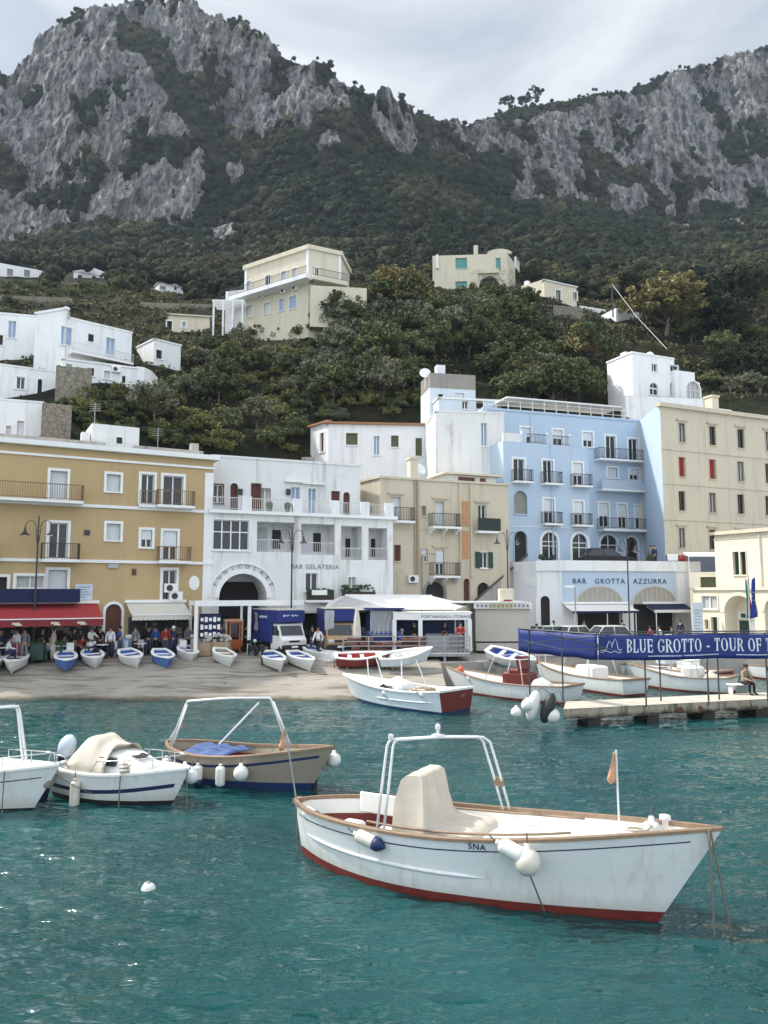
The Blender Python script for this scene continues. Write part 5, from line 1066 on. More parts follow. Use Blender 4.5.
# ------------------------------------------------------------------ boats
_t = NT('white_boat_paint'); _o = _t.n('ShaderNodeTexCoord').outputs['Object']; _z = _t.n('ShaderNodeSeparateXYZ'); _t.l(_o, _z.inputs[0])
_c = _t.mix(_t.noise(2.5, detail=4), (.73, .76, .765), (.82, .83, .825)); _c = _t.mix(_t.math('MULTIPLY', _t.ramp(_t.noise(1.0, _t.pos((7, 7, .5), _o), detail=5, rough=.65), [(.54, 0), (.75, 1)]), .4), _c, (.42, .37, .28))
_c = _t.mix(_t.math('MULTIPLY', _t.ramp(_t.math('ADD', _z.outputs['Z'], _t.math('MULTIPLY', _t.noise(5, _o, detail=5), .3)), [(.28, 1), (.52, 0)]), .45), _c, (.40, .38, .28))
_w = _t.n('ShaderNodeTexWave', wave_type='BANDS', bands_direction='Z'); _w.inputs['Scale'].default_value = 2.6; _w.inputs['Distortion'].default_value = .3; _t.l(_o, _w.inputs['Vector']); _t.bump(_t.math('ADD', _t.math('MULTIPLY', _t.ramp(_w.outputs['Fac'], [(.0, 0), (.06, 1)]), .4), _t.noise(5, _o, detail=4)), .22, .012); BW = _t.fin(_c, .38, 0, .45)
BWI = mat('white_deck_paint', (.80, .80, .77), .55, var=.06); TEAK = mat('varnished_rail', (.27, .185, .125), .45, var=.25, scale=8); ANTIF = mat('red_antifouling', (.15, .022, .016), .7, var=.35, scale=4)
MAROON = mat('maroon_paint', (.16, .025, .02), .5, var=.2); NAVY = mat('navy_paint', (.015, .03, .10), .5); BEIGE = mat('beige_boat_paint', (.31, .27, .21), .55, var=.12); BLUEP = mat('bright_blue_paint', (.05, .13, .42), .5, var=.15)
TARP = mat('cream_tarpaulin', (.56, .51, .43), .85, var=.1, scale=3, bump=.8, bs=5); TARPW = mat('white_tarpaulin', (.68, .68, .66), .8, var=.08, bump=.4, bs=8); TUBEW = mat('white_tube', (.72, .74, .75), .35, .1); STEEL = mat('stainless_steel', (.55, .56, .57), .25, .9)
FEND = mat('fender_vinyl', (.66, .63, .55), .5, var=.15, scale=3); FENDW = mat('white_fender_vinyl', (.75, .75, .72), .45, var=.1); ROPE = mat('grey_rope', (.16, .14, .12), .95); ROPEL = mat('pale_rope', (.45, .40, .32), .95); BLACKR = mat('black_rubber', (.015, .016, .018), .6); FLOORW = mat('cockpit_floor', (.35, .26, .17), .7, var=.2, scale=6); ORANGE = mat('orange_cloth', (.60, .24, .12), .8, var=.25, scale=20); PALEO = mat('faded_orange_cloth', (.62, .34, .21), .85, var=.3, scale=25); BUOYO = mat('orange_buoy', (.55, .12, .06), .5, var=.15)
BLUEC = mat('blue_cloth', (.075, .12, .27), .85, var=.15, bump=.4, bs=8)
class Hull:
    def __init__(s, L, B, Hs, Hm, Hb, rake=.6, stern=.8, bw=.88, draft=.35, zb=.1, fl=1.25, srake=.15, tuck=.9, bowp=2.3, canoe=False):
        s.canoe = canoe
        s.L, s.B, s.Hs, s.Hm, s.Hb, s.rake, s.stern, s.bw, s.draft, s.zb, s.fl, s.srake, s.tuck, s.bowp = L, B, Hs, Hm, Hb, rake, stern, bw, draft, zb, fl, srake, tuck, bowp
    def bg(s, t):
        if t > .42: return s.B / 2 * max(0, 1 - ((t - .42) / .58) ** s.bowp) ** .9
        if s.canoe: return s.B / 2 * max(.03, 1 - ((.42 - t) / .42) ** 2.5) ** .72
        return s.B / 2 * (1 - (1 - s.stern) * ((.42 - t) / .42) ** 2)
    def bwl(s, t):
        if t > .40: return s.B / 2 * s.bw * max(0, 1 - ((t - .40) / .60) ** 1.75)
        if s.canoe: return s.B / 2 * s.bw * max(.03, 1 - ((.40 - t) / .40) ** 2.0) ** .95
        return s.B / 2 * s.bw * (1 - (1 - s.stern * s.tuck) * ((.40 - t) / .40) ** 2)
    def zs(s, t): return s.Hm + (s.Hb - s.Hm) * max(0, (t - .35) / .65) ** 1.9 + (s.Hs - s.Hm) * max(0, (.35 - t) / .35) ** 1.7
    def half(s, t, z):
        zt = s.zs(t)
        if z >= 0: a = min(1, z / zt); return s.bwl(t) + (s.bg(t) - s.bwl(t)) * (a ** s.fl if t > .5 else a ** (s.fl * .8))
        return s.bwl(t) * max(0, 1 - (z / -s.draft) ** 2) ** .6
    def x(s, t, z): return t * s.L + s.rake * (max(z, -.3) / s.Hb) * t ** 5 - s.srake * (1 - t) ** 6 * (z / s.Hs)
    def p(s, t, z, side, off=0.0): return Vector((s.x(t, z), side * (s.half(t, z) + off), z))
    def g(s, t, side, off=0.0, dz=0.0): q = s.p(t, s.zs(t), side, off); q.z += dz; return q
TS = [i / 34 for i in range(35)]
def boat_shell(h, root, hullm, botm, railm, inm, floorm, deckm, cock=(.03, .60), zf=.22, deckdrop=.16, railw=.10, inner2=None, stripe=None, strake=True, transm=None):
    mb = MB(); nz = 9
    for sd in (1, -1):
        rows = []
        for t in TS: zt = h.zs(t); rows.append([h.p(t, h.zb + (zt - h.zb) * k / nz, sd) for k in range(nz + 1)])
        mb.grid(rows if sd < 0 else [r[::-1] for r in rows])
    hull = mb.build('hull', hullm, root, smooth=True, ang=50)
    mb = MB(); zt = h.zs(0); zz = [h.zb + (zt - h.zb) * k / nz for k in range(nz + 1)]; mb.grid([[h.p(0, z, 1), h.p(0, z, -1)] for z in zz]); mb.build('transom', transm or hullm, root, smooth=True)
    mb = MB()
    for sd in (1, -1):
        rows = [[h.p(t, -h.draft + (h.zb + h.draft) * k / 6, sd) for k in range(7)] for t in TS]; mb.grid(rows if sd < 0 else [r[::-1] for r in rows])
    mb.grid([[h.p(0, -h.draft + (h.zb + h.draft) * k / 6, 1), h.p(0, -h.draft + (h.zb + h.draft) * k / 6, -1)] for k in range(7)])
    mb.build('bottom', botm, root, smooth=True, ang=50)
    # rail all round
    mb = MB(); path = [(t, 1) for t in TS] + [(t, -1) for t in TS[::-1][1:]]
    for seq in ([(t, 1) for t in TS], [(t, -1) for t in TS]):
        rows = []
        for t, sd in seq: o_ = [h.g(t, sd, .022, -.025), h.g(t, sd, .022, .025), h.g(t, sd, .01, .04), h.g(t, sd, -railw, .04), h.g(t, sd, -railw, -.03)]; o_ = [Vector((v.x, v.y if v.y * sd > 0 else 0.0, v.z)) for v in o_]; rows.append(o_)
        mb.grid(rows, close=True)
    a, b_ = h.g(0, 1, .02), h.g(0, -1, .02); mb.prism([a + Vector((-.05, 0, -.05)), a + Vector((-.05, 0, .045)), a + Vector((railw, 0, .045)), a + Vector((railw, 0, -.05))], b_ - a)
    mb.build('gunwale', railm, root)
    # inside bulwark
    c0, c1 = cock; tc = [c0 + (c1 - c0) * k / 16 for k in range(17)]; ins = railw * .7
    def inn(t, z, sd): q = h.p(t, max(z, .02), sd, -ins); q.y = q.y if q.y * sd > 0 else 0; q.z = z; return q
    ztop = lambda t: h.zs(t) - .02
    mb, m2 = MB(), MB()
    for sd in (1, -1):
        rows = [[inn(t, ztop(t), sd), inn(t, (ztop(t) + zf) / 2 + .06, sd)] for t in tc]; mb.grid(rows)
        (m2 if inner2 else mb).grid([[inn(t, (ztop(t) + zf) / 2 + .06, sd), inn(t, zf, sd)] for t in tc])
    mb.quad(inn(c0, ztop(c0), 1), inn(c0, ztop(c0), -1), inn(c0, zf, -1), inn(c0, zf, 1)); mb.quad(inn(c1, ztop(c1) - deckdrop, 1), inn(c1, ztop(c1) - deckdrop, -1), inn(c1, zf, -1), inn(c1, zf, 1))
    mb.build('bulwark', inm, root, smooth=True, ang=40)
    if inner2: m2.build('inner_lining', inner2, root, smooth=True, ang=40)
    mb = MB(); mb.grid([[inn(t, zf, 1), inn(t, zf, -1)] for t in tc]); mb.build('cockpit_floor', floorm, root)
    td = [c1 + (.985 - c1) * k / 14 for k in range(15)]; mb = MB(); rows = []
    for t in td: zd = h.zs(t) - deckdrop; a, b_ = inn(t, zd, 1), inn(t, zd, -1); rows.append([a, a.lerp(b_, .25) + Vector((0, 0, .03)), a.lerp(b_, .5) + Vector((0, 0, .04)), a.lerp(b_, .75) + Vector((0, 0, .03)), b_])
    mb.grid(rows)
    for sd in (1, -1): mb.grid([[inn(t, ztop(t), sd), inn(t, h.zs(t) - deckdrop, sd)] for t in td])
    mb.build('foredeck', deckm, root, smooth=True, ang=40)
    if stripe:
        sm, dzs, hgt = stripe; mb = MB()
        for sd in (1, -1): mb.grid([[h.p(t, h.zs(t) - dzs, sd, .006), h.p(t, h.zs(t) - dzs - hgt, sd, .006)] for t in TS[1:-1]])
        mb.build('stripe', sm, root)
    if strake:
        mb = MB()
        for sd in (1, -1): mb.tube([h.p(t, h.zb + .12 + (h.zs(t) - h.zb) * (.30 - .12 * t), sd, .0) for t in TS[2:22]], [.004, .02] + [.035] * 16 + [.02, .004], 6)
        mb.build('rubbing_strake', hullm, root, smooth=True)
    return hull
def placed(root, stern_pt, bow_pt): d = Vector(bow_pt) - Vector(stern_pt); root.location = (stern_pt[0], stern_pt[1], 0); root.rotation_euler = (0, 0, math.atan2(d.y, d.x)); return d.length
def loc2w(root, p): return Matrix.Translation(root.location) @ Matrix.Rotation(root.rotation_euler.z, 4, 'Z') @ Vector(p)
def fender(kind, top, label, group=None, r=.16, L=.5, m=FEND, tip=None, tilt=None):
    """hangs from a rail at world point top; kind ball / tube"""
    t = empty('fender', top, 0, label, 'fender', group); mb = MB(); drop = .12; z = -drop
    M = tilt or Matrix.Identity(3)
    if kind == 'ball': prof = [(.0, 0), (.045, -.01), (.06, -.09)] + [(r * math.sin(q), -.07 - r + r * math.cos(q)) for q in [math.pi * (.12 + .88 * k / 12) for k in range(12)]] + [(.0, -.07 - 2 * r)]
    else: prof = [(.0, 0), (.04, -.01), (.05, -.07)] + [(r * math.sin(q), -.06 - r * .7 * (1 - math.cos(q))) for q in [math.pi * .5 * k / 5 for k in range(1, 6)]] + [(r, -.06 - r * .7 - L)] + [(r * math.cos(q), -.06 - r * .7 - L - r * .7 * math.sin(q)) for q in [math.pi * .5 * k / 5 for k in range(1, 6)]]
    mb.lathe([(a, b_ + z) for a, b_ in prof][::-1], n=16, M=M); mb.build('body', m, t, smooth=True)
    rb = MB(); rb.tube([(0, 0, .04), M @ Vector((0, 0, -drop - .03))], .014, 5); rb.build('rope', ROPE, t)
    if tip: mb = MB(); e = 2 * r + .07 if kind == 'ball' else .06 + 1.4 * r + L; k = .62 if kind == 'tube' else .3; mb.lathe([(r * 1.02, -drop - e + r * .75 + .08), (r * 1.025, -drop - e + r * .62), (r * .8, -drop - e + r * .2), (.05, -drop - e - .03), (0, -drop - e - .08)][::-1], n=16, M=M); mb.build('dark_end', tip, t, smooth=True)
    return t
def rope(pts, r, m, label, name='mooring_rope', sag=0.0, group=None):
    P = [Vector(p) for p in pts]; Q = []
    for a, b_ in zip(P, P[1:]):
        for k in range(8): f = k / 8; Q.append(a.lerp(b_, f) - Vector((0, 0, sag * 4 * f * (1 - f))))
    Q.append(P[-1]); mb = MB(); mb.tube(Q, r, 6); o = mb.build(name, m, smooth=True); return tag(o, label, 'rope', group)
def pennant(name, base, top, label, m, w=.16, h=.5, pole_m=TUBEW, r=.018):
    base, top = Vector(base), Vector(top); t = empty(name, base, 0, label, 'flag'); v = top - base; mb = MB(); mb.tube([(0, 0, 0), v], r, 7); mb.build('pole', pole_m, t); mb = MB(); rows = []
    for k in range(9): f = k / 8; z = v * (1 - .02) - Vector((0, 0, h * f)) ; wd = w * (.25 + .75 * f) if f < .92 else w * .6; rows.append([z + Vector((-.01, 0, 0)), z + Vector((-wd * .5, .03 * math.sin(f * 7), 0)), z + Vector((-wd, -.02 * math.sin(f * 6), -.03 * f))])
    mb.grid(rows); c = mb.build('cloth', m, t, smooth=True); s = c.modifiers.new('s', 'SOLIDIFY'); s.thickness = .004; return t
# ---- main white motor boat in front
ST, BO = onz(303, 851, 0), onz(652, 918, 0)
h = Hull(7.0, 2.3, 1.0, 1.03, 1.56, rake=1.0, canoe=True, zb=.13, fl=1.35, draft=.4)
root = empty('motor_boat', (0, 0, 0), 0, 'white wooden motor boat with red bottom and cream covered seat in front', 'boat'); placed(root, ST, BO); MAINBOAT = root
boat_shell(h, root, BW, ANTIF, TEAK, BWI, FLOORW, BWI, cock=(.025, .56), zf=.30, deckdrop=.26, inner2=MAROON, stripe=(NAVY, .17, .022), railw=.07)
mb = MB()     # inner coaming line of the foredeck, bitt, cabin hatch, benches
for sd in (1, -1): mb.tube([h.g(t, sd, -.34, .02) for t in [.28 + .5 * k / 12 for k in range(13)]], .022, 6)
mb.build('coaming', TEAK, root, smooth=True)
mb = MB(); q = h.g(.97, 1); mb.lathe([(.05, -.2), (.05, .12), (.09, .13), (.09, .2), (0, .21)], c=(h.x(.93, 1.4), 0, h.zs(.93)), n=10); mb.build('bitt', BWI, root, smooth=True)
mb = MB(); mb.bbox((1.0, 0, .5), (.45, 1.0, .3), .04); mb.bbox((2.0, .62, .44), (1.0, .3, .26), .04); mb.bbox((2.0, -.62, .44), (1.0, .3, .26), .04); mb.build('bench', BWI, root)
mb = MB(); mb.bbox((2.1, .45, .72), (.1, .7, .75), .03); mb.build('console', BWI, root)
iv = (Matrix.Translation(root.location) @ Matrix.Rotation(root.rotation_euler.z, 4, 'Z')).inverted()
# tubular arch
nf, ff = h.g(.335, -1, -.05), h.g(.56, 1, -.05); t1 = iv @ at(387, 743, loc2w(root, nf).y + .25); t2 = iv @ at(483, 738, loc2w(root, ff).y - .55)
mb = MB()
for k in (0, 1):
    o_ = Vector((.14 * k, 0, 0)); c1_ = t1.lerp(t2, .06) + Vector((0, 0, .06)); c2_ = t1.lerp(t2, .95) + Vector((0, 0, .03))
    mb.tube([nf + o_, nf.lerp(t1, .5) + o_, t1 + o_ * .9 - Vector((0, 0, .06)), t1.lerp(t2, .02) + o_ * .8 + Vector((0, 0, .02)), c1_ + o_ * .7, t1.lerp(t2, .5) + o_ * .7 + Vector((0, 0, .07)), c2_ + o_ * .7, t2 + o_ - Vector((0, 0, .06)), t2.lerp(ff, .5) + o_, ff + o_], .026, 8)
arch = mb.build('arch_frame', TUBEW, root, smooth=True)
mb = MB(); mb.lathe([(.06, 0), (.06, .03), (.03, .05), (.03, .12), (.05, .14), (.05, .2), (.0, .24)], c=t1.lerp(t2, .5) + Vector((.05, 0, .08)), n=10); mb.box(t1.lerp(t2, .5) + Vector((.05, 0, .09)), (.22, .12, .05)); mb.build('mast_light', TUBEW, arch, smooth=False)
mb = MB(); mb.lathe([(.05, 0), (.05, .08), (0, .1)], c=t1.lerp(t2, .03) + Vector((.02, 0, .07)), n=10); mb.build('mast_light', TUBEW, arch)
mb = MB(); q = t2.lerp(ff, .6); mb.box(q + Vector((.07, 0, 0)), (.2, .07, .16)); mb.build('wooden_clamp', TEAK, arch)
# registration letters and number near the bow
def hull_M(h, t, z, side=-1):
    a, b_ = h.p(t - .01, z, side, .012), h.p(t + .01, z, side, .012); c_ = h.p(t, z + .02, side, .012); u = (b_ - a).normalized(); w_ = (c_ - h.p(t, z, side, .012)).normalized(); n = u.cross(w_).normalized(); w_ = n.cross(u); M = Matrix((u, w_, n)).transposed().to_4x4(); M.translation = h.p(t, z, side, .014); return M
text('5NA', .15, NAVY, 'registration', root, None, hull_M(h, .60, h.zs(.60) - .10), ext=.004, space=1.1)
# cream cover over the helm seat: draped sheet in profile, with folds
cv = empty('seat_cover', (0, 0, 0), 0, 'cream tarpaulin draped over the helm seat of the white motor boat', 'tarpaulin'); cv.location = root.location + Matrix.Rotation(root.rotation_euler.z, 3, 'Z') @ Vector((.5, .1, .03)); cv.rotation_euler = root.rotation_euler; cv.scale = (1, 1.2, 1.16)
ys = np.linspace(-1, 1, 25); prof = [(1.95, .34), (1.97, .8), (2.0, 1.25), (2.08, 1.55), (2.16, 1.62), (2.34, 1.62), (2.44, 1.58), (2.5, 1.2), (2.56, .92), (2.66, .86), (3.25, .84), (3.4, .82), (3.46, .76), (3.48, .5), (3.48, .34)]
rows = []
for (x, z) in prof:
    wd = np.interp(z, [.3, .8, 1.3, 1.62], [.66, .60, .52, .44]) if x < 2.52 else .62; row = []
    for y in ys:
        q = .05 * math.sin(y * 8 + x * 3 + z) * (1.4 - .6 * z) + .028 * math.sin(y * 19 + x * 7 + 2 * z); row.append(Vector((x + (q if x < 2.6 else 0), y * wd - .08 + .2 * (x < 0), z + (q * .3 if z > .8 else 0))))
    rows.append(row)
mb = MB(); mb.grid(rows)
for e in (0, -1):
    side = [r[e] for r in rows]; sg = -1 if e == 0 else 1; mb.grid([side, [Vector((p.x + .01 * math.sin(p.z * 9), sg * (.66 + .03 * math.sin(p.x * 13)) - .08, .33)) for p in side]])
o = mb.build('sheet', TARP, cv, smooth=True)
wb = MB(); wb.bbox((1.55, .62, .98), (.9, .08, .42), .03); wb.v = [(a - .1, b_, c) for a, b_, c in wb.v]; wb.build('windscreen_board', BWI, root)
# fenders, flags and ropes of the main boat
fender('tube', loc2w(root, h.g(.035, -1, .08, -.0)), 'small white fender with navy end at the stern of the front white boat', r=.12, L=.26, m=FENDW, tip=NAVY, tilt=Matrix.Rotation(root.rotation_euler.z, 3, 'Z') @ Matrix.Rotation(R(-72), 3, 'Y'))
fender('tube', loc2w(root, h.g(.26, -1, .13, -.05)), 'cream fender with navy end lying along the side amidships', r=.12, L=.38, m=FEND, tip=NAVY, tilt=Matrix.Rotation(root.rotation_euler.z, 3, 'Z') @ Matrix.Rotation(R(-76), 3, 'Y'))
fender('tube', loc2w(root, h.g(.635, -1, .14, .1)), 'pale cylindrical fender behind the big ball fender near the bow', r=.13, L=.28, m=FENDW, tilt=Matrix.Rotation(root.rotation_euler.z, 3, 'Z') @ Matrix.Rotation(R(-70), 3, 'Y'))
fender('ball', loc2w(root, h.g(.715, -1, .19, .14)), 'big round cream fender hanging near the bow of the front white boat', r=.22, m=FEND)
fender('ball', loc2w(root, (h.x(.9, 1.4) + .05, .22, h.zs(.9) + .27)), 'pale round buoy lying on the bow deck of the front white boat', r=.17, m=FENDW)
p = loc2w(root, (h.x(.80, 1.2), -.1, h.zs(.8) - .25)); p = at(620, sight(*p)[1], p.y); pennant('bow_flag', p, at(616, 750, p.y), 'faded orange pennant on a white pole at the bow of the front white boat', PALEO, .19, .52)
p = loc2w(root, h.g(.0, -1, -.05)); pennant('stern_flag', p, at(285, 728, p.y), 'faded pennant on a grey pole at the stern of the front white boat', PALEO, .16, .42, pole_m=GREYMET)
bowtip = loc2w(root, h.g(.985, -1, .02, .02)); rope([bowtip, onz(715, 940, 0) - Vector((0, 0, .1))], .018, ROPE, 'left of the two mooring ropes running down from the bow', sag=-.02); rope([bowtip + Vector((.02, 0, 0)), onz(733, 938, 0) - Vector((0, 0, .1))], .018, ROPE, 'right of the two mooring ropes running down from the bow', sag=-.03)
q = loc2w(root, h.g(.715, -1, .19, -.38)); rope([q, onz(547, 912, 0) - Vector((0, 0, .1))], .014, ROPE, 'thin rope hanging from the big ball fender into the water', 'fender_rope'); q = loc2w(root, h.g(.03, -1, .05)); rope([q, (q.x + .02, q.y - .02, -.1)], .014, ROPE, 'thin rope hanging down the stern corner of the front white boat', 'stern_rope')
mb = MB(); c_ = loc2w(root, (h.x(.885, 1.4), -.1, h.zs(.885) - .2)); mb.tube([c_ + Vector((.22 * math.cos(k * .7) + .03 * k % .1, .18 * math.sin(k * .7), .04 + .012 * k)) for k in range(20)], .022, 5); tag(mb.build('coiled_rope', ROPEL, smooth=True), 'pale rope coiled on the bow deck of the front white boat', 'rope')
# ---- beige boat behind
ST, BO = onz(196, 779, 0), onz(310, 791, 0); BO = BO; h = Hull(4.6, 2.0, .88, .80, 1.22, rake=.75, canoe=True, zb=.22, fl=1.2, draft=.35)
ST = BO + (ST - BO).normalized() * 4.6 + Vector((-.05, .5, 0)); root = empty('motor_boat', (0, 0, 0), 0, 'beige wooden motor boat with a navy stripe and a row of white fenders', 'boat'); L_ = placed(root, ST, BO); h.L = L_
boat_shell(h, root, BEIGE, NAVY, TEAK, BEIGE, FLOORW, BEIGE, cock=(.03, .6), zf=.25, deckdrop=.2, stripe=(NAVY, .2, .07), inner2=MAROON, strake=False)
iv = (Matrix.Translation(root.location) @ Matrix.Rotation(root.rotation_euler.z, 4, 'Z')).inverted()
nf, ff = h.g(.10, -1, -.05), h.g(.72, 1, -.05); a1, a2 = iv @ at(186, 701, loc2w(root, nf).y + .1), iv @ at(272, 698, loc2w(root, ff).y)
mb = MB(); mb.tube([nf, a1 - Vector((0, 0, .1)), a1 + Vector((.06, 0, 0)), a1.lerp(a2, .5) + Vector((0, 0, .04)), a2 - Vector((.06, 0, 0)), a2 - Vector((0, 0, .1)), ff], .035, 8); mb.tube([a2 + Vector((.05, 0, -.1)), ff + Vector((.12, 0, 0))], .03, 8); mb.tube([a1 + Vector((.05, 0, -.1)), nf + Vector((.1, 0, 0))], .03, 8); mb.build('arch_frame', TUBEW, root, smooth=True)
mb = MB(); mb.grid([[(.9 + .12 * k, y, .74 + .04 * math.sin(k * 1.3 + y * 3) + .1 * (1 - abs(y))) for y in np.linspace(-.8, .8, 9)] for k in range(14)]); o = mb.build('blue_cover', BLUEC, None, smooth=True); o.location = root.location; o.rotation_euler = root.rotation_euler; tag(o, 'blue cloth cover spread over the beige boat cockpit', 'cover'); o.modifiers.new('s', 'SOLIDIFY').thickness = .02
for k, (x, knd, lab) in enumerate([(171, 'tube', 'leftmost white fender of the beige boat, half behind the cruiser'), (188.5, 'ball', 'round white fender at the beige boat side beside the cruiser bow'), (203, 'tube', 'white fender with a dark tip on the beige boat'), (222.5, 'tube', 'plain white cylinder fender in the middle of the beige boat side'), (247, 'ball', 'round white fender right of the cylinders on the beige boat side')]):
    w0, w1 = loc2w(root, h.g(0, -1)), loc2w(root, h.g(1, -1)); best = min(((abs(sight(*loc2w(root, h.g(t, -1)))[0] - x), t) for t in TS)); fender(knd, loc2w(root, h.g(best[1], -1, .17 if knd == 'tube' else .2, .0)), lab, r=.13 if knd == 'tube' else .2, L=.36, m=FENDW, tip=NAVY if k == 2 else None)
fender('ball', loc2w(root, h.g(.93, 1, .16, -.08)), 'inner of two round pale fenders at the beige boat bow', r=.2, m=FEND); fender('ball', loc2w(root, h.g(.975, 1, .25, -.02)), 'outer of two round pale fenders at the beige boat bow', r=.19, m=FENDW)
p = loc2w(root, h.g(.0, -1, -.1)); p2 = at(183, 722, p.y); pennant('stern_flag', p, p2 + Vector((0, 0, .15)), 'small red and white flag at the stern of the beige boat', ORANGE, .18, .35)
p = onz(314, 790, 0); mb = MB(); mb.tube([p - Vector((0, 0, .6)), p + Vector((0, 0, .72))], .09, 8); tag(mb.build('mooring_post', mat('wet_wood', (.03, .025, .02), .6)), 'dark wooden mooring post under the beige boat bow', 'post')
mb = MB(); p = loc2w(root, (1.6, .2, .9)); mb.tube([p, p + Vector((1.1, .3, 1.15))], .03, 6); tag(mb.build('boat_hook', TUBEW), 'slanting white boat hook pole sticking up from the beige boat', 'pole')
# ---- covered white cruiser
ST, BO = onz(72, 789, 0), onz(172, 804, 0); h = Hull(4.7, 1.9, .72, .70, .92, rake=.55, stern=.85, zb=.10, fl=1.0, bw=.86, draft=.3); root = empty('cabin_cruiser', (0, 0, 0), 0, 'small white cabin cruiser under a cream canvas cover', 'boat'); h.L = placed(root, ST, BO)
boat_shell(h, root, BW, BLACKR, BWI, BWI, BWI, BWI, cock=(.04, .42), zf=.3, deckdrop=.03, stripe=(NAVY, .36, .10), strake=False, railw=.12)
mb = MB(); rows = []
for t, zt, w_ in [(.36, .78, .66), (.40, 1.12, .6), (.5, 1.16, .58), (.64, 1.10, .5), (.74, .96, .42), (.82, .86, .3)]:
    x = t * h.L; rows.append([(x, -w_ - .08, h.zs(t) - .04), (x, -w_, h.zs(t) + (zt - .72) * .55), (x, -w_ * .75, zt), (x, 0, zt + .05), (x, w_ * .75, zt), (x, w_, h.zs(t) + (zt - .72) * .55), (x, w_ + .08, h.zs(t) - .04)])
mb.grid(rows); mb.add(rows[0], [tuple(range(7))]); mb.add(rows[-1], [tuple(range(7))]); cab = mb.build('cabin', BWI, root, smooth=True, ang=35)
mb = MB(); x = h.L * .68; mb.grid([[(x - .22, -.22, 1.125), (x - .22, .22, 1.125)], [(x + .2, -.2, 1.085), (x + .2, .2, 1.085)]]); o = mb.build('hatch', GLASS, cab)
mb = MB(); x = h.L * .5; mb.box((x, -.56, 1.0), (.7, .1, .2)); mb.build('side_window', GLASS, cab)
cv = empty('canvas_cover', root.location, root.rotation_euler.z, 'creased cream canvas over the cockpit of the cabin cruiser', 'cover'); mb = MB(); rows = []
for k in range(15):
    f = k / 14; x = h.L * (.16 + .38 * f); zt = 1.02 + .52 * math.sin(math.pi * min(1, f * 1.25 + .12) * .78); row = []
    for y in np.linspace(-1, 1, 17): row.append((x + .04 * math.sin(y * 5), y * .86, .72 + (zt - .72) * max(0, 1 - abs(y) ** 2.6) + .03 * math.sin(7 * y + 11 * f) * (1 - abs(y)) + .025 * math.sin(17 * f + 4 * y)))
    rows.append(row)
mb.grid(rows); o = mb.build('canvas', TARP, cv, smooth=True); o.modifiers.new('s', 'SOLIDIFY').thickness = .01
mb = MB()     # bow rail
for sd in (1, -1):
    pts = [h.g(t, sd, -.1, .0 if t < .45 else .34) for t in [.42, .5, .6, .7, .8, .9, .97]]; mb.tube(pts, .016, 6)
    for t in (.55, .7, .85): mb.tube([h.g(t, sd, -.1), h.g(t, sd, -.1, .34)], .014, 5)
    mb.tube([h.g(t, sd, -.08, .36 if 0.02 < t < .2 else 0.05) for t in (0, .03, .1, .18, .22)], .016, 6)
mb.build('bow_rail', STEEL, root, smooth=True)
t = empty('outboard_motor', loc2w(root, (-.25, 0, .9)), root.rotation_euler.z, 'pale blue cowled outboard motor tilted up at the stern of the cruiser', 'motor'); mb = MB(); mb.ball((0, 0, .2), (.26, .19, .36), 14, M=Matrix.Rotation(R(35), 3, 'Y')); mb.build('cowling', mat('pale_blue_cowl', (.55, .64, .70), .3), t, smooth=True); mb = MB(); mb.tube([(-.1, 0, 0), (-.35, 0, -.45), (-.45, 0, -.75)], [.12, .09, .07], 8); mb.build('leg', BLACKR, t)
fender('tube', loc2w(root, h.g(.10, -1, .12, .08)), 'dark blue fender slung at the stern quarter of the cruiser', r=.14, L=.55, m=mat('navy_vinyl', (.02, .03, .07), .5), tilt=Matrix.Rotation(R(14), 3, 'Y')); fender('tube', loc2w(root, h.g(.36, -1, .11, .05)), 'cream long fender on the side of the cruiser', r=.12, L=.5, m=FEND)
fender('ball', loc2w(root, h.g(.96, 1, .2, .1)), 'round pale fender between the cruiser bow and the beige boat', r=.18, m=FENDW)
q = loc2w(root, h.g(.99, -1)); rope([q, (q.x + .1, q.y - .3, -.1)], .014, ROPE, 'rope hanging from the cruiser bow into the water'); q = loc2w(root, h.g(.7, -1, .03)); rope([q, (q.x, q.y - .05, -.1)], .016, ROPE, 'rope hanging down the side of the cruiser'); mb = MB(); c_ = loc2w(root, h.g(.72, -1, .0, .03)); mb.tube([c_ + Vector((.13 * math.cos(k), .1 * math.sin(k), .015 * k)) for k in range(16)], .03, 5); tag(mb.build('coiled_rope', ROPEL, smooth=True), 'rope coil on the side deck of the cruiser', 'rope')
# ---- white boat cut by the left photo edge
BO = onz(33, 810, 0); ST = BO + Vector((-4.9, 1.6, 0)); h = Hull(5.1, 2.1, .85, .82, 1.12, rake=.75, stern=.8, zb=.06, fl=1.2); root = empty('motor_boat', (0, 0, 0), 0, 'white motor boat cut off by the left photo edge', 'boat'); h.L = placed(root, ST, BO)
boat_shell(h, root, BW, BLACKR, BWI, BWI, BWI, BWI, cock=(.04, .58), zf=.3, deckdrop=.06, stripe=(BLACKR, .26, .025), strake=False)
iv = (Matrix.Translation(root.location) @ Matrix.Rotation(root.rotation_euler.z, 4, 'Z')).inverted(); nf = h.g(.78, 1, -.1); a2 = iv @ at(18, 707, loc2w(root, nf).y); a1 = a2 - Vector((1.2, 1.2, 0)) ; mb = MB()
for k in (0, .12): mb.tube([h.g(.55, -1, -.1) + Vector((k, 0, 0)), a1, a2 + Vector((-.1 + k, 0, .02)), a2 + Vector((k * .5, 0, -.1)), nf + Vector((k, 0, 0))], .035, 8)
mb.build('arch_frame', TUBEW, root, smooth=True); mb = MB()
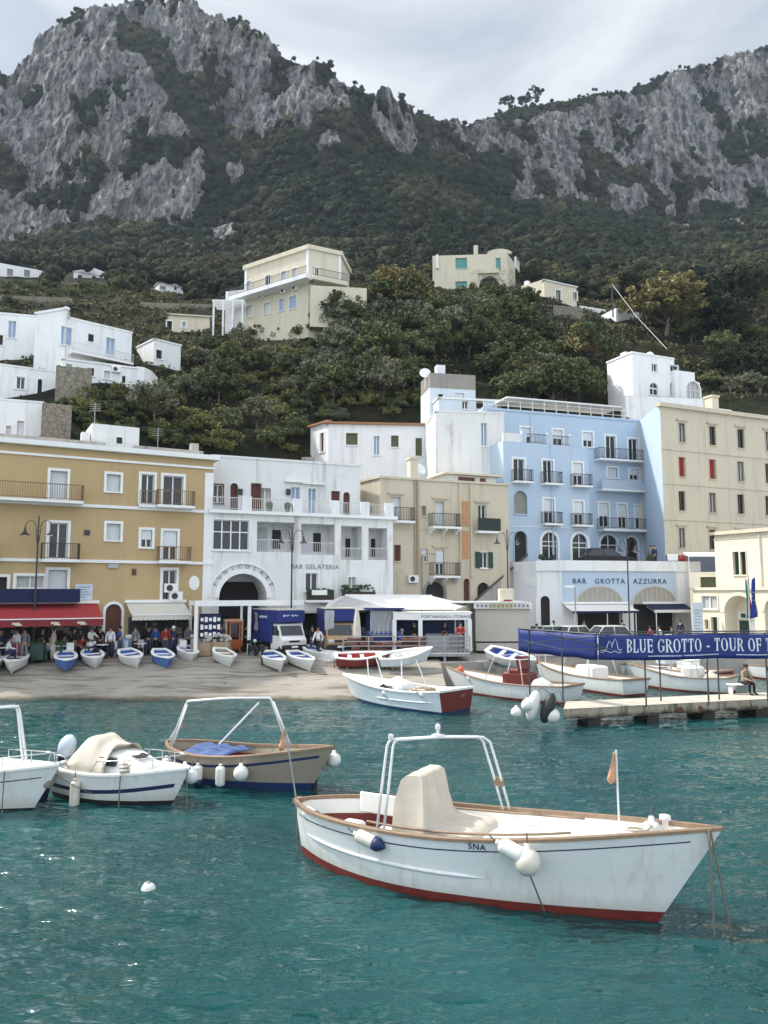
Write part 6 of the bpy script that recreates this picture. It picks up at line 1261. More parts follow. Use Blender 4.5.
for sd in (1, -1):
    mb.tube([h.g(t, sd, -.12, .3) for t in (.68, .76, .84, .92, .985)], .016, 6)
    for t in (.68, .84, .985): mb.tube([h.g(t, sd, -.12), h.g(t, sd, -.12, .3)], .014, 5)
mb.build('bow_rail', STEEL, root, smooth=True)
fender('tube', loc2w(root, h.g(.985, 1, .08, .02)), 'dark cream fender squeezed between the left boat and the cruiser', r=.13, L=.32, m=mat('stained_vinyl', (.28, .25, .2), .6), tilt=Matrix.Rotation(R(30), 3, 'Y')); q = loc2w(root, h.g(.86, -1, .02)); rope([q, (q.x, q.y - .03, -.1)], .014, ROPE, 'dark rope hanging down the bow of the left boat'); rope([loc2w(root, h.g(.97, -1)), onz(120, 797, .05)], .012, ROPE, 'thin rope slanting from the left boat under the cruiser', sag=.2)
# mooring buoy
p = onz(148, 890, 0); t = empty('mooring_buoy', p, 0, 'small white mooring buoy floating on the open water', 'buoy'); mb = MB(); mb.lathe([(.0, -.14), (.11, -.1), (.125, 0), (.11, .09), (.05, .12), (0, .125)], n=14, M=Matrix.Rotation(R(25), 3, 'Y')); mb.build('float', FENDW, t, smooth=True); mb = MB(); mb.lathe([(.03, .1), (.045, .12), (.03, .15)], n=8); mb.build('eye', GREYMET, t)
# ---- long white boat with a dark red transom
ST, BO = onz(456, 713.5, 0), onz(353, 698, 0); ST = ST + Vector((.05, .3, 0)); h = Hull(6.6, 2.5, 1.0, .82, 1.15, rake=.8, stern=.96, zb=.10, fl=1.2, tuck=.93, srake=.02)
root = empty('motor_boat', (0, 0, 0), 0, 'pale white boat with a dark red transom moored stern out', 'boat'); h.L = placed(root, ST, BO)
PALEB = mat('pale_blue_white_paint', (.62, .70, .76), .45, var=.05); boat_shell(h, root, PALEB, NAVY, BWI, BWI, BWI, BWI, cock=(.03, .6), zf=.35, deckdrop=.1, transm=MAROON, strake=True)
mb = MB(); mb.bbox((1.9, 0, .62), (.9, .8, .55), .06); mb.build('engine_box', TEAK, root); mb = MB()
for x, y in ((2.5, -.85), (2.5, .85), (5.0, -.5), (5.0, .5)): mb.tube([(x, y, .85), (x + .35, y * .6, 2.1)], .03, 6)
loose(mb, 'frame_post', TUBEW, root)
mb = MB(); g_ = []
for k in range(9): g_.append([(2.9 + .18 * k, y, .62 + .62 * math.sin(math.pi * (k + .6) / 9.6) * (1 - .8 * abs(y) ** 2) + .05 * math.sin(k * 2 + y * 5)) for y in np.linspace(-.75, .75, 9)])
mb.grid(g_); o = mb.build('boat_cover', TARPW, None, smooth=True); o.location = root.location; o.rotation_euler = root.rotation_euler; tag(o, 'crumpled white cover amidships on the boat with the red transom', 'cover'); o.modifiers.new('s', 'SOLIDIFY').thickness = .02
mb = MB(); mb.tube([(-.03, -.55 + .07 * k, .70 + .05 * math.sin(k * 1.7)) for k in range(5)], .012, 4); mb.build('name_mark', mat('gold_paint', (.55, .42, .2), .5), root)
fender('tube', loc2w(root, h.g(.18, 1, .12, .02)), 'white fender near the stern of the red transom boat', r=.13, L=.3, m=FENDW, tip=NAVY, tilt=Matrix.Rotation(R(-70), 3, 'Y')); fender('tube', loc2w(root, h.g(.52, 1, .12, -.05)), 'white fender amidships on the red transom boat', r=.13, L=.25, m=FENDW, tilt=Matrix.Rotation(R(-60), 3, 'Y'))
# ---- the moored boats behind the pontoon: one kind, copied and recoloured
def moored(label, st, bo, hullm, deckm, B=2.2, Hb=1.2, rail=TEAK, cab=None, posts=True, trans=None, inner=None):
    h = Hull(6, B, .85, .75, Hb, rake=.7, stern=.85, zb=.10, fl=1.2); r = empty('motor_boat', (0, 0, 0), 0, label, 'boat'); h.L = placed(r, st, bo); boat_shell(h, r, hullm, ANTIF, rail, BWI, FLOORW, deckm, cock=(.03, .5), zf=.3, deckdrop=.1, strake=False, inner2=inner, transm=trans)
    if cab: mb = MB(); mb.bbox((h.L * .42, 0, .85), (h.L * .2, B * .5, .85), .08); mb.build('helm_seat', cab, r)
    if posts:
        mb = MB()
        for sd in (1, -1): mb.tube([h.g(.3, sd, -.1), h.g(.34, sd, -.3, 1.2), h.g(.55, sd, -.3, 1.25), h.g(.62, sd, -.1)], .028, 6)
        mb.tube([h.g(.34, 1, -.3, 1.2), h.g(.34, -1, -.3, 1.2)], .028, 6); mb.tube([h.g(.55, 1, -.3, 1.25), h.g(.55, -1, -.3, 1.25)], .028, 6); loose(mb, 'frame_post', TUBEW, r, None, True)
    return r, h
G = lambda px, py: onz(px, py, 0)
r1, h1 = moored('white boat with a maroon cockpit moored between the red transom boat and the pontoon', G(572, 703), G(468, 692) + Vector((-.6, .6, 0)), BW, BWI, 2.3, 1.25, cab=MAROON, inner=MAROON, rail=TEAK)
r2, h2 = moored('white boat with a red windscreen box half hidden by the left end of the pontoon', G(640, 698) + Vector((0, .8, 0)), G(545, 682) + Vector((0, .8, 0)), BW, BWI, 2.2, 1.15, cab=BWI, inner=MAROON)
r3, h3 = moored('long white boat with a wooden rail behind the posts of the blue banner', G(724, 690) + Vector((.6, 1.6, 0)), G(612, 676) + Vector((-.2, 1.6, 0)), BW, BWI, 2.4, 1.35, rail=TEAK, cab=None, trans=MAROON)
r4, h4 = moored('white boat with a dark red stern at the right photo edge behind the seated man', G(800, 684) + Vector((0, 2.2, 0)), G(700, 668) + Vector((0, 2.0, 0)), BW, BWI, 2.4, 1.3, cab=None, trans=MAROON)
r5, h5 = moored('white boat farthest back, nearest the quay under the banner', G(690, 672) + Vector((0, 2.6, 0)), G(585, 663) + Vector((0, 2.2, 0)), BW, BWI, 2.2, 1.2, cab=BWI)
r6, h6 = moored('white boat nearest the quay at the far right under the banner', G(800, 668) + Vector((0, 3.5, 0)), G(712, 660) + Vector((0, 3, 0)), BW, BWI, 2.2, 1.2, cab=TARPW)
r7, h7 = moored('white boat lying close behind the middle of the pontoon', G(745, 697) + Vector((0, 1.5, 0)), G(655, 690) + Vector((0, 1.6, 0)), BW, BWI, 2.2, 1.2, cab=TARPW, inner=MAROON)
r8, h8 = moored('white boat moored farthest left behind the pontoon, close to the quay', G(585, 683) + Vector((0, 2, 0)), G(492, 671) + Vector((0, 1.5, 0)), BW, BWI, 2.2, 1.2, cab=BWI)
r9, h9 = moored('white boat with a maroon seat between the side banner and the quay', G(640, 680) + Vector((0, 1.5, 0)), G(548, 668) + Vector((0, 1.5, 0)), BW, BWI, 2.2, 1.2, cab=MAROON, inner=MAROON)
def crumple(r, hh, t, ln, wd, ht, m, lab):
    mb = MB(); mb.grid([[(hh.L * t + ln * (k / 9 - .5), y * wd / 2, .45 + ht * math.sin(math.pi * (k + .5) / 10) * (1 - .8 * abs(y) ** 2) + .06 * math.sin(k * 2.1 + y * 5 + ln * 9)) for y in np.linspace(-1, 1, 9)] for k in range(10)]); o = mb.build('boat_cover', m, None, smooth=True); o.location = r.location; o.rotation_euler = r.rotation_euler; o.modifiers.new('s', 'SOLIDIFY').thickness = .02; tag(o, lab, 'cover')
crumple(r1, h1, .24, 1.3, 1.2, .6, TARPW, 'crumpled white cover in the stern of the boat left of the pontoon'); crumple(r8, h8, .5, 2.0, 1.5, .7, TARP, 'cream cover over the farthest left boat behind the pontoon'); crumple(r5, h5, .25, 1.6, 1.4, .7, BLUEC, 'blue cover in the boat farthest back under the banner'); crumple(r7, h7, .22, 1.2, 1.3, .55, TARP, 'cream cover in the boat close behind the middle of the pontoon'); crumple(r9, h9, .3, 1.5, 1.4, .6, TARPW, 'white cover in the boat behind the side banner'); crumple(r4, h4, .6, 1.8, 1.5, .8, TARPW, 'white cover on the boat at the right photo edge behind the seated man')
o = empty('boat_cover', loc2w(r3, (3.6, 0, .9)), r3.rotation_euler.z, 'tall pale blue cover over a helm seat behind the banner posts', 'cover'); mb = MB(); mb.bbox((0, 0, .55), (.95, 1.0, 1.15), .15); mb.build('sheet', mat('pale_blue_cover', (.55, .62, .70), .8, bump=.4, bs=8), o, smooth=False)
o = empty('deck_box', loc2w(r3, (2.1, 0, .85)), r3.rotation_euler.z, 'white deck box beside the tall pale blue cover', 'box'); mb = MB(); mb.bbox((0, 0, .2), (1.0, .9, .5), .06); mb.build('box', BWI, o); mb = MB(); mb.bbox((0, 0, .48), (1.05, .95, .07), .03); mb.build('lid', FENDW, o)
o = empty('console_cover', loc2w(r1, (2.9, 0, .8)), r1.rotation_euler.z, 'maroon seat box with a slanted back in the boat left of the pontoon', 'seat'); mb = MB(); mb.bbox((0, 0, .3), (.6, 1.1, .7), .05); mb.prism([(-.35, -.5, .65), (-.2, -.5, .65), (-.05, -.5, 1.25), (-.2, -.5, 1.25)], (0, 1.0, 0)); mb.build('box', MAROON, o)
for rr, hh, t, sd, lab in ((r1, h1, .88, 1, 'red and white round buoy on the deck of the boat left of the pontoon'), (r3, h3, .72, 1, 'red round buoy against the wooden rail under the banner logo'), (r3, h3, .28, 1, 'dark orange round buoy at the rail near the white deck box'), (r3, h3, .5, 1, 'pale red buoy hanging low behind a banner post')):
    fender('ball', loc2w(rr, hh.g(t, sd, -.3 if rr is r1 else .22, .45 if rr is r1 else .03)), lab, r=.2, m=BUOYO)
for rr, hh, t, hgt, lab in ((r1, h1, .2, 1.5, 'orange pennant on a thin pole left of the pontoon'), (r2, h2, .9, 1.4, 'orange pennant on a white pole beside the pontoon end'), (r3, h3, .92, 1.3, 'tiny orange pennant under the banner logo')):
    p = loc2w(rr, hh.g(t, 1, -.4)); pennant('pennant', p, p + Vector((0, 0, hgt)), lab, ORANGE, .22, .42, r=.02)
fender('tube', loc2w(r1, h1.g(.80, 1, .13, -.05)), 'white fender with navy end on the boat left of the pontoon', r=.13, L=.3, m=FENDW, tip=NAVY, tilt=Matrix.Rotation(R(-65), 3, 'Y'))
# fenders at the pontoon end
for x, y, knd, rr, LL, mm, lab in ((527, 694, 'ball', .24, 0, FENDW, 'round white fender floating at the left of the pontoon end'), (516, 702, 'ball', .21, 0, FENDW, 'leftmost white round fender at the pontoon end'), (552, 703, 'ball', .30, 0, FENDW, 'white ball fender against the pontoon corner')):
    p = at(x, y, PA.y - .1); fender(knd, p, lab, r=rr, L=LL, m=mm)
for x, y, ang, mm, lab in ((533, 706, 14, FENDW, 'large white oval fender leaning at the pontoon end'), (548, 708, 20, mat('black_vinyl', (.03, .032, .03), .5), 'large black oval fender leaning at the pontoon end')):
    p = at(x, y, PA.y + (.0 if ang == 14 else -.1)); t = empty('fender', p, 0, lab, 'fender'); mb = MB(); mb.ball((0, 0, 0), (.26, .26, .62), 16, M=Matrix.Rotation(R(ang), 3, 'Y')); mb.build('body', mm, t, smooth=True); mb = MB(); q = Matrix.Rotation(R(ang), 3, 'Y') @ Vector((0, 0, .6)); mb.tube([q, q + Vector((.3, .1, .1)), (PA.x + .1 - p.x, PA.y + .2 - p.y, .75 - p.z)], .015, 5); mb.build('rope', ROPE, t)
# ---- dinghies on the slip: one kind copied
hd = Hull(2.7, 1.28, .42, .40, .58, rake=.35, stern=.62, zb=.06, fl=1.1, draft=.16, srake=.05)
def dinghy(label, px, py, rz, hullm, group=None, inner=BLUEP, s=1.0):
    Yq_ = 38.5
    while Yq_ < 50 and at(px, py, Yq_).z > (slip_z(xy(px, Yq_).x, Yq_) if xy(px, Yq_).x < 3.2 else 1.3) + .2: Yq_ += .02
    p = at(px, py, Yq_)
    if DPROTO.get((hullm.name, inner.name)): r = copy_tree(DPROTO[(hullm.name, inner.name)])
    else:
        r = empty('rowing_boat', (0, 0, 0)); boat_shell(hd, r, hullm, hullm, BWI, inner, inner, BWI, cock=(.10, .78), zf=.14, deckdrop=.03, strake=False, railw=.15)
        for x in (.75, 1.45): mb = MB(); w_ = hd.half(x / 2.7, .3); mb.box((x, 0, .31), (.22, w_ * 2 - .2, .04)); mb.build('thwart', BWI, r)
        mb = MB(); mb.box((-.08, 0, -.05), (.05, .05, .5)); mb.prism([(.2, -.02, -.14), (2.5, -.02, -.12), (2.75, -.02, .25), (2.8, -.02, .25), (2.62, -.02, -.2), (.2, -.02, -.2)], (0, .04, 0)); mb.build('keel', hullm, r)
        mb = MB(); mb.box((.6, 0, -.2), (.12, .9, .1)); mb.box((.6, .42, -.08), (.1, .08, .25)); mb.box((.6, -.42, -.08), (.1, .08, .25)); mb.build('chock', TEAK, r)
        DPROTO[(hullm.name, inner.name)] = r
    r.location = p; r.rotation_euler = (R(rnd.uniform(-5, 5)), R(9), rz); r.scale = (s, s, s); tag(r, label, 'rowing boat', group or 'rowing boats beached on the slipway'); return r
def spt(px, py, lift):
    Yq_ = 38.5
    while Yq_ < 50 and at(px, py, Yq_).z > slip_z(xy(px, Yq_).x, Yq_) + lift: Yq_ += .02
    return at(px, py, Yq_)
DPROTO = {}; BLUEH = mat('blue_boat_paint', (.07, .16, .42), .5, var=.25, scale=4)
for lab, px, py, a, hm, inn_ in (('white rowing boat cut off at the left photo edge on the slip', -8, 661, -52, BW, BLUEP), ('white rowing boat with blue inside in front of the red awning, left of the signpost', 20, 659, -60, BW, BLUEP), ('blue hulled rowing boat just right of the signpost', 65, 658, -52, BLUEH, BLUEP), ('white rowing boat leaning next to the blue one, before the motorcycle', 90, 656, -48, BW, BLUEP), ('white rowing boat standing alone in front of the cream awning', 125, 656, -42, BW, BLUEP), ('blue and white rowing boat below the people at the stalls', 159, 656, -50, BLUEH, BLUEP), ('white rowing boat slightly higher up, left of the forklift', 184, 652, -52, BW, BLUEP), ('white rowing boat with a bare wooden inside below the forklift', 219, 655, -50, BW, FLOORW), ('white rowing boat with an outboard beside the white truck', 267, 658, -50, BW, BLUEP), ('middle white rowing boat below the white truck', 292, 658, -46, BW, BLUEP), ('white rowing boat highest up, right of the white truck', 307, 652, -48, BW, BLUEH)):
    dinghy(lab, px, py, R(a - 14), hm, None, inn_, .96)
r = dinghy('white rowing boat with blue inside tilted on the quay beside the pale shed', 487, 654, R(-35), BW, None, BLUEP, 1.0); r.location = at(489, 650, 44.0); r.location.z = 1.75; r.rotation_euler = (R(18), R(12), R(-35))
mb = MB(); p_ = r.location; mb.box((p_.x + .7, p_.y, p_.z - .45), (1.5, .8, .4)); mb.box((p_.x - .1, p_.y + .1, p_.z - .5), (.2, .9, .35)); tag(mb.build('boat_trolley', GREYMET), 'grey trolley under the tilted rowing boat on the quay', 'trolley')
r = dinghy('red rowing boat lying tilted beside the grey upturned boat', 340, 667, R(5), MAROON, None, mat('red_pattern', (.45, .06, .05), .7, var=.4, scale=9), 1.0); r.location = spt(336, 663, .25); r.rotation_euler = (R(14), 0, R(6))
r = dinghy('pale grey rowing boat lying at the slip edge, right of the red one', 382, 668, R(8), PALEB, None, BWI, 1.0); r.location = spt(380, 664, .3); r.rotation_euler = (R(16), R(-6), R(12))
t = empty('upturned_boat', spt(333, 660, .02), 0, 'grey and white upturned hull resting beside the red rowing boat', 'boat'); t.rotation_euler = (0, 0, R(-60)); mb = MB(); rows = [[(x, w_ * math.cos(q), .55 * math.sin(q) * (1 - .3 * (x / 2.2) ** 2)) for q in np.linspace(0, math.pi, 11)] for x, w_ in [(-1.1, .55), (-.6, .62), (0, .64), (.6, .55), (1.1, .25), (1.25, .05)]]; mb.grid(rows); mb.add(rows[0], [tuple(range(11))]); mb.build('hull', mat('grey_hull_paint', (.55, .56, .57), .5), t, smooth=True, ang=50); mb = MB(); mb.box((-.2, 0, .02), (2.0, 1.34, .12)); mb.build('rim', BWI, t)
t = empty('outboard_motor', at(262, 650, 43.6), 0, 'black outboard motor on the stern of the rowing boat by the white truck', 'motor'); mb = MB(); mb.bbox((0, 0, .1), (.28, .25, .4), .06); mb.build('cowling', BLACKR, t); mb = MB(); mb.tube([(0, 0, -.1), (.02, -.05, -.85)], [.09, .05], 7); mb.build('leg', BLACKR, t)
# ------------------------------------------------------------------ street furniture and life on the quay
GZ = 1.5
def front_Y(px): return float(np.interp(px, [-75, 208, 208.01, 360, 393, 510, 560, 700, 800], [42.3, 49.9, 49.9, 54, 55, 60, 58.5, 56, 50]))
def on_quay(px, py, z=GZ):
    p = onz(px, py, z); lim = front_Y(px) - .7
    if p.y > lim: q = xy(px, lim - (659 - py) * -.0 - rnd.uniform(0, .9)); return Vector((q.x, q.y, z))
    return p
def atq(px, Y, z=GZ): p = xy(px, Y); return Vector((p.x, p.y, z))
RED = mat('red_awning_cloth', (.34, .035, .04), .8, var=.1, scale=2); REDD = mat('dark_red_valance', (.20, .025, .028), .8, var=.1); NAVYC = mat('navy_awning_cloth', (.010, .016, .06), .8, var=.15); CREAMC = mat('cream_awning_cloth', (.60, .57, .50), .8, var=.08); WHITEC = mat('white_awning_cloth', (.72, .72, .70), .75, var=.05); BANBLUE = mat('banner_blue', (.014, .030, .17), .6, var=.1); BANW = mat('banner_white', (.72, .76, .82), .6)
class Fc:      # wall coordinates of any line on the map
    pass
def wallref(i, f):
    b = Bld.__new__(Bld); b.pts = [Vector(p) for p in f]; return b
YW = wallref(0, foot(-75, 42.3, 210.5, 50.0, 9.5)); AW = wallref(0, foot(208, 49.9, 393, 54.9, 3.2)); BG = wallref(0, [P0, P1, P2, P3])
def awning(label, W, i, a0, a1, zt, zf, d, cloth, val, valh, slabs=True, skew=0.0, bar=None):
    o_ = W.P(i, a0, zt, 0); t = empty('awning', o_, 0, label, 'awning'); mb = MB(); rows = []
    for k in range(7):
        f = k / 6; rows.append([W.P(i, a0 + (a1 - a0) * j / 24 - skew * f * (1 - j / 24) * 0 , zt + (zf - zt) * f - .05 * math.sin(math.pi * f) + .012 * math.sin(j * 1.7) * f, .03 + d * f) for j in range(25)])
    mb.grid(rows); c = mb.build('cloth', cloth, t, o_, smooth=True); mb = MB(); mb.grid([[W.P(i, a0 + (a1 - a0) * j / 48, zf + .01, .04 + d) for j in range(49)], [W.P(i, a0 + (a1 - a0) * j / 48, zf - valh + .04 * abs(math.sin(j * .9)), .05 + d + .02 * math.sin(j * 1.3)) for j in range(49)]]); mb.build('valance', val, t, o_, smooth=True)
    mb = MB(); mb.tube([W.P(i, a0, zf + .02, d + .05), W.P(i, a1, zf + .02, d + .05)], .035, 6)
    for a in (a0 + .3, (a0 + a1) / 2, a1 - .3): mb.tube([W.P(i, a, zt - .25, .05), W.P(i, a + .25, (zt + zf) / 2 - .35, d * .5), W.P(i, a, zf - .02, d)], .025, 5)
    mb.build('frame', bar or TRIM, t, o_); mb = MB(); W.boxf(mb, i, a0 - .1, a1 + .1, zt - .02, zt + .16, .005, .22); mb.build('cassette', TRIM, t, o_); return t
a1, zt = YW.px(0, 97, 603); awn = awning('wide red awning over the cafe tables under the ochre building', YW, 0, .6, a1, zt, zt - .85, 2.5, RED, REDD, .42, bar=TRIM)
mb = MB()
for x in (24, 61, 86): a = YW.px(0, x - 11, 620)[0]; YW.boxf(mb, 0, a - .2, a + .2, zt - 1.12, zt - 1.0, 2.56, 2.585); YW.boxf(mb, 0, a - .05, a + .3, zt - 1.18, zt - 1.1, 2.56, 2.583)
mb.build('mark', CREAMC, awn, awn.location)
a0, _ = YW.px(0, -60, 595); a1, zn = YW.px(0, 78, 595); mb = MB(); YW.boxf(mb, 0, a0, a1, zn - .33, zn + .36, .9, .96); YW.boxf(mb, 0, a0, a1, zn - .42, zn - .33, .01, .96); tag(mb.build('terrace_screen', NAVYC), 'long navy cloth screen of the terrace just above the red awning', 'screen')
a0, zt = YW.px(0, 126, 602.5); a1, _ = YW.px(0, 196, 602); awning('cream awning with a short valance beside the white pergola', YW, 0, a0, a0 + (a1 - a0) * .82, zt, zt - .75, 2.0, CREAMC, CREAMC, .3)
# shop fronts below the awnings: interior shade put into the colour of flat panels
for nm, a, b_, lab in (('shop_front', (-60, 98), None, 'cafe front with painted dark interior under the red awning'), ('shop_front', (128, 197), None, 'shop front with painted dark interior under the cream awning')):
    x0, x1 = YW.px(0, a[0], 640)[0], YW.px(0, a[1], 640)[0]; o_ = YW.P(0, x0, 1.4, 0); t = empty('shop_front', o_, 0, lab, 'shop front'); mb = MB(); YW.boxf(mb, 0, x0, x1, 1.35, 3.75, .01, .05); mb.build('shade_panel', DARK, t, o_)
    mb = MB(); n = int((x1 - x0) / 1.3)
    for k in range(n + 1): c = x0 + (x1 - x0) * k / n; YW.boxf(mb, 0, c - .04, c + .04, 1.35, 3.75, .05, .1)
    YW.boxf(mb, 0, x0, x1, 3.65, 3.78, .05, .1); mb.build('frame', mat('dark_frame', (.1, .09, .08), .6), t, o_)
    mb = MB()
    for k in range(26): c = rnd.uniform(x0 + .2, x1 - .3); z = rnd.uniform(1.7, 3.3); YW.boxf(mb, 0, c, c + rnd.uniform(.12, .4), z, z + rnd.uniform(.12, .35), .05, .07)
    mb.build('goods', mat('shop_goods', (.22, .2, .2), .7, var=.6, scale=4), t, o_)['kind'] = 'stuff'
x0, x1 = AW.px(0, 268, 640)[0], AW.px(0, 392, 640)[0]; o_ = AW.P(0, x0, 1.4, 0); t = empty('shop_front', o_, 0, 'shop fronts with painted dark interiors along the white building behind the blue trucks', 'shop front'); mb = MB(); AW.boxf(mb, 0, x0, x1, 1.35, 3.9, .02, .05); mb.build('shade_panel', DARK, t, o_)
mb = MB(); AW.boxf(mb, 0, x0 - .1, x1 + .1, 3.9, 4.05, .0, .9); mb.build('canopy', CREAMC, t, o_)
# white pergola of the kiosk terrace
t = empty('pergola', atq(197, 46.4), 0, 'long flat white pergola in front of the big arch', 'pergola'); o_ = t.location.copy(); PG = [atq(197, 46.4), atq(250, 47.9), atq(301.5, 49.4)]; zt = at(250, 603.5, 47.9).z; mb = MB()
bk = Vector((-.9, 2.2, 0))
for p in PG: mb.box((p.x, p.y, (GZ + zt) / 2), (.2, .2, zt - GZ)); q = p + bk; mb.box((q.x, q.y, (GZ + zt) / 2), (.14, .14, zt - GZ))
loose(mb, 'post', TRIM, t, o_); mb = MB(); u = (PG[2] - PG[0]); rz = math.atan2(u.y, u.x); c = PG[0].lerp(PG[2], .5); mb.box((c.x, c.y, zt + .03), (u.length + .25, .26, .34), rz); c2 = c + bk; mb.box((c2.x, c2.y, zt + .02), (u.length + .2, .2, .3), rz)
for k in range(7): p = PG[0].lerp(PG[2], k / 6); q = p + bk; v = q - p; mb.box(((p.x + q.x) / 2, (p.y + q.y) / 2, zt + .04), (v.length - .25, .12, .24), math.atan2(v.y, v.x))
mb.build('beam', TRIM, t, o_)
t = empty('postcard_rack', atq(211, 46.9), 0, 'blue and white display board under the pergola', 'display'); mb = MB(); o_ = t.location.copy(); mb.box(o_ + Vector((0, 0, 1.75)), (1.3, .08, 1.5), R(22)); mb.box(o_ + Vector((0, 0, .55)), (.1, .1, 1.1)); mb.build('board', NAVYC, t, o_); mb = MB()
for r_ in range(3):
    for c_ in range(5): v = Matrix.Rotation(R(22), 3, 'Z') @ Vector((-.5 + .25 * c_, -.05, 1.25 + .45 * r_)); mb.box(o_ + v, (.17, .02, .3 if (r_ + c_) % 2 else .2), R(22))
loose(mb, 'card', TRIM, t, o_)
for x, Yg, lab in ((203, 47.0, 'pile of pale goods under the left end of the pergola'), (222, 47.2, 'pile of pale goods behind the forklift')):
    t = empty('goods_stand', atq(x, Yg), 0, lab, 'stall'); mb = MB(); mb.box((0, 0, .4), (1.2, .7, .8)); mb.build('table', FLOORW, t); mb = MB()
    for k in range(16): mb.bbox((rnd.uniform(-.55, .55), rnd.uniform(-.3, .3), .85 + rnd.uniform(0, .35)), (.25, .2, .2), .03, rnd.uniform(0, 3))
    mb.build('goods', mat('pale_goods', (.45, .42, .4), .8, var=.4, scale=5), t)['kind'] = 'stuff'
# lamp posts
def lamp_post(label, px, Y, z0, ztip, arms=.62, double=True):
    p = atq(px, Y, z0); t = empty('street_lamp', p, 0, label, 'street lamp'); Ht = ztip - z0; mb = MB(); mb.lathe([(.14, 0), (.14, .12), (.10, .2), (.085, .9), (.06, 1.0), (.05, Ht * .6), (.04, Ht), (.0, Ht + .12)], n=10); mb.build('pole', IRON, t, smooth=False); mb = MB()
    for sd in ((1, -1) if double else (-1,)):
        pts = [(sd * .04, 0, Ht - 1.5), (sd * .12, 0, Ht - .9), (sd * .14, 0, Ht - .55)] + [(sd * (.14 + arms * .5 * (1 - math.cos(q))), 0, Ht - .55 + .35 * math.sin(q)) for q in [math.pi * k / 8 for k in range(1, 8)]] + [(sd * (.14 + arms), 0, Ht - .6)]; mb.tube(pts, .022, 6)
        mb.box((sd * .08, 0, Ht - .8), (.12, .03, .03))
    mb.build('arm', IRON, t, smooth=True)
    for sd in ((1, -1) if double else (-1,)):
        mb = MB(); mb.lathe([(.02, 0), (.05, -.02), (.07, -.2), (.10, -.24), (.13, -.34), (.26, -.42), (.27, -.45), (.0, -.44)][::-1], c=(sd * (.14 + arms), 0, Ht - .58), n=14); s_ = mb.build('lamp_shade', IRON, t, smooth=True, ang=40); mb = MB(); mb.ball((sd * (.14 + arms), 0, Ht - 1.04), (.12, .12, .07), 10); mb.build('bulb_glass', TRIM, s_, smooth=True)
    return t
lamp_post('double armed iron street lamp in front of the red awning', 35.5, 44.0, 1.35, at(35.5, 517, 44.0).z); lamp_post('double armed iron street lamp in front of the white building', 291.5, 48.6, 1.5, at(291.5, 527, 48.6).z, .58); lamp_post('double armed iron street lamp by the stair, left of the bar', 508, 57.0, 1.5, at(508, 530, 57.0).z, .62); lamp_post('double armed iron street lamp between the two bar arches', 628.5, 54.5, 1.5, at(628.5, 537, 54.5).z, .45)
p = atq(575, 54); t = empty('camera_pole', p, 0, 'thin grey pole with a small white box left of the bar awnings', 'pole'); Ht = at(575, 586, 54).z - 1.5; mb = MB(); mb.tube([(0, 0, 0), (0, 0, Ht)], .05, 8); mb.build('pole', GREYMET, t); mb = MB(); mb.bbox((-.35, 0, Ht - .05), (.7, .12, .12), .02); mb.build('camera', TRIM, t)
A = xy(422, 58.1); t = empty('wall_lantern', (A.x, A.y, 1.5), 0, 'curved single arm lamp before the beige house', 'street lamp'); Ht = at(422, 553, 58.1).z - 1.5; mb = MB(); mb.tube([(0, 0, 0), (0, 0, Ht - .6), (.12, 0, Ht - .15), (.45, 0, Ht), (.9, 0, Ht - .05)], .04, 7); mb.build('pole', GREYMET, t, smooth=True); mb = MB(); mb.bbox((.95, 0, Ht - .1), (.35, .16, .1), .02); mb.build('lamp_head', GREYMET, t)
# stair with a stone parapet climbing to the hotel terrace
a, b_ = atq(470, 59.6, 1.2), atq(528, 62.6, 1.2); z1 = at(470, 606, 59.6).z, at(527, 556, 62.6).z; t = empty('stair', a, 0, 'stone stair with a dark parapet climbing to the hotel terrace', 'stair'); o_ = Vector(a); n = 18; mb = MB()
for k in range(n):
    p, q = a.lerp(b_, k / n), a.lerp(b_, (k + 1) / n); z = z1[0] - 1 + (z1[1] - z1[0]) * (k + 1) / n; mb.prism([(p.x, p.y, 1.0), (q.x, q.y, 1.0), (q.x, q.y, z), (p.x, p.y, z)], (0, 1.4, 0))
mb.build('steps', STONE, t, o_); mb = MB(); mb.prism([(a.x, a.y - .004, 1.0), (b_.x, b_.y - .004, 1.0), (b_.x, b_.y - .004, z1[1]), (a.x, a.y - .004, z1[0])], (0, -.25, 0)); mb.build('parapet', STAINED, t, o_); mb = MB(); v = Vector((b_.x, b_.y, z1[1])) - Vector((a.x, a.y, z1[0])); mb.prism([(a.x, a.y - .3, z1[0]), (b_.x, b_.y - .3, z1[1]), (b_.x, b_.y - .3, z1[1] + .2), (a.x, a.y - .3, z1[0] + .2)], (0, .35, 0)); mb.build('coping', mat('dark_stone', (.09, .085, .08), .8), t, o_)
